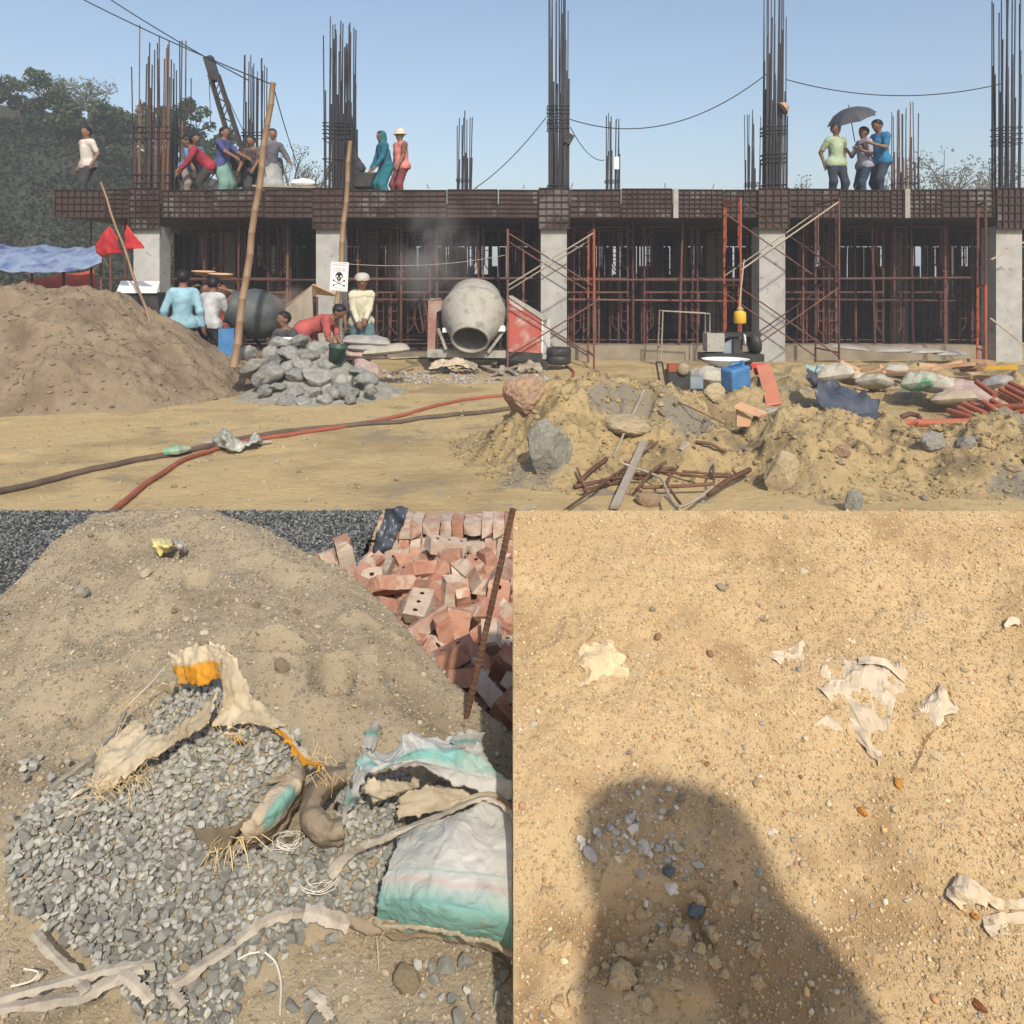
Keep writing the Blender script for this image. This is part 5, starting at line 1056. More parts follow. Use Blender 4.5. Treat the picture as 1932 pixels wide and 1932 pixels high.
# ------------------------------------------------------------------ people
def ik(a, b, l1, l2, hint):
    a, b, hint = A(a), A(b), A(hint); d = b - a; L = np.linalg.norm(d); m = (l1 + l2) * .985
    if L > m: b = a + d / L * m; d = b - a; L = m
    c = (l1 * l1 - l2 * l2 + L * L) / (2 * L); h = math.sqrt(max(l1 * l1 - c * c, 0)); n = d / L
    q = hint - n * (hint @ n); q = q / (np.linalg.norm(q) + 1e-9)
    return a + n * c + q * h, b
CLO = {}
def cloth(c, name=None):
    k = tuple(round(q, 3) for q in c)
    if k not in CLO: CLO[k] = mat('cloth_%d' % len(CLO), tuple(q * .55 for q in c), tuple(min(q * .98, .85) for q in c), scale=3.5, rough=.9, bump=.012, bscale=10, lo=.3, hi=.6)
    return CLO[k]
def person(label, loc, rz=0.0, ht=1.68, lean=0.0, pel=None, side=0.0, hands=None, feet=None, head=(0, 0), shirt=(.4, .4, .4), legs=(.05, .06, .1), lower='trousers', sleeve='short',
           hat=None, hatc=(.6, .5, .4), vest=None, vox=.019, hint_l=None):
    """local space: facing -y, x to the viewer's right when rz=0; feet at z=0. hands/feet: ((right), (left)) targets"""
    s = ht / 1.70; t = thing('person', label, 'person', loc, None, rz)
    pz = pel if pel is not None else .93; pelv = A([0, .18 * math.sin(lean) if pel is None else .05, pz - (.06 * math.sin(lean) if pel is None else 0)])
    T = A([math.sin(side), -math.sin(lean) * math.cos(side), math.cos(lean) * math.cos(side)]); X = A([1, 0, 0]) - T * T[0]; X /= np.linalg.norm(X); Fw = np.cross(T, X); Fw = -Fw if Fw[1] > 0 and lean < 1.2 else Fw
    if lean >= 1.2: Fw = A([0, -math.cos(lean), -math.sin(lean)])
    chest = pelv + T * .32; neck = pelv + T * .49
    hl = lean * .55 + head[0]; Hd = A([math.sin(side) + head[1] * .2, -math.sin(hl), math.cos(hl)]); Hd /= np.linalg.norm(Hd)
    hf = A([math.sin(head[1]), -math.cos(hl) * math.cos(head[1]), -math.sin(hl)]); hf -= Hd * (hf @ Hd); hf /= np.linalg.norm(hf); hx = np.cross(Hd, hf)
    hc = neck + Hd * .175
    sh = [neck - T * .045 + X * q * .17 for q in (1, -1)]; hip = [pelv + A([q * .088, 0, -.03]) for q in (1, -1)]
    feet = feet or ((.10, .02), (-.10, -.03)); ank = [A([q[0], q[1], .085 if len(q) < 3 else q[2]]) for q in feet]
    hands = hands or ((.24, -.02, .86), (-.24, -.02, .86))
    prims = [(hip[0], hip[1], .115, .115), (pelv, chest, .125, .128), (chest, neck - T * .06, .125, .10), (sh[0] * .8 + sh[1] * .2, sh[1] * .8 + sh[0] * .2, .085, .085), (neck - T * .03, hc, .056, .052),
             (hc + Hd * .025 + hf * -.012, hc + Hd * .03 + hf * .012, .092, .09), (hc - Hd * .055 + hf * .03, hc - Hd * .03 + hf * .025, .06, .07), (hc + hf * .098 - Hd * .012, hc + hf * .09 + Hd * .025, .017, .01),
             (hc + hx * .088, hc + hx * .09 - Hd * .03, .02, .015), (hc - hx * .088, hc - hx * .09 - Hd * .03, .02, .015)]
    arms, lg = [], []
    fing = MB()
    for i, q in enumerate((1, -1)):
        el, wr = ik(sh[i], hands[i], .285, .255, hint_l[i] if hint_l else (q * .5, .8, -.4))
        arms.append((sh[i], el, wr)); dr_ = wr - el; dr_ /= np.linalg.norm(dr_)
        pm_ = wr + dr_ * .075
        prims += [(sh[i], el, .052, .042), (el, wr, .042, .029), (wr, pm_, .03, .034)]
        _, u2, w2 = frame_of(dr_)
        for k in range(4):
            o_ = (k - 1.5) * .019; b0_ = pm_ + u2 * o_; l_ = (.062, .075, .07, .055)[k]
            fing.tube([b0_, b0_ + dr_ * l_ * .55 + w2 * .008, b0_ + dr_ * l_ * .95 + w2 * .03], [.010, .009, .007], 5)
        fing.tube([wr + dr_ * .03 + u2 * .03, wr + dr_ * .06 + u2 * .052, wr + dr_ * .10 + u2 * .055 + w2 * .015], [.012, .011, .008], 5)
        kn, an = ik(hip[i], ank[i], .43, .43, (q * .18, -1, .1)); lg.append((hip[i], kn, an))
        tf = A([q * .035, -.15, -.05]) if pel is None or pel > .6 else A([q * .04, -.15, -.05])
        prims += [(hip[i], kn, .09, .058), (kn, an, .058, .04), (an + A([0, .04, -.04]), an + tf, .038, .032)]
    def put(name, v, f, mt, par=t, sm=True): return mk(name, np.asarray(v) * s, f, mt, par, sm)
    v, f = sdf_mesh(prims, vox, .03)
    fv = np.vstack(fing.v); f2 = [tuple(map(int, q)) for q in f] + [tuple(i + len(v) for i in q) for q in fing.f]
    put('body', np.vstack([v, fv]), f2, M_skin)
    hem = pelv - T * (.10 if lower != 'sari' else .02); nk = neck - T * .005
    sp_ = [(hip[0], hip[1], .146, .146), (pelv, chest, .142, .144), (chest, neck - T * .06, .14, .112), (sh[0] * .8 + sh[1] * .2, sh[1] * .8 + sh[0] * .2, .10, .10)]
    if sleeve != 'none':
        for a_, e_, w_ in arms:
            sp_.append((a_, e_ if sleeve == 'long' else a_ * .25 + e_ * .75, .068, .058))
            if sleeve == 'long': sp_.append((e_, w_ * .9 + e_ * .1, .058, .046))
    hem_f = lambda p: np.maximum((hem - p) @ T, (p - nk) @ T - .035)
    v, f = sdf_mesh(sp_, vox, .035, hem_f); v = v + .006 * np.stack([fbm(v[:, 0] * 14 + k, v[:, 1] * 14, v[:, 2] * 14, 2, k) for k in range(3)], 1)
    put('shirt', v, f, cloth(shirt))
    if vest: 
        vp = [(p[0], p[1], p[2] + .014, p[3] + .014) for p in sp_[:4]]; v, f = sdf_mesh(vp, vox, .035, lambda p: np.maximum(hem_f(p), np.abs((p - chest) @ X) - .135 if False else hem_f(p))); put('safety_vest', v, f, cloth(vest))
    waist = pelv + T * .09
    if lower == 'trousers':
        lp_ = [(hip[0], hip[1], .126, .126), (pelv, pelv + T * .1, .13, .13)]
        for h_, k_, a_ in lg: lp_ += [(h_, k_, .108, .082), (k_, a_, .082, .066)]
        cl = lambda p: np.maximum((p - waist) @ T, .085 - p[..., 2])
    else:
        lo_ = .30 if lower == 'lungi' else .12
        kc = (lg[0][1] + lg[1][1]) / 2; ac = (lg[0][2] + lg[1][2]) / 2
        lp_ = [(hip[0], hip[1], .135, .135), (pelv, pelv + T * .1, .135, .13)]
        for h_, k_, a_ in lg: lp_ += [(h_, k_, .125, .115), (k_, a_, .115, .125)]
        lp_ += [(pelv, kc, .14, .14), (kc, ac, .14, .15)]
        cl = lambda p: np.maximum((p - waist) @ T, lo_ - p[..., 2])
    v, f = sdf_mesh(lp_, vox, .04, cl); v = v + .005 * np.stack([fbm(v[:, 0] * 12 + k, v[:, 1] * 12, v[:, 2] * 5, 2, 5 + k) for k in range(3)], 1)
    put('trousers' if lower == 'trousers' else 'wrap_skirt', v, f, cloth(legs))
    if hat != 'helmet':
        hp_ = [(hc + Hd * .03 - hf * .016, hc + Hd * .04 + hf * .005, .104, .101)]
        v, f = sdf_mesh(hp_, .013, .02, lambda p: (p - hc) @ (hf * .85 - Hd * .5) - .015); put('hair', v, f, M_hair)
    for q in (1, -1):
        v = ICO[1][0] * .012 + (hc + hf * .083 + hx * .033 * q + Hd * .012); put('eye', v, ICO[1][1], M_black)
    v = ICO[1][0] * A([.022, .008, .006]) + (hc + hf * .088 - Hd * .055); put('mouth', v, ICO[1][1], M_hair)
    if hat == 'helmet':
        m = MB(); Rm = np.stack([hx, np.cross(Hd, hx), Hd], 1); m.lathe([(.001, .135), (.06, .125), (.10, .085), (.118, .03), (.122, .01), (.145, 0), (.145, -.008), (.118, -.004)], 20, Rm, hc + Hd * .025); put('helmet', np.vstack(m.v), m.f, cloth(hatc))
    elif hat == 'turban':
        tp_ = [(hc + Hd * .06 + hx * .03, hc + Hd * .06 - hx * .03, .105, .105), (hc + Hd * .045 + hf * .04, hc + Hd * .05 - hf * .05, .085, .09)]
        v, f = sdf_mesh(tp_, .014, .04, lambda p: (hc + Hd * .035 - p) @ Hd); v = v + .006 * np.stack([fbm(v[:, 0] * 22 + k, v[:, 1] * 22, v[:, 2] * 30, 2, k) for k in range(3)], 1); put('turban', v, f, cloth(hatc))
    elif hat == 'scarf':
        tp_ = [(hc + Hd * .035 - hf * .014, hc + Hd * .03, .112, .108), (hc - Hd * .06 - hf * .04, neck + T * .02, .09, .10)]
        v, f = sdf_mesh(tp_, .015, .05, lambda p: (p - hc) @ hf - .055); put('head_scarf', v, f, cloth(hatc))
    elif hat == 'shawl':
        tp_ = [(hc + Hd * .03 + hx * .04, hc + Hd * .03 - hx * .04, .13, .13), (hc, neck, .15, .16), (neck - T * .06, neck - T * .30, .15, .15), (sh[0] * .75 + sh[1] * .25, sh[1] * .75 + sh[0] * .25, .12, .12), (sh[0] * .9 + sh[1] * .1 - T * .08, sh[0] - T * .4, .11, .12), (sh[1] * .9 + sh[0] * .1 - T * .08, sh[1] - T * .4, .11, .12)]
        v, f = sdf_mesh(tp_, .02, .09, lambda p: np.where((p - neck) @ T > .03, (p - hc) @ hf - .06, -1.0)); put('shawl', v, f, cloth(hatc))
    t['hc'] = [float(q) for q in hc]
    return t
pi = math.pi
def deck(px, y=16.5): return ((px - CX) / F * y, y, DECK)
def yard(px, y): return ((px - CX) / F * y, y, 0.0)
# deck, left
person('worker in pale shirt and dark trousers walking alone at the deck corner', deck(166, 16.3), -.5, 1.66, .08, shirt=(.55, .50, .46), legs=(.05, .05, .055), sleeve='short', feet=((.1, -.14), (-.1, .12)), hands=((.30, -.1, .9), (-.32, .0, .88)))
person('worker in bright blue shirt bending near the deck edge', deck(359, 16.4), .9, 1.62, .55, shirt=(.07, .20, .42), legs=(.30, .27, .25), hands=((.2, -.5, .8), (-.2, -.48, .8)))
person('worker in dark red shirt bent far over on the deck', deck(382, 16.3), -1.0, 1.66, .85, shirt=(.30, .03, .05), legs=(.05, .045, .045), hands=((.2, -.6, .6), (-.2, -.55, .55)), sleeve='long')
person('worker in purple blue shirt and green wrap standing at the hoist', deck(420, 16.6), 1.25, 1.72, .12, shirt=(.06, .07, .20), legs=(.17, .30, .27), lower='lungi', hands=((.2, -.5, 1.05), (-.16, -.48, 1.0)), sleeve='short')
person('worker in grey clothes and head cloth standing behind the bamboo pole', deck(512, 16.7), .5, 1.70, .2, shirt=(.12, .12, .15), legs=(.32, .33, .33), lower='lungi', hat='scarf', hatc=(.25, .25, .27), sleeve='long', hands=((.3, -.35, 1.0), (-.25, -.4, 1.0)))
person('worker in dark clothes stooping beside the winch', deck(482, 17.0), -.2, 1.66, .5, shirt=(.10, .07, .07), legs=(.06, .06, .07), hands=((.2, -.5, .75), (-.2, -.45, .7)))
person('worker in dark clothes crouching behind the dense starter bars', deck(668, 16.6), -1.1, 1.62, .6, shirt=(.05, .05, .06), legs=(.05, .06, .08), hat='turban', hatc=(.35, .33, .30), hands=((.15, -.6, .85), (-.15, -.5, .8)), sleeve='long')
person('woman in teal clothes and scarf on the deck', deck(726, 16.4), -1.0, 1.60, .22, shirt=(.02, .13, .20), legs=(.02, .16, .20), lower='sari', hat='scarf', hatc=(.02, .16, .19), sleeve='long', hands=((.15, -.3, .85), (-.2, -.25, .85)))
person('worker in white helmet and pink safety vest on the deck', deck(757, 16.4), -.9, 1.62, .08, shirt=(.16, .09, .07), legs=(.20, .05, .06), vest=(.62, .22, .20), hat='helmet', hatc=(.80, .62, .50), hands=((.22, -.22, .85), (-.2, -.12, .85)), sleeve='short')
# deck, right
person('man in pale green polo shirt standing under the umbrella edge', deck(1577, 16.4), .15, 1.74, .0, shirt=(.36, .45, .30), legs=(.035, .045, .07), hands=((.24, .05, .9), (-.22, .06, .9)), feet=((.13, 0), (-.12, 0)))
pu = person('man in lilac checked shirt holding the black umbrella', deck(1631, 16.5), -1.35, 1.70, .05, shirt=(.33, .32, .42), legs=(.03, .05, .09), hands=((.12, -.22, 1.22), (-.1, -.34, 1.22)), feet=((.1, -.06), (-.1, .1)))
person('tall man in blue shirt looking down at his phone', deck(1662, 16.3), -1.2, 1.82, .08, head=(.35, 0), shirt=(.03, .17, .34), legs=(.035, .045, .075), hands=((.12, -.34, 1.2), (-.12, -.32, 1.2)), feet=((.1, -.08), (-.1, .12)))
um = thing('umbrella', 'black umbrella tilted over the three men on deck', 'umbrella', P(1608, 262, 16.5))
ua, ub = P(1611, 264, 16.5), P(1600, 200, 16.45); un = (ub - ua) / np.linalg.norm(ub - ua); 
un = A([-.32, -.25, .92]); un /= np.linalg.norm(un); ub = P(1602, 203, 16.45); _, uu, uw = frame_of(un); RU = np.stack([uu, uw, un], 1)
prof = [(.003, .0), (.2, -.035), (.38, -.12), (.52, -.26)]
for k in range(8):
    a0, a1 = k * pi / 4, (k + 1) * pi / 4; vs, fs = [], []
    for i, (r, z) in enumerate(prof):
        for j in range(5):
            a = a0 + (a1 - a0) * j / 4; sc_ = 1 - .10 * math.sin(pi * j / 4) * (i / 3); vs.append(ub + RU @ A([r * sc_ * math.cos(a), r * sc_ * math.sin(a), z * (1 - .05 * math.sin(pi * j / 4) * (i / 3))]))
    fs = [(i * 5 + j, i * 5 + j + 1, (i + 1) * 5 + j + 1, (i + 1) * 5 + j) for i in range(3) for j in range(4)]
    MB().add(vs, fs).obj('canopy_panel', M_umb, um, True)
    MB().tube([ub + RU @ A([r * math.cos(a0), r * math.sin(a0), z - .006]) for r, z in prof], .005, 4).obj('rib', M_dark, um)
MB().tube([ub + un * .06, P(1613, 268, 16.4)], .010, 6).obj('shaft', M_dark, um)
# yard
person('man in light blue shirt seen from behind beside the sand heap', yard(345, 12.35), pi + .15, 1.78, .05, shirt=(.27, .46, .56), legs=(.05, .05, .06), sleeve='long', hands=((.3, .0, .85), (-.28, -.05, .85)))
person('man in white shirt bending forward beside the light blue shirt', yard(397, 12.9), pi - .2, 1.70, .22, shirt=(.50, .52, .54), legs=(.06, .06, .08), sleeve='short', hands=((.22, -.4, .8), (-.2, -.35, .8)))
def pan(px, row, y, label): MB().lathe([(.14, 0), (.22, .07), (.23, .075), (.21, .07), (.13, .01)], 20, rotm(.08, .06, 0), P(px, row, y)).top('head_pan', M_board, label, 'pan', smooth=True)
person('woman in rust red clothes carrying a tan pan on her head', yard(418, 14.3), -.6, 1.52, .02, shirt=(.26, .07, .05), legs=(.24, .07, .05), lower='sari', hat='scarf', hatc=(.26, .08, .06), hands=((.2, -.12, 1.66), (-.2, -.1, 1.62)), sleeve='short')
pan(416, 524, 14.3, 'tan pan of mortar carried on a head near the bamboo pole')
person('porter in dark clothes carrying a grey pan behind the white shirt', yard(388, 14.8), .4, 1.56, .02, shirt=(.12, .08, .07), legs=(.07, .07, .08), hands=((.2, -.12, 1.7), (-.2, -.1, 1.66)))
pan(384, 519, 14.8, 'grey tan pan carried by the porter in dark clothes')
person('man in dusty red shirt bent over shovelling by the sacks', yard(592, 12.3), pi / 2 - .12, 1.68, 1.28, shirt=(.42, .10, .09), legs=(.10, .095, .095), hands=((.12, -.52, .42), (-.16, -.50, .36)), feet=((.12, .02), (-.12, .10)), sleeve='short')
person('man in grey shirt squatting beside the dark mixer', yard(548, 12.0), -.5, 1.66, .35, pel=.42, shirt=(.075, .075, .08), legs=(.09, .06, .05), hands=((.2, -.5, .5), (-.2, -.45, .5)), feet=((.16, -.12), (-.16, -.1)), head=(-.15, -.4))
person('man in pale loose shirt and turban standing by the sacks', yard(682, 13.5), .5, 1.72, .06, shirt=(.56, .53, .40), legs=(.10, .17, .18), lower='lungi', hat='turban', hatc=(.50, .47, .42), sleeve='long', hands=((-.02, -.28, .95), (-.14, -.3, .88)), head=(.15, -.2))
person('person in dark clothes half hidden behind the plywood hopper', yard(668, 14.4), .3, 1.55, .35, shirt=(.10, .08, .09), legs=(.08, .08, .09), hands=((.2, -.4, .8), (-.2, -.4, .8)))
# unseen stand-in for the camera operator, placed and draped to cast the sand shadow
stand_in = person('unseen stand-in for the camera operator whose shadow falls on the sand', (PHX, PHY, 0), pi, 1.66, .02, side=-.02, shirt=(.30, .34, .42), legs=(.06, .06, .09), hat='shawl', hatc=(.5, .4, .3), sleeve='long', hands=((.2, .0, .9), (-.2, .0, .9)))

stand_in.location = [PHX + stand_in['hc'][0] * 1.66 / 1.7, PHY + stand_in['hc'][1] * 1.66 / 1.7, 0]      # feet placed so the head is where its shadow needs it
# ------------------------------------------------------------------ trees
def leaf_cloud(centers, radii, n, size, rng, squash=.8):
    k = rng.choice(len(centers), n, p=A(radii) ** 2 / (A(radii) ** 2).sum()); d = rng.normal(size=(n, 3)); d /= np.linalg.norm(d, axis=1, keepdims=True)
    r = rng.uniform(.35, 1.05, n) ** .6; p = A(centers)[k] + d * (r * A(radii)[k])[:, None] * A([1, 1, squash])
    a = rng.normal(size=(n, 3)); a /= np.linalg.norm(a, axis=1, keepdims=True); b = np.cross(a, rng.normal(size=(n, 3))); b /= np.linalg.norm(b, axis=1, keepdims=True)
    s = (size * rng.uniform(.5, 1.3, n))[:, None]
    v = np.stack([p - a * s, p - b * s * .55, p + a * s, p + b * s * .55], 1).reshape(-1, 3); f = np.arange(4 * n).reshape(n, 4)
    c = rng.uniform(.6, 1.35, n)[:, None] * A([1, 1, 1]); c[:, 0] *= rng.uniform(.8, 1.25, n)
    return v, f, np.repeat(c, 4, 0)
def tree(name, label, base, h, w, mt, seed, nleaf=2200, leaf=.22, bare=False, group='trees on the hill'):
    rng = np.random.default_rng(seed); base = A(base); t = thing(name, label, 'tree', base, group); m = MB()
    top = base + A([rng.normal(0, .06) * h, 0, h * .62])
    m.tube(list(crom([base - A([0, 0, .4]), base + A([.03 * h, 0, h * .3]), top], 7)), list(np.linspace(.035 * h, .014 * h, 7)), 6)
    C, Rd = [], []
    for k in range(9 if not bare else 14):
        a = rng.uniform(0, 2 * pi); u = rng.uniform(.35, 1); st = base + (top - base) * u
        e = st + A([math.cos(a) * w * rng.uniform(.25, .55), math.sin(a) * w * .4, h * rng.uniform(.12, .40)]); mid_ = (st + e) / 2 + A([0, 0, .05 * h])
        m.tube([st, mid_, e], [.012 * h, .008 * h, .004 * h], 5)
        C.append(e); Rd.append(w * rng.uniform(.11, .22))
        for j in range(5 if bare else 2):
            e2 = e + A([rng.normal(0, .14) * w, rng.normal(0, .1) * w, rng.uniform(.02, .16) * h]); m.tube([mid_ if j % 2 else e, e2], [.005 * h, .002 * h], 4); C.append(e2); Rd.append(w * rng.uniform(.08, .17))
    m.obj('trunk', M_bark, t)
    v, f, c = leaf_cloud(C, Rd, nleaf, leaf, rng); o = mk('crown', v - base, f, mt, t); vcol(o, c)
    return t
def hillbase(px, row, y): p = P(px, row, y); p[2] = float(hillz(p[0:1], p[1:2])[0]); return p
tl = [(35, 150, 39, 3.0, M_leaf, 'tall leafy tree at the left end of the hill crest', 2200, False), (80, 190, 40, 2.2, M_leaf2, 'thin bare-twigged tree on the hill crest', 380, True), (125, 190, 41, 2.6, M_leaf2, 'sparse pale tree on the hill crest beside the walking worker', 420, True), (165, 205, 41, 2.4, M_leaf2, 'sparse tree right of the pale sparse tree', 520, True),
      (205, 205, 40, 4.4, M_leaf, 'broad dark leafy tree left of the rusty starter bars', 3400, False), (165, 240, 38, 3.0, M_leaf, 'bushy tree low on the hill shoulder behind the walking worker', 2000, False), (285, 215, 42, 3.6, M_leaf, 'leafy tree behind the rusty starter bars', 2600, False), (345, 205, 40, 2.8, M_leaf, 'tall narrow leafy tree right of the rusty starter bars', 2000, False),
      (385, 245, 41, 3.2, M_leaf, 'rounded leafy tree behind the blue-shirted worker', 2200, False), (330, 270, 38, 3.4, M_leaf, 'dark bushy tree low behind the deck workers', 2200, False), (440, 255, 44, 2.2, M_leaf2, 'thin twiggy tree behind the hoist', 420, True), (545, 290, 44, 2.6, M_leaf2, 'wispy tree right of the bamboo pole', 500, True), (585, 315, 44, 2.0, M_leaf2, 'small wispy bush left of the dense starter bars', 380, True)]
for i, (px, row, y, w, mt, lab, nl, bare) in enumerate(tl):
    b = hillbase(px, row, y); topz = H - (row - HR) / F * y; tree('tree', lab, b, max(2.2, (topz - b[2]) * 1.02), w, mt, 300 + i, int(nl * 1.5), .115 if not bare else .075, bare)
for i, (px, row, y, w, lab, nl) in enumerate(((1790, 305, 48, 4.2, 'wispy acacia tree right of the splayed starter bars', 1500), (1845, 312, 50, 4.0, 'wispy grey-green tree left of the right-edge bars', 1300), (1745, 330, 50, 2.6, 'small green tree beside the splayed starter bars', 900), (1518, 340, 50, 2.0, 'tiny treetop peeping over the deck left of the polo-shirted man', 320), (1690, 335, 52, 1.6, 'tiny treetop between the three men and the splayed bars', 260))):
    b = hillbase(px, row, y); topz = H - (row - HR) / F * y; tree('tree', lab, b, max(2.2, topz - b[2]), w, M_leaf2 if i < 2 else M_leaf, 340 + i, nl * 2, .085, True, 'trees behind the deck')
rg = np.random.default_rng(77); n = 50000
ux, uy = rg.uniform(-44, -9, n), rg.uniform(29, 39.5, n); uz = hillz(ux, uy)
a = rg.normal(size=(n, 3)); a /= np.linalg.norm(a, axis=1, keepdims=True); b = np.cross(a, rg.normal(size=(n, 3))); b /= np.linalg.norm(b, axis=1, keepdims=True)
p = np.stack([ux, uy, uz + rg.uniform(0, .55, n) + .5 * np.clip(fbm(ux * .5, uy * .5, 0, 3, 6), 0, 1)], 1); s = rg.uniform(.05, .13, n)[:, None]
o = mk('undergrowth', np.stack([p - a * s, p - b * s * .6, p + a * s, p + b * s * .6], 1).reshape(-1, 3), np.arange(4 * n).reshape(n, 4), M_under); vcol(o, np.repeat(rg.uniform(.5, 1.4, n)[:, None] * A([1, 1, 1]), 4, 0))
tag(o, 'dark low undergrowth covering the hillside', 'undergrowth', kind='stuff')

n = 22000; ux, uy = rg.uniform(-9, 24, n), rg.uniform(28.6, 36, n); uz = hillz(ux, uy)
a = rg.normal(size=(n, 3)); a /= np.linalg.norm(a, axis=1, keepdims=True); b = np.cross(a, rg.normal(size=(n, 3))); b /= np.linalg.norm(b, axis=1, keepdims=True)
p = np.stack([ux, uy, uz + rg.uniform(0, .5, n)], 1); s = rg.uniform(.07, .16, n)[:, None]
o = mk('undergrowth', np.stack([p - a * s, p - b * s * .6, p + a * s, p + b * s * .6], 1).reshape(-1, 3), np.arange(4 * n).reshape(n, 4), M_under); vcol(o, np.repeat(rg.uniform(.5, 1.4, n)[:, None] * A([1, 1, 1]), 4, 0))
tag(o, 'dark low undergrowth on the bank behind the building', 'undergrowth', kind='stuff')
n = 7000; gx, gy = rg.uniform(-7.5, 6, n), rg.uniform(5.1, 14.5, n); s_ = .003 + rg.gamma(1.1, .005, n)
o = scatter_mesh('yard_pebbles', np.stack([gx, gy, gz(gx, gy) + s_ * .2], 1), s_, M_grain, rg, None, 0, A([(.30, .23, .13), (.24, .19, .12), (.36, .30, .20), (.22, .20, .17)])[rg.integers(0, 4, n)]); tag(o, 'small pebbles and crumbs scattered over the sandy yard', 'pebbles', kind='stuff')
# ------------------------------------------------------------------ near sand heap, left
CXS = [-2.9, -1.83, -1.35, -.957, -.806, -.625, -.40, -.167, 0, .3]; CYC = [3.4, 3.4, 3.4, 3.0, 2.9, 2.8, 2.6, 2.3, 2.1, 1.9]; CZC = [.599, .599, .599, .559, .553, .55, .482, .39, .367, .34]
DENTS = []; RIDGES = [(-1.35, 3.2, -.80, 2.75, .12, .05), (-1.75, 3.2, -1.3, 2.2, .14, .045), (-.62, 2.72, -.30, 2.05, .12, .035), (-1.15, 2.6, -1.0, 2.0, .1, .03)]
def zL(x, y, fine=True):
    x, y = np.broadcast_arrays(A(x), A(y))
    yc, zc = np.interp(x, CXS, CYC), np.interp(x, CXS, CZC); ex = np.interp(x, [-1.6, -.8, 0], [.68, .9, 1.0])
    t = (y - 1.34) / (yc - 1.34); z = .30 + (zc - .30) * np.clip(t, 0, 1) ** ex
    z = np.where(y < 1.34, .30 - .12 * (1.34 - y), z)
    z = np.where(y > yc, zc - 1.0 * (y - yc) - .5 * np.clip(y - yc, 0, .1), z)
    xl = np.interp(y, [1.5, 2.3, 2.6, 3.0, 3.4], [-1.9, -1.69, -1.70, -1.76, -1.83]); z = z - .95 * np.clip(xl - x, 0, 9)
    amp = (.25 + .75 * sstep(1.4, 1.9, y)) * (.35 + .65 * sstep(yc - .02, yc - .35, y))
    z = z + amp * (.038 * fbm(x * 2.3, y * 2.3, 0, 3, 61) + .018 * ridged(x * 4 + y, y * 2.2, 2, 63))
    xr_ = np.interp(y, [1.9, 2.3, 2.8, 3.4], [-.72, -.82, -1.12, -1.5]); z = z + .13 * np.clip(1 - np.abs(x - xr_) / .62, 0, 1) ** 1.15 * sstep(1.75, 2.35, y) * sstep(3.36, 2.95, y)
    for ax_, ay_, bx_, by_, w_, h_ in RIDGES:
        t_ = np.clip(((x - ax_) * (bx_ - ax_) + (y - ay_) * (by_ - ay_)) / ((bx_ - ax_) ** 2 + (by_ - ay_) ** 2), 0, 1); d2 = np.hypot(x - ax_ - t_ * (bx_ - ax_), y - ay_ - t_ * (by_ - ay_)) + .04 * fbm(x * 5, y * 5, 0, 2, 68)
        z = z + amp * h_ * np.clip(1 - d2 / w_, 0, 1) ** 1.2
    for dx, dy, rx, ry, d in DENTS:
        q = ((x - dx) / rx) ** 2 + ((y - dy) / ry) ** 2; z = z - d * np.exp(-q ** 2) + d * .25 * np.exp(-((np.sqrt(q) - 1.3) / .2) ** 2)
    if fine: z = z + .0035 * fbm(x * 26, y * 26, 0, 3, 65) + .0018 * fbm(x * 90, y * 90, 0, 2, 66)
    return z
def SL(px, row, h=0.0): return hit(px, row, lambda x, y: zL(x, y, False), h, 1.0, 4.6)
for px, row, rx, ry, d in ((527, 1206, .07, .05, .075), (628, 1280, .055, .08, .075), (372, 1098, .05, .04, .03), (255, 1180, .05, .03, .02), (180, 1340, .06, .04, .02), (700, 1180, .10, .05, .02)):
    p = SL(px, row); DENTS.append((p[0], p[1], rx, ry, d))
v, f = grid_mesh(np.linspace(-2.9, .12, 330), np.linspace(.8, 4.25, 380), zL)
sandL = tag(mk('near_sand_heap', v, f, M_sandL, smooth=True), 'near heap of coarse grey tan sand behind the torn bags', 'sand heap')
rl = np.random.default_rng(41)
def grains(n, xr, yr, zf, smin, smul, cols, keep=None):
    x, y = rl.uniform(*xr, n), rl.uniform(*yr, n)
    k = np.abs(x) < .68 * y + .1
    if keep is not None: k &= keep(x, y)
    x, y = x[k], y[k]; z = zf(x, y); s = smin + rl.gamma(1.2, smul, len(x)); c = A(cols)[rl.integers(0, len(cols), len(x))] * rl.uniform(.75, 1.25, (len(x), 1))
    return np.stack([x, y, z + s * .35], 1), s, c
SC_L = [(.29, .24, .165), (.34, .28, .195), (.235, .19, .13), (.39, .335, .25), (.26, .235, .19)]
p, s, c = grains(60000, (-2.0, .02), (1.25, 3.4), zL, .0012, .0013, SC_L); o = scatter_mesh('sand_grains', p, s, M_grain, rl, None, 0, c); tag(o, 'coarse sand grains covering the near grey sand heap', 'sand grains', kind='stuff')
p, s, c = grains(260, (-2.0, .02), (1.6, 3.3), zL, .003, .004, SC_L); o = scatter_mesh('sand_lumps', p, s, M_grain, rl, None, 2, c, noise=.04); tag(o, 'small lumps and pebbles on the near sand heap', 'sand lumps', kind='stuff')
peb = [stone_mesh('pebble', M_tanrock, 500 + k, 2, True, cuts=5, lo=.75, hi=.95) for k in range(3)]
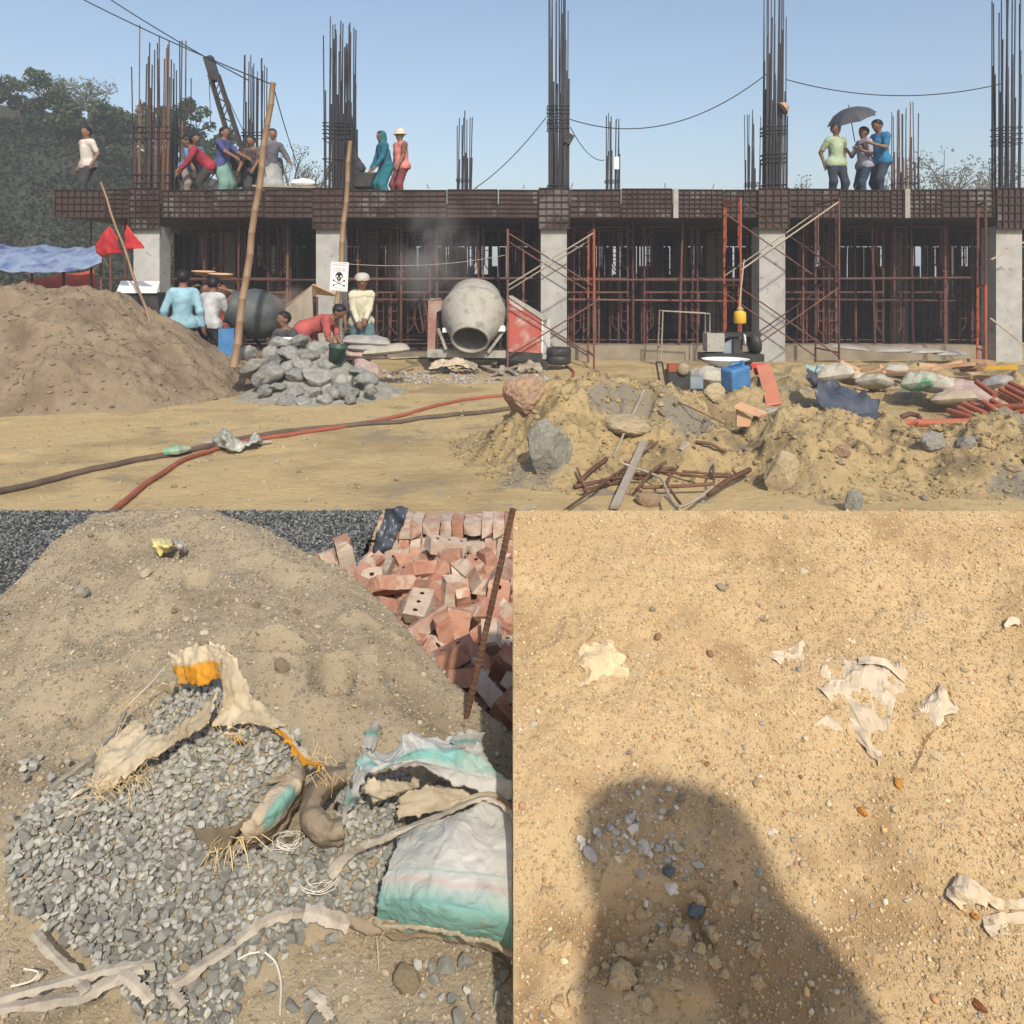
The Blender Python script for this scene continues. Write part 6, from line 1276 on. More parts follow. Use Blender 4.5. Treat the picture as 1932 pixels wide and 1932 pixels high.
for k, (px, row, w, lab) in enumerate(((412, 1142, 18, 'small round stone on the upper slope of the near heap'), (532, 1262, 34, 'pale rounded stone beside the footprints on the near heap'), (483, 1146, 16, 'small tan stone near the heap crest'), (330, 1155, 20, 'sand lump left of the small round stone'), (768, 1858, 60, 'tan boulder under the teal and white bag'), (560, 1158, 14, 'grey pebble below the crest of the near heap'))):
    p = SL(px, row); r = w / 2 / F * p[1]; tag(inst('pebble', peb[k % 3], None, p + A([0, 0, r * .3]), (k, .2, k * 2.), (r * 1.1, r, r * .75)), lab, 'stone')
# ------------------------------------------------------------------ floor behind the heap, dark chippings, bricks
def yf(x, y): return -.03 + .012 * fbm(x * 5, y * 5, 0, 3, 71) + np.where(y > 4.3, .0, 0) - .2 * sstep(4.9, 5.1, y)
v, f = grid_mesh(np.linspace(-3.6, .1, 90), np.linspace(2.0, 5.15, 80), yf); tag(mk('yard_floor', v, f, M_plinth, smooth=True), kind='structure')
def chz(x, y): return np.where(y < 4.75, .0 + .201 * np.clip((y - 2.7) / 2.05, 0, 1) ** .8, .201 - 1.2 * (y - 4.75)) + .010 * fbm(x * 4, y * 4, 0, 3, 73) * sstep(4.75, 4.55, y)
for lab, x0, x1, y0 in (('dark grey stone chippings heaped at the far left behind the sand', -3.6, -1.6, 2.5), ('dark grey stone chippings heaped between sand crest and brick stack', -1.62, -.80, 3.2)):
    t = thing('chippings_heap', lab, 'stone chippings', ((x0 + x1) / 2, 4, 0))
    v, f = grid_mesh(np.linspace(x0, x1, 70), np.linspace(y0, 5.0, 70), chz); mk('core', v - A(t.location), f, M_dark, t, True)
    n = int(9000 * (x1 - x0)); x, y = rl.uniform(x0, x1, n), rl.uniform(y0 + .1, 4.80, n); k = (zL(x, y, False) < chz(x, y) + .02); x, y = x[k], y[k]; n = len(x)
    c = A([(.10, .105, .10), (.15, .155, .15), (.07, .075, .075), (.21, .22, .22)])[rl.integers(0, 4, n)] * rl.uniform(.7, 1.25, (n, 1))
    o = scatter_mesh('chippings', np.stack([x, y, chz(x, y) + rl.uniform(0, .006, n) * sstep(4.78, 4.6, y)], 1) - A(t.location), rl.uniform(.006, .011, n), M_darkgravel, rl, t, 0, c, lo=.5, hi=.9); o['kind'] = 'stuff'
BL, BW, BH = .225, .105, .066
def brick_mesh(seed, mt, holes=True):
    rng = np.random.default_rng(seed); me = bpy.data.meshes.new('brick')
    # top face as a grid with three holes sunk into it
    xs_ = np.array([-.5, -.36, -.26, -.05, .05, .26, .36, .5]) * BL; ys_ = np.array([-.5, -.13, .13, .5]) * BW; hz_ = BH / 2
    V, Fq, mi = [], [], []; idx = {}
    def vid(i, j, z):
        k = (i, j, z)
        if k not in idx: idx[k] = len(V); V.append([xs_[i], ys_[j], z])
        return idx[k]
    hol = {(1, 1), (3, 1), (5, 1)} if holes else set()
    for sgn in (1, -1):
        for i in range(7):
            for j in range(3):
                q = [vid(i, j, sgn * hz_), vid(i + 1, j, sgn * hz_), vid(i + 1, j + 1, sgn * hz_), vid(i, j + 1, sgn * hz_)]
                if sgn < 0: q = q[::-1]
                if sgn > 0 and (i, j) in hol:
                    b_ = len(V); cx_ = (xs_[i] + xs_[i + 1]) / 2; rr_ = .0115
                    rim = [len(V) + k for k in range(8)]; V += [[cx_ + rr_ * math.cos(a), rr_ * math.sin(a), hz_] for a in np.arange(8) * pi / 4 - 3 * pi / 4]
                    bot = [len(V) + k for k in range(8)]; V += [[cx_ + rr_ * .9 * math.cos(a), rr_ * .9 * math.sin(a), hz_ - .03] for a in np.arange(8) * pi / 4 - 3 * pi / 4]
                    for k in range(4):
                        Fq.append((q[k], q[(k + 1) % 4], rim[(2 * k + 2) % 8], rim[2 * k + 1], rim[2 * k])); mi.append(0)
                    for k in range(8): Fq.append((rim[k], rim[(k + 1) % 8], bot[(k + 1) % 8], bot[k])); mi.append(1)
                    Fq.append(tuple(bot)); mi.append(1)
                else: Fq.append(tuple(q)); mi.append(0)
    for i in range(7):
        for j, r_ in ((0, 0), (3, 1)):
            q = (vid(i, j, hz_), vid(i, j, -hz_), vid(i + 1, j, -hz_), vid(i + 1, j, hz_)); Fq.append(q if r_ == 0 else q[::-1]); mi.append(0)
    for j in range(3):
        for i, r_ in ((0, 0), (7, 1)):
            q = (vid(i, j + 1, hz_), vid(i, j + 1, -hz_), vid(i, j, -hz_), vid(i, j, hz_)); Fq.append(q if r_ == 0 else q[::-1]); mi.append(0)
    V = A(V); V = V + rng.normal(0, .0012, V.shape)
    for _ in range(3):                                   # knocked-off corners
        cnr = A([rng.choice((-1, 1)) * BL / 2, rng.choice((-1, 1)) * BW / 2, rng.choice((-1, 1)) * BH / 2]); d = np.linalg.norm(V - cnr, axis=1); k = d < .02; V[k] -= np.sign(cnr) * rng.uniform(.003, .012, 3)
    me.from_pydata(V.tolist(), [], Fq); me.materials.append(mt); me.materials.append(M_hole); me.polygons.foreach_set('material_index', np.asarray(mi, np.int32)); me.update(); return me
bm_ = [brick_mesh(k, (M_brick, M_brick, M_brick2)[k % 3]) for k in range(9)]; bm2 = [brick_mesh(20 + k, (M_brick2, M_brick2, M_brick)[k % 3], False) for k in range(5)]
st = thing('brick_stack', 'neat stack of pale dusty bricks at the back of the brick heap', 'brick stack', (-.4, 4.7, -.05))
rb = random.Random(3); ztop = H - .2945 * 4.83
for r in range(4):
    z = ztop - BW * (r + .5) - .003 * r; x = -.875 + (.02 if r % 2 else 0)
    while x < .06:
        w = BH if rb.random() < .85 else BW
        o = inst('brick', rb.choice(bm2), st, A([x + w / 2, 4.6 + BL / 2 + rb.uniform(-.012, .012), z]) - A(st.location), (pi / 2 if w == BH else 0, 0, pi / 2), 1.0)
        o.rotation_euler = Euler((0, pi / 2 if w == BH else 0, 0)).to_matrix().to_euler() if False else ((pi / 2, 0, pi / 2) if w == BH else (0, 0, pi / 2)); 
        x += w + rb.uniform(.001, .004)
bt = thing('black_sheet', 'black plastic sheet hanging over the brick stack', 'plastic sheet', P(722, 1030, 4.5))
patch('sheet', [[P(725, 958, 4.57), P(745, 956, 4.57), P(768, 958, 4.57)], [P(712, 1000, 4.54), P(735, 1000, 4.53), P(755, 1000, 4.55)], [P(698, 1046, 4.50), P(716, 1046, 4.48), P(735, 1040, 4.50)]], M_tarpdark, bt, 20, 20, .02, 14, .006, seed=91)
hb = thing('brick_heap', 'tumbled heap of loose red bricks beside the near sand heap', 'brick heap', (-.4, 3.7, -.05))
def bz(x, y): return -.03 + .13 * np.clip((y - 3.0) / 1.35, 0, 1) ** .9 + .03 * np.exp(-((x + .35) / .3) ** 2 - ((y - 3.75) / .3) ** 2)
pts = []; rq = random.Random(12)
def addbrick(x, y, z, rot, me, scale=1.0): inst('brick', me, hb, A([x, y, z]) - A(hb.location), rot, scale)
for layer, (dmin, dz) in enumerate(((.125, .02), (.135, .075), (.17, .125))):
    P_ = []
    for _ in range(900):
        y = rq.uniform(2.75, 4.5); x = rq.uniform(-.95, .12)
        if float(zL(x, y, False)) > bz(A(x), A(y)) + .10: continue
        if layer == 2 and y > 4.25: continue
        if any((x - a) ** 2 + (y - b) ** 2 < dmin ** 2 for a, b in P_): continue
        P_.append((x, y)); z = float(bz(A(x), A(y))) + dz
        z = min(z, H - .362 * y - .05)
        tilt = (.35, .6, .7)[layer]
        addbrick(x, y, z, (rq.gauss(0, tilt) + rq.choice((0, 0, pi / 2, 0)), rq.gauss(0, tilt), rq.uniform(0, 2 * pi)), rq.choice(bm_), 1.0 if rq.random() < .8 else (.6, 1, 1))
addbrick(*P(655, 1064, 3.35), (.15, 1.35, .5), bm_[1]); addbrick(*P(845, 1030, 4.1), (.1, .25, .5), bm_[2]); addbrick(*P(885, 1092, 3.7), (.5, .9, 1.2), bm_[5]); addbrick(*P(790, 1110, 3.75), (.3, .1, .1), bm_[8])
for px, row in ((925, 1340), (945, 1375), (950, 1320), (900, 1330)):
    p = hit(px, row, yf, 0, 1.5, 5); tag(inst('pebble', peb[1], None, p + A([0, 0, .02]), (0, 0, px), (.05, .04, .03)), 'flat grey stone at the foot of the brick heap', 'stone', 'stones by the brick heap')
rd = thing('rebar_stake', 'rusty rebar stake standing in the sand before the bricks', 'stake', SL(873, 1352)); a_, b_ = SL(873, 1352) - A([0, 0, .05]), P(968, 960, SL(873, 1352)[1] - .02)
MB().tube([a_, b_], .0085, 8).obj('rod', M_rebar_rust, rd)
for k in range(40):
    q = a_ + (b_ - a_) * (k + 1) / 41; d_, u_, w_ = frame_of(b_ - a_); MB().tube([q + (u_ * math.cos(t) + w_ * math.sin(t)) * .009 + d_ * .004 * math.cos(t) for t in np.linspace(0, 2 * pi, 7)], .0016, 3, False).obj('rib', M_rebar_rust, rd)
pk = thing('foil_packet', 'yellow and grey plastic packet on top of the near sand heap', 'packet', SL(315, 1032))
for (a, b, mt) in ((290, 333, mat('packet_yellow', (.62, .53, .20), (.70, .62, .33), scale=12, rough=.4)), (333, 352, mat('packet_grey', (.35, .32, .28), (.42, .38, .33), scale=12, rough=.4))):
    patch('film', [[SL(a - 8, 1012, .05), SL((a + b) / 2, 1016, .055), SL(b, 1018, .05)], [SL(a, 1030, .05), SL((a + b) / 2, 1030, .06), SL(b, 1028, .04)], [SL(a + 10, 1050, .012), SL((a + b) / 2, 1044, .02), SL(b, 1040, .01)]], mt, pk, 20, 14, .008, 30, .003, seed=int(a))
# ------------------------------------------------------------------ crushed stone spilled from the bags
BUMPS = []
def bump_at(px, row, r, h): p = SL(px, row); BUMPS.append((p[0], p[1], r, h))
bump_at(300, 1600, .38, .055); bump_at(452, 1455, .15, .135); bump_at(340, 1335, .11, .09); bump_at(690, 1560, .17, .06); bump_at(560, 1650, .2, .03); bump_at(640, 1525, .03, .01)
def gsurf(x, y):
    z = zL(x, y, False)
    for bx_, by_, r, h in BUMPS: z = z + h * np.exp(-(((x - bx_) ** 2 + (y - by_) ** 2) / r ** 2) ** 1.3)
    return z
POLY_G = [(12, 1600), (70, 1520), (160, 1465), (270, 1385), (330, 1300), (405, 1285), (425, 1330), (500, 1375), (565, 1395), (550, 1470), (500, 1505), (450, 1570), (420, 1610), (480, 1612), (560, 1600), (590, 1592), (640, 1590), (640, 1500), (680, 1480), (760, 1475), (770, 1530), (745, 1620), (705, 1725), (640, 1745), (570, 1745), (545, 1800), (470, 1845), (440, 1940), (270, 1940), (205, 1850), (130, 1785), (18, 1700)]
gh = thing('gravel_spill', 'grey crushed stones spilled out of the torn bags', 'gravel', SL(330, 1700))
gl = A(gh.location)
def stones_in(poly, n, lift, rmin, rmax, keepfrac=1.0):
    x, y = rl.uniform(-1.2, .02, n), rl.uniform(1.22, 2.9, n); z = gsurf(x, y); px, row = project(np.stack([x, y, z], -1)); k = inpoly(px, row, poly) & (rl.random(n) < keepfrac)
    return np.stack([x, y, z + lift], 1)[k], rl.uniform(rmin, rmax, k.sum())
# relax the sample so stones do not pile onto one spot
def thin(p, s, f_):
    order = rl.permutation(len(p)); cell = {}; keep = []
    for i in order:
        k = (int(p[i, 0] / .03), int(p[i, 1] / .03)); ok = True
        for a in (-1, 0, 1):
            for b in (-1, 0, 1):
                for j in cell.get((k[0] + a, k[1] + b), ()):
                    if (p[i, 0] - p[j, 0]) ** 2 + (p[i, 1] - p[j, 1]) ** 2 < (f_ * (s[i] + s[j])) ** 2: ok = False; break
                if not ok: break
            if not ok: break
        if ok: cell.setdefault(k, []).append(i); keep.append(i)
    return p[keep], s[keep]
PS = [thin(*stones_in(POLY_G, 45000, l, a, b), f_) for l, a, b, f_ in ((.002, .009, .014, .58), (.010, .008, .0148, .60), (.018, .008, .0148, .72))]
POLY_S = [(720, 1785), (800, 1800), (966, 1830), (966, 1945), (820, 1945), (740, 1850)]; POLY_S2 = [(545, 1740), (640, 1745), (640, 1800), (560, 1830)]; POLY_S3 = [(450, 1850), (560, 1800), (600, 1940), (440, 1940)]
for pl_, fr in ((POLY_S, .05), (POLY_S2, .07), (POLY_S3, .04), ([(20, 1420), (160, 1440), (60, 1540), (10, 1560)], .01)): PS.append(thin(*stones_in(pl_, 45000, .006, .009, .017, fr), .8))
gp = np.vstack([q[0] for q in PS]); gs = np.concatenate([q[1] for q in PS])
big = np.argsort(-(gs / gp[:, 1]) - .35 * (gp[:, 2] > gsurf(gp[:, 0], gp[:, 1]) + .02) * .01)[:300]
gm = [stone_mesh('stone', M_gravel, 700 + k, 1, False, cuts=11, lo=.38, hi=.72, aniso=.25, noise=.02) for k in range(14)]
for i in big:
    s_ = gs[i]; inst('stone', gm[int(rl.integers(14))], gh, gp[i] - gl + A([0, 0, .002]), tuple(rl.uniform(0, 6.3, 3)), (s_ * rl.uniform(.95, 1.25), s_, s_ * rl.uniform(.65, .95)))
fp, fs_ = stones_in(POLY_G, 22000, .010, .0025, .006, .8); o = scatter_mesh('stone_fines', fp - gl, fs_, M_gravelv, rl, gh, 0, rl.uniform(.7, 1.3, (len(fp), 1)) * A([1.05, 1, .92])); o['kind'] = 'stuff'
rest = np.ones(len(gp), bool); rest[big] = False; nr = rest.sum()
c = rl.uniform(.72, 1.25, (nr, 1)) * A([1, 1, 1]) * (1 + .012 * rl.normal(size=(nr, 3)))
o = scatter_mesh('stones', gp[rest] - gl, gs[rest], M_gravelv, rl, gh, 1, c, 40, .75, cuts=11, lo=.38, hi=.72, aniso=.25, noise=.02); o['kind'] = 'stuff'
# stony dust under the stones
x_, y_ = np.linspace(-1.35, .05, 150), np.linspace(1.15, 2.9, 170)
v, f = grid_mesh(x_, y_, lambda x, y: np.where(inpoly(*project(np.stack([x, y, gsurf(x, y)], -1)), POLY_G), gsurf(x, y) - .002, zL(x, y, False) - .05)); mk('dust_bed', v - gl, f, M_sandL, gh, True)
# ------------------------------------------------------------------ torn bag of stones (cream and orange)
B1 = lambda a, b, h=0.0: hit(94.3 + a * .293, 1188.7 + b * .293, gsurf, h * .55 + .012, 1.0, 4.6)
tb1 = thing('torn_bag', 'torn cream and orange woven bag spilling crushed stones', 'bag', B1(1200, 1100))
B0 = lambda a, b, h=0.0: SL(94.3 + a * .293, 1188.7 + b * .293, h)
patch('belly', [[B0(1570, 840, .15), B0(1535, 960, .16), B0(1410, 1035, .175), B0(1335, 1140, .17), B0(1225, 1285, .15)], [B0(1600, 880, .14), B0(1580, 1000, .16), B0(1470, 1110, .18), B0(1385, 1215, .17), B0(1250, 1325, .13)],
    [B0(1612, 920, .09), B0(1595, 1050, .11), B0(1505, 1185, .125), B0(1400, 1290, .11), B0(1265, 1360, .08)], [B0(1605, 950, .02), B0(1585, 1090, .02), B0(1490, 1235, .02), B0(1375, 1335, .02), B0(1270, 1378, .015)]], M_bag['creamteal'], tb1, 80, 46, .007, 15, .003, seed=101)
def bp(name, rows, m, seed, **k): return patch(name, [[B1(*q) for q in r] for r in rows], m, tb1, seed=seed, **k)
bp('raised_flap', [[(728, 165, .23), (860, 125, .26), (1000, 92, .28), (1105, 105, .26)], [(755, 240, .19), (880, 230, .22), (1000, 200, .22), (1090, 215, .22)], [(810, 335, .13), (900, 360, .14), (990, 345, .14), (1075, 315, .16)]], M_bag['orange'], 102, nu=44, nv=28, wr=.010, wf=14)
bp('side_panel', [[(1105, 105, .26), (1170, 160, .25), (1280, 340, .2), (1400, 490, .16), (1505, 615, .12)], [(1092, 215, .23), (1130, 320, .22), (1170, 440, .20), (1290, 510, .18), (1380, 550, .15), (1465, 620, .12)], [(1080, 325, .19), (1060, 450, .19), (1012, 598, .18), (1170, 600, .17), (1300, 590, .15), (1425, 635, .11)]], M_bag['cream'], 103, nu=50, nv=34, wr=.013, wf=12)
bp('diagonal_strip', [[(1100, 430, .17), (960, 520, .16), (800, 630, .14), (640, 720, .12), (450, 870, .10), (280, 985, .07)], [(1060, 520, .18), (920, 610, .17), (760, 700, .15), (600, 790, .13), (440, 910, .10), (300, 1010, .06)], [(1020, 610, .15), (870, 690, .14), (720, 780, .12), (580, 860, .10), (450, 970, .08), (330, 1010, .03)]], M_bag['cream'], 104, nu=70, nv=18, wr=.008, wf=16, fray=.006)
bp('left_flap', [[(545, 540, .10), (600, 620, .12), (645, 715, .11)], [(440, 680, .10), (500, 760, .11), (560, 820, .10)], [(290, 790, .06), (370, 880, .08), (430, 940, .08)], [(270, 960, .04), (300, 985, .05), (340, 1000, .05)], [(165, 1065, .02), (230, 1040, .02), (300, 1005, .03)]], M_bag['cream'], 105, nu=26, nv=36, wr=.010, wf=15, fray=.007)
bp('right_tail', [[(1495, 605, .12), (1550, 660, .11), (1600, 730, .09), (1680, 790, .07), (1760, 840, .04)], [(1440, 640, .10), (1530, 720, .10), (1575, 800, .09), (1620, 850, .07), (1760, 880, .03)]], M_bag['orange'], 106, nu=34, nv=12, wr=.008, wf=18, fray=.008)
bp('right_hem', [[(1600, 800, .09), (1590, 900, .08), (1560, 960, .07)], [(1560, 850, .11), (1500, 940, .10), (1400, 1010, .09)]], M_bag['cream'], 107, nu=20, nv=10, wr=.008, wf=18, fray=.007)
bp('paper_lining', [[(900, 1262, .05), (1050, 1285, .07), (1180, 1260, .09), (1290, 1200, .11)], [(950, 1330, .035), (1070, 1345, .05), (1180, 1320, .07), (1260, 1250, .09)], [(1040, 1410, .02), (1100, 1430, .02), (1170, 1380, .035), (1230, 1310, .06)]], M_bag['brown'], 108, nu=30, nv=18, wr=.006, wf=16)
bp('back_edge', [[(640, 440, .10), (720, 370, .12), (810, 320, .13)], [(610, 520, .05), (700, 430, .07), (800, 410, .07)]], M_bag['cream'], 109, nu=18, nv=8, wr=.008, wf=18)
def tuft(par, c, n, L, spread, seed, down=.0, r=.0007):
    q = random.Random(seed); m = MB()
    for _ in range(int(n * .55)):
        d = A([q.gauss(0, 1), q.gauss(-.3, .6), q.gauss(.15, .5) - down]); d /= np.linalg.norm(d); l = L * q.uniform(.3, .85); s0 = A(c) + A([q.gauss(0, spread), q.gauss(0, spread), q.uniform(0, spread)])
        m.tube([s0, s0 + d * l * .55 + A([0, 0, .01]), s0 + d * l + A([0, 0, -.012])], [r, r, r * .6], 3)
    o_ = m.obj('frayed_fibre', M_straw, par); o_['kind'] = 'stuff'; return o_
tuft(tb1, B1(340, 1060, .05), 46, .10, .02, 1, .15); tuft(tb1, B1(545, 985, .06), 60, .07, .018, 2); tuft(tb1, B1(1185, 1370, .05), 44, .10, .014, 3, .5, .0010); tuft(tb1, B1(1745, 850, .04), 26, .06, .014, 4); tuft(tb1, B1(520, 520, .10), 22, .05, .01, 5); tuft(tb1, B1(1180, 690, .14), 26, .06, .02, 6); tuft(tb1, B1(900, 700, .13), 34, .04, .06, 7); tuft(tb1, B1(270, 800, .05), 16, .05, .015, 8)
bp('orange_scrap', [[(1120, 700, .15), (1180, 680, .17), (1250, 690, .16)], [(1130, 715, .13), (1190, 720, .15), (1250, 730, .13)]], M_bag['orange'], 111, nu=14, nv=8, wr=.006, wf=20)
sk = patch('paper_strap', [[B1(0, 1000, .02), B1(200, 850, .03), B1(420, 620, .04), B1(490, 500, .05)], [B1(10, 1015, .035), B1(215, 865, .045), B1(435, 635, .055), B1(495, 515, .06)], [B1(20, 1035, .01), B1(230, 885, .02), B1(445, 660, .03), B1(500, 535, .03)]], M_strip, None, 40, 3, .002, 20, .003, seed=112, loc=B1(250, 850), sm=False)
tag(sk, 'long dusty paper strap running up beside the torn cream bag', 'paper strap')
MB().tube(list(crom([B1(490, 500, .05), B1(560, 430, .06), B1(650, 340, .07), B1(740, 235, .12)], 20)), .0016, 4).top('string', M_thread, 'thin string from the paper strap up to the cream bag', 'string')
SLg = lambda px, row, h=0.0: hit(px, row, gsurf, h, 1.0, 4.6)
# ------------------------------------------------------------------ rolled brown bag
B2 = lambda a, b, h=0.0: SLg(528.3 + a * .27336, 1320.8 + b * .27336, h)
rb_ = thing('rolled_bag', 'half-buried brown bag with a rolled rim between the two torn bags', 'bag', B2(310, 760))
S2 = lambda a, b, h=0.0: hit(528.3 + a * .27336, 1320.8 + b * .27336, gsurf, h + .012, 1.0, 4.6); pc_ = S2(350, 740, .03)
patch('rim', [[S2(*q, .0) for q in ((450, 455), (310, 490), (190, 610), (140, 750), (170, 885), (250, 985), (330, 1005), (440, 960))], [S2(*q, .055) for q in ((450, 470), (315, 510), (205, 625), (165, 750), (195, 870), (265, 955), (335, 970), (440, 930))],
    [S2(*q, .085) for q in ((450, 505), (325, 545), (235, 645), (205, 750), (230, 850), (295, 915), (350, 925), (435, 885))], [S2(*q, .075) for q in ((450, 540), (345, 585), (270, 670), (250, 750), (270, 825), (320, 875), (365, 880), (430, 850))], [S2(*q, .03) for q in ((450, 560), (360, 610), (295, 685), (280, 750), (295, 810), (335, 850), (375, 855), (430, 830))]], M_bag['brown'], rb_, 80, 30, .005, 24, .0015, seed=121)
tuft(rb_, pc_ + A([0, 0, .05]), 30, .06, .02, 11)
# ------------------------------------------------------------------ teal and white bag
tb2 = thing('teal_white_bag', 'teal and white woven bag slumped open over crushed stones', 'bag', B2(1100, 1200))
def b2p(name, rows, m, seed, **k): return patch(name, [[B2(*q) for q in r] for r in rows], m, tb2, seed=seed, xmax=-.0006, **k)
b2p('upper_sheet', [[(640, 330, .15), (740, 335, .13), (830, 225, .20), (960, 190, .21), (1170, 200, .20), (1400, 225, .17)], [(560, 330, .14), (700, 400, .18), (860, 360, .21), (1000, 320, .22), (1200, 330, .21), (1440, 400, .17)], [(490, 450, .13), (640, 480, .18), (820, 460, .19), (980, 440, .20), (1220, 480, .20), (1600, 560, .15)], [(455, 560, .11), (580, 545, .15), (760, 530, .16), (960, 500, .17), (1200, 590, .17), (1600, 690, .13)]], M_bag['teal'], 131, nu=90, nv=56, wr=.009, wf=11)
b2p('left_tongue', [[(490, 450, .13), (540, 500, .15), (585, 560, .14)], [(450, 620, .11), (490, 660, .12), (540, 680, .11)], [(410, 770, .08), (460, 760, .09), (520, 750, .08)], [(398, 835, .06), (425, 850, .07), (440, 850, .06)]], M_bag['teal'], 132, nu=22, nv=34, wr=.007, wf=16, fray=.005)
b2p('spike', [[(560, 330, .14), (610, 330, .16), (650, 325, .15)], [(600, 230, .17), (640, 230, .18), (670, 240, .17)], [(672, 115, .22), (680, 112, .22), (686, 125, .22)]], M_bag['teal'], 133, nu=14, nv=26, wr=.005, wf=18)
b2p('corner_flap', [[(1190, 235, .20), (1300, 225, .20), (1400, 225, .18)], [(1215, 330, .19), (1310, 340, .17), (1395, 370, .13)]], M_bag['teal'], 134, nu=20, nv=14, wr=.008, wf=16)
b2p('curled_strip', [[(590, 560, .13), (690, 545, .15), (830, 545, .14), (975, 540, .14)], [(600, 640, .12), (710, 650, .13), (850, 630, .13), (975, 610, .13)], [(630, 720, .08), (740, 690, .10), (860, 660, .10), (960, 650, .11)]], M_bag['cream'], 135, nu=40, nv=14, wr=.007, wf=18, fray=.005)
b2p('middle_sheet', [[(860, 640, .12), (1000, 600, .14), (1200, 600, .15), (1420, 640, .15), (1620, 690, .13)], [(820, 720, .11), (1000, 690, .14), (1200, 690, .15), (1420, 700, .15), (1620, 750, .13)], [(835, 815, .10), (1000, 790, .12), (1200, 760, .13), (1430, 690, .14), (1620, 800, .11)]], M_bag['cream'], 136, nu=50, nv=22, wr=.008, wf=14)
b2p('body', [[(832, 822, .13), (1000, 800, .17), (1200, 780, .19), (1430, 690, .20), (1640, 760, .18)], [(800, 980, .14), (980, 950, .175), (1200, 930, .19), (1430, 900, .195), (1660, 930, .18)], [(740, 1180, .13), (940, 1150, .165), (1180, 1160, .18), (1430, 1180, .18), (1680, 1220, .165)], [(680, 1380, .10), (900, 1380, .15), (1160, 1420, .165), (1430, 1480, .155), (1700, 1540, .135)], [(650, 1535, .04), (880, 1560, .08), (1140, 1600, .09), (1420, 1660, .08), (1700, 1790, .05)]], M_bag['white'], 137, nu=110, nv=80, wr=.0065, wf=8)
b2p('foot_seam', [[(330, 1450, .02), (480, 1490, .04), (650, 1520, .05), (880, 1545, .08), (1140, 1590, .09), (1420, 1650, .08), (1700, 1790, .05)], [(420, 1540, .02), (520, 1600, .03), (660, 1630, .03), (880, 1640, .04), (1140, 1660, .04), (1420, 1720, .03), (1700, 1850, .02)], [(500, 1600, .005), (560, 1640, .005), (680, 1660, .005), (880, 1660, .005), (1140, 1680, .005), (1420, 1740, .005), (1700, 1870, .005)]], M_bag['creamteal'], 138, nu=80, nv=14, wr=.006, wf=18, fray=.003)
b2p('hem_fold', [[(655, 1530, .065), (880, 1555, .095), (1140, 1598, .105), (1420, 1660, .095), (1700, 1795, .065)], [(650, 1560, .06), (880, 1580, .09), (1140, 1625, .10), (1420, 1690, .09), (1700, 1825, .06)]], M_bag['cream'], 139, nu=70, nv=6, wr=.004, wf=26, fray=.003)
tuft(tb2, B2(660, 1640, .02), 12, .06, .006, 21, .4)
sk = patch('paper_strap', [[B2(330, 1180, .05), B2(420, 1075, .08), B2(640, 960, .12), B2(830, 880, .15), B2(1100, 775, .185), B2(1430, 655, .215), B2(1620, 770, .19)], [B2(345, 1215, .055), B2(440, 1085, .09), B2(650, 980, .125), B2(830, 900, .155), B2(1100, 795, .19), B2(1430, 670, .22), B2(1620, 790, .195)], [B2(375, 1245, .05), B2(500, 1085, .08), B2(670, 1005, .115), B2(835, 925, .15), B2(1110, 815, .18), B2(1440, 690, .215), B2(1620, 810, .19)]], M_strip, None, 70, 3, .0016, 30, .002, seed=141, loc=B2(700, 1000), xmax=-.0006, sm=False)
tag(sk, 'torn paper strap laid across the teal and white bag', 'paper strap')
# ------------------------------------------------------------------ other paper straps and threads
def strap(pts, w, label, seed, h=.034):
    L_, M_, R__ = [], [], []
    for i, (px, row) in enumerate(pts):
        d = A(pts[min(i + 1, len(pts) - 1)]) - A(pts[max(i - 1, 0)]); d = d / np.linalg.norm(d); nrm = A([-d[1], d[0]])
        hh = h * (1 + .3 * math.sin(i * 2.1))
        gsl = lambda px_, row_, h_: hit(px_, row_, gsurf, h_, 1.0, 4.0)
        L_.append(gsl(px + nrm[0] * w / 2, row + nrm[1] * w / 2, hh)); M_.append(gsl(px, row, hh + .004)); R__.append(gsl(px - nrm[0] * w / 2, row - nrm[1] * w / 2, hh))
    q = A(M_); return tag(patch('paper_strap', [L_, M_, R__], M_strip, None, 46, 3, .0016, 30, .0022, seed=seed, loc=q.mean(0), sm=False, thick=.0015), label, 'paper strap')
strap([(325, 1862), (380, 1825), (440, 1785), (490, 1745), (540, 1728), (580, 1724)], 20, 'long folded paper strap crossing the spilled stones', 151)
strap([(575, 1722), (615, 1732), (658, 1748)], 34, 'printed end of a paper strap below the teal bag', 152)
strap([(-10, 1888), (60, 1868), (150, 1845), (230, 1825), (292, 1818)], 18, 'upper of two paper straps crossing at the bottom left corner', 153)
strap([(-10, 1905), (80, 1895), (160, 1878), (230, 1845), (270, 1828)], 22, 'lower of two paper straps crossing at the bottom left corner', 154)
strap([(62, 1762), (100, 1800), (140, 1840), (165, 1872)], 22, 'short paper strap slanting down through the stones at the left', 155)
strap([(225, 1840), (258, 1862), (285, 1890)], 26, 'red-stained paper strap end among the front stones', 156)
strap([(322, 1868), (345, 1900)], 22, 'small paper strap end lying in front of the long strap', 157)
strap([(585, 1870), (605, 1890), (622, 1925)], 18, 'torn paper strap on the bare sand at the bottom', 158)
q = random.Random(5)
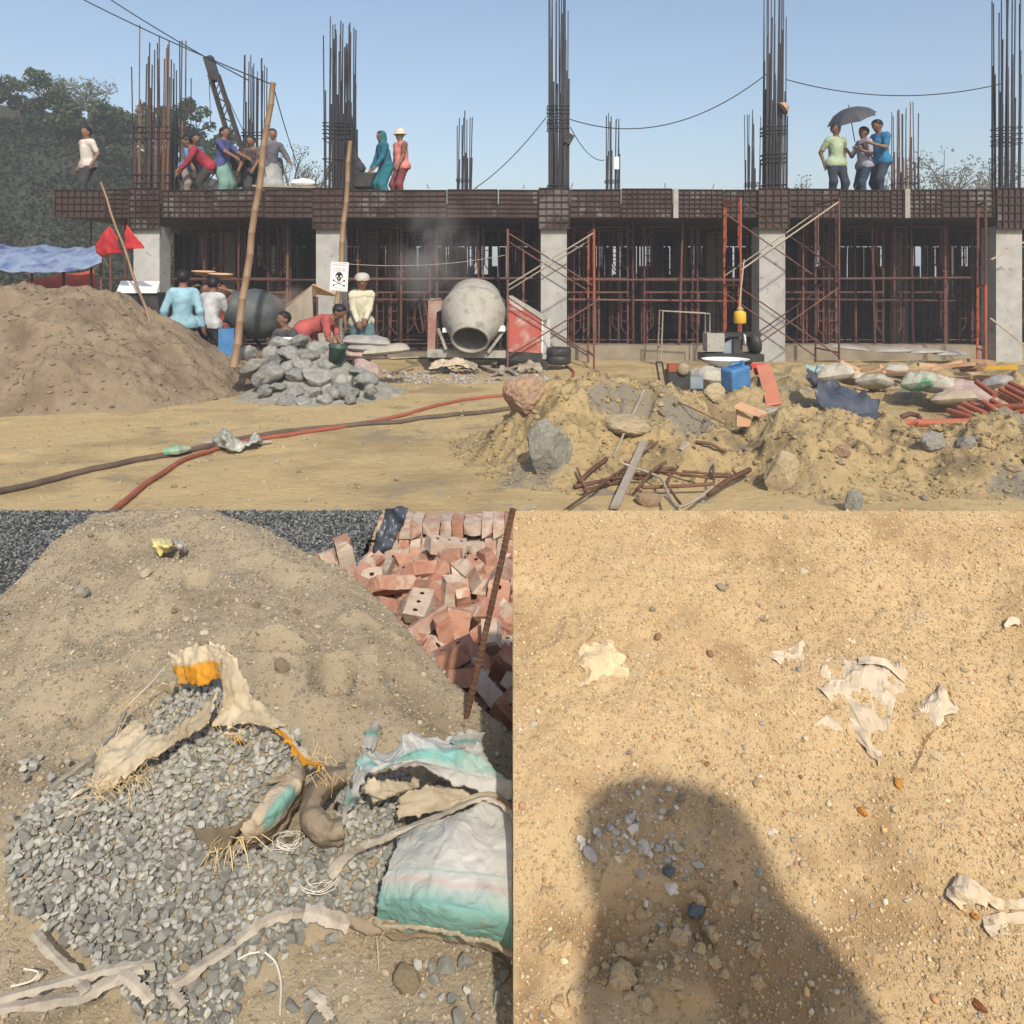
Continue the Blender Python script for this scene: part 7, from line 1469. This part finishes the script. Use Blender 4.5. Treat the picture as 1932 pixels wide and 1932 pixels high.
for k, (pts, lab) in enumerate((([(498, 1795), (520, 1815), (530, 1850), (528, 1915)], 'long curved pale thread on the sand at the bottom'), ([(440, 1815), (470, 1800), (498, 1795)], 'pale twig lying on the front stones'), ([(20, 1862), (60, 1850), (72, 1835), (45, 1828)], 'looped pale thread at the bottom left'))):
    MB().tube(list(crom([hit(a, b, gsurf, .022, 1, 4) for a, b in pts], 24)), .0018, 4).top('thread', M_thread, lab, 'thread')
for k, (px, row, lab) in enumerate(((600, 1655, 'tangle of white threads on the stones below the rolled bag'), (545, 1585, 'tangle of grey threads beside the rolled bag'))):
    m = MB()
    for j in range(7):
        c0 = hit(px, row, gsurf, .025, 1, 4); a0 = q.uniform(0, 6); rr_ = q.uniform(.015, .045)
        m.tube([c0 + A([rr_ * math.cos(a0 + t) + q.gauss(0, .003), rr_ * math.sin(a0 + t), .004 * math.sin(3 * t)]) + A([q.gauss(0, .01), q.gauss(0, .01), 0]) * 0 for t in np.linspace(0, q.uniform(3, 7), 16)], .0008, 3)
    m.top('thread_tangle', M_thread, lab, 'threads')
# ------------------------------------------------------------------ air: haze and dust
hm = bpy.data.materials.new('haze_air'); hm.use_nodes = True; hn = hm.node_tree; hn.nodes.remove(hn.nodes['Principled BSDF'])
pv = hn.nodes.new('ShaderNodeVolumePrincipled'); pv.inputs['Color'].default_value = (.86, .91, 1, 1); pv.inputs['Density'].default_value = .0034; pv.inputs['Anisotropy'].default_value = .0
hn.links.new(pv.outputs[0], hn.nodes['Material Output'].inputs['Volume'])
o = MB().box((0, 195, 9.5), (530, 470, 22)).obj('haze', hm); tag(o, 'thin pale haze in the air over the whole site', 'haze', kind='stuff')

def puff(label, c, r, dens, seed, col):
    m = bpy.data.materials.new('dust_air'); m.use_nodes = True; n = m.node_tree; n.nodes.remove(n.nodes['Principled BSDF']); N = n.nodes.new; L = n.links.new
    tc = N('ShaderNodeTexCoord'); nz = N('ShaderNodeTexNoise'); nz.inputs['Scale'].default_value = 1.6 / max(r); nz.inputs['Detail'].default_value = 4; L(tc.outputs['Object'], nz.inputs['Vector'])
    ln = N('ShaderNodeVectorMath'); ln.operation = 'DIVIDE'; ln.inputs[1].default_value = r; L(tc.outputs['Object'], ln.inputs[0]); le = N('ShaderNodeVectorMath'); le.operation = 'LENGTH'; L(ln.outputs[0], le.inputs[0])
    fa_ = N('ShaderNodeMapRange'); fa_.inputs[1].default_value = .15; fa_.inputs[2].default_value = .95; fa_.inputs[3].default_value = 1; fa_.inputs[4].default_value = 0; L(le.outputs['Value'], fa_.inputs[0])
    nr = N('ShaderNodeMapRange'); nr.inputs[1].default_value = .42; nr.inputs[2].default_value = .72; nr.inputs[3].default_value = 0; nr.inputs[4].default_value = dens; L(nz.outputs['Fac'], nr.inputs[0])
    mu = N('ShaderNodeMath'); mu.operation = 'MULTIPLY'; L(fa_.outputs[0], mu.inputs[0]); L(nr.outputs[0], mu.inputs[1])
    pv = N('ShaderNodeVolumePrincipled'); pv.inputs['Color'].default_value = (*col, 1); L(mu.outputs[0], pv.inputs['Density']); L(pv.outputs[0], n.nodes['Material Output'].inputs['Volume'])
    o = mk('dust_cloud', ICO[2][0] * A(r), ICO[2][1], m); o.location = [float(q) for q in c]; tag(o, label, 'dust', kind='stuff')
puff('drifting grey cement dust above the big mixer', P(815, 480, 14.6), (1.0, .45, 1.25), 2.4, 1, (.85, .83, .82))
puff('small tan puff of dust at the dark mixer drum', P(545, 566, 12.4), (.55, .4, .3), 3.0, 2, (.72, .58, .45))
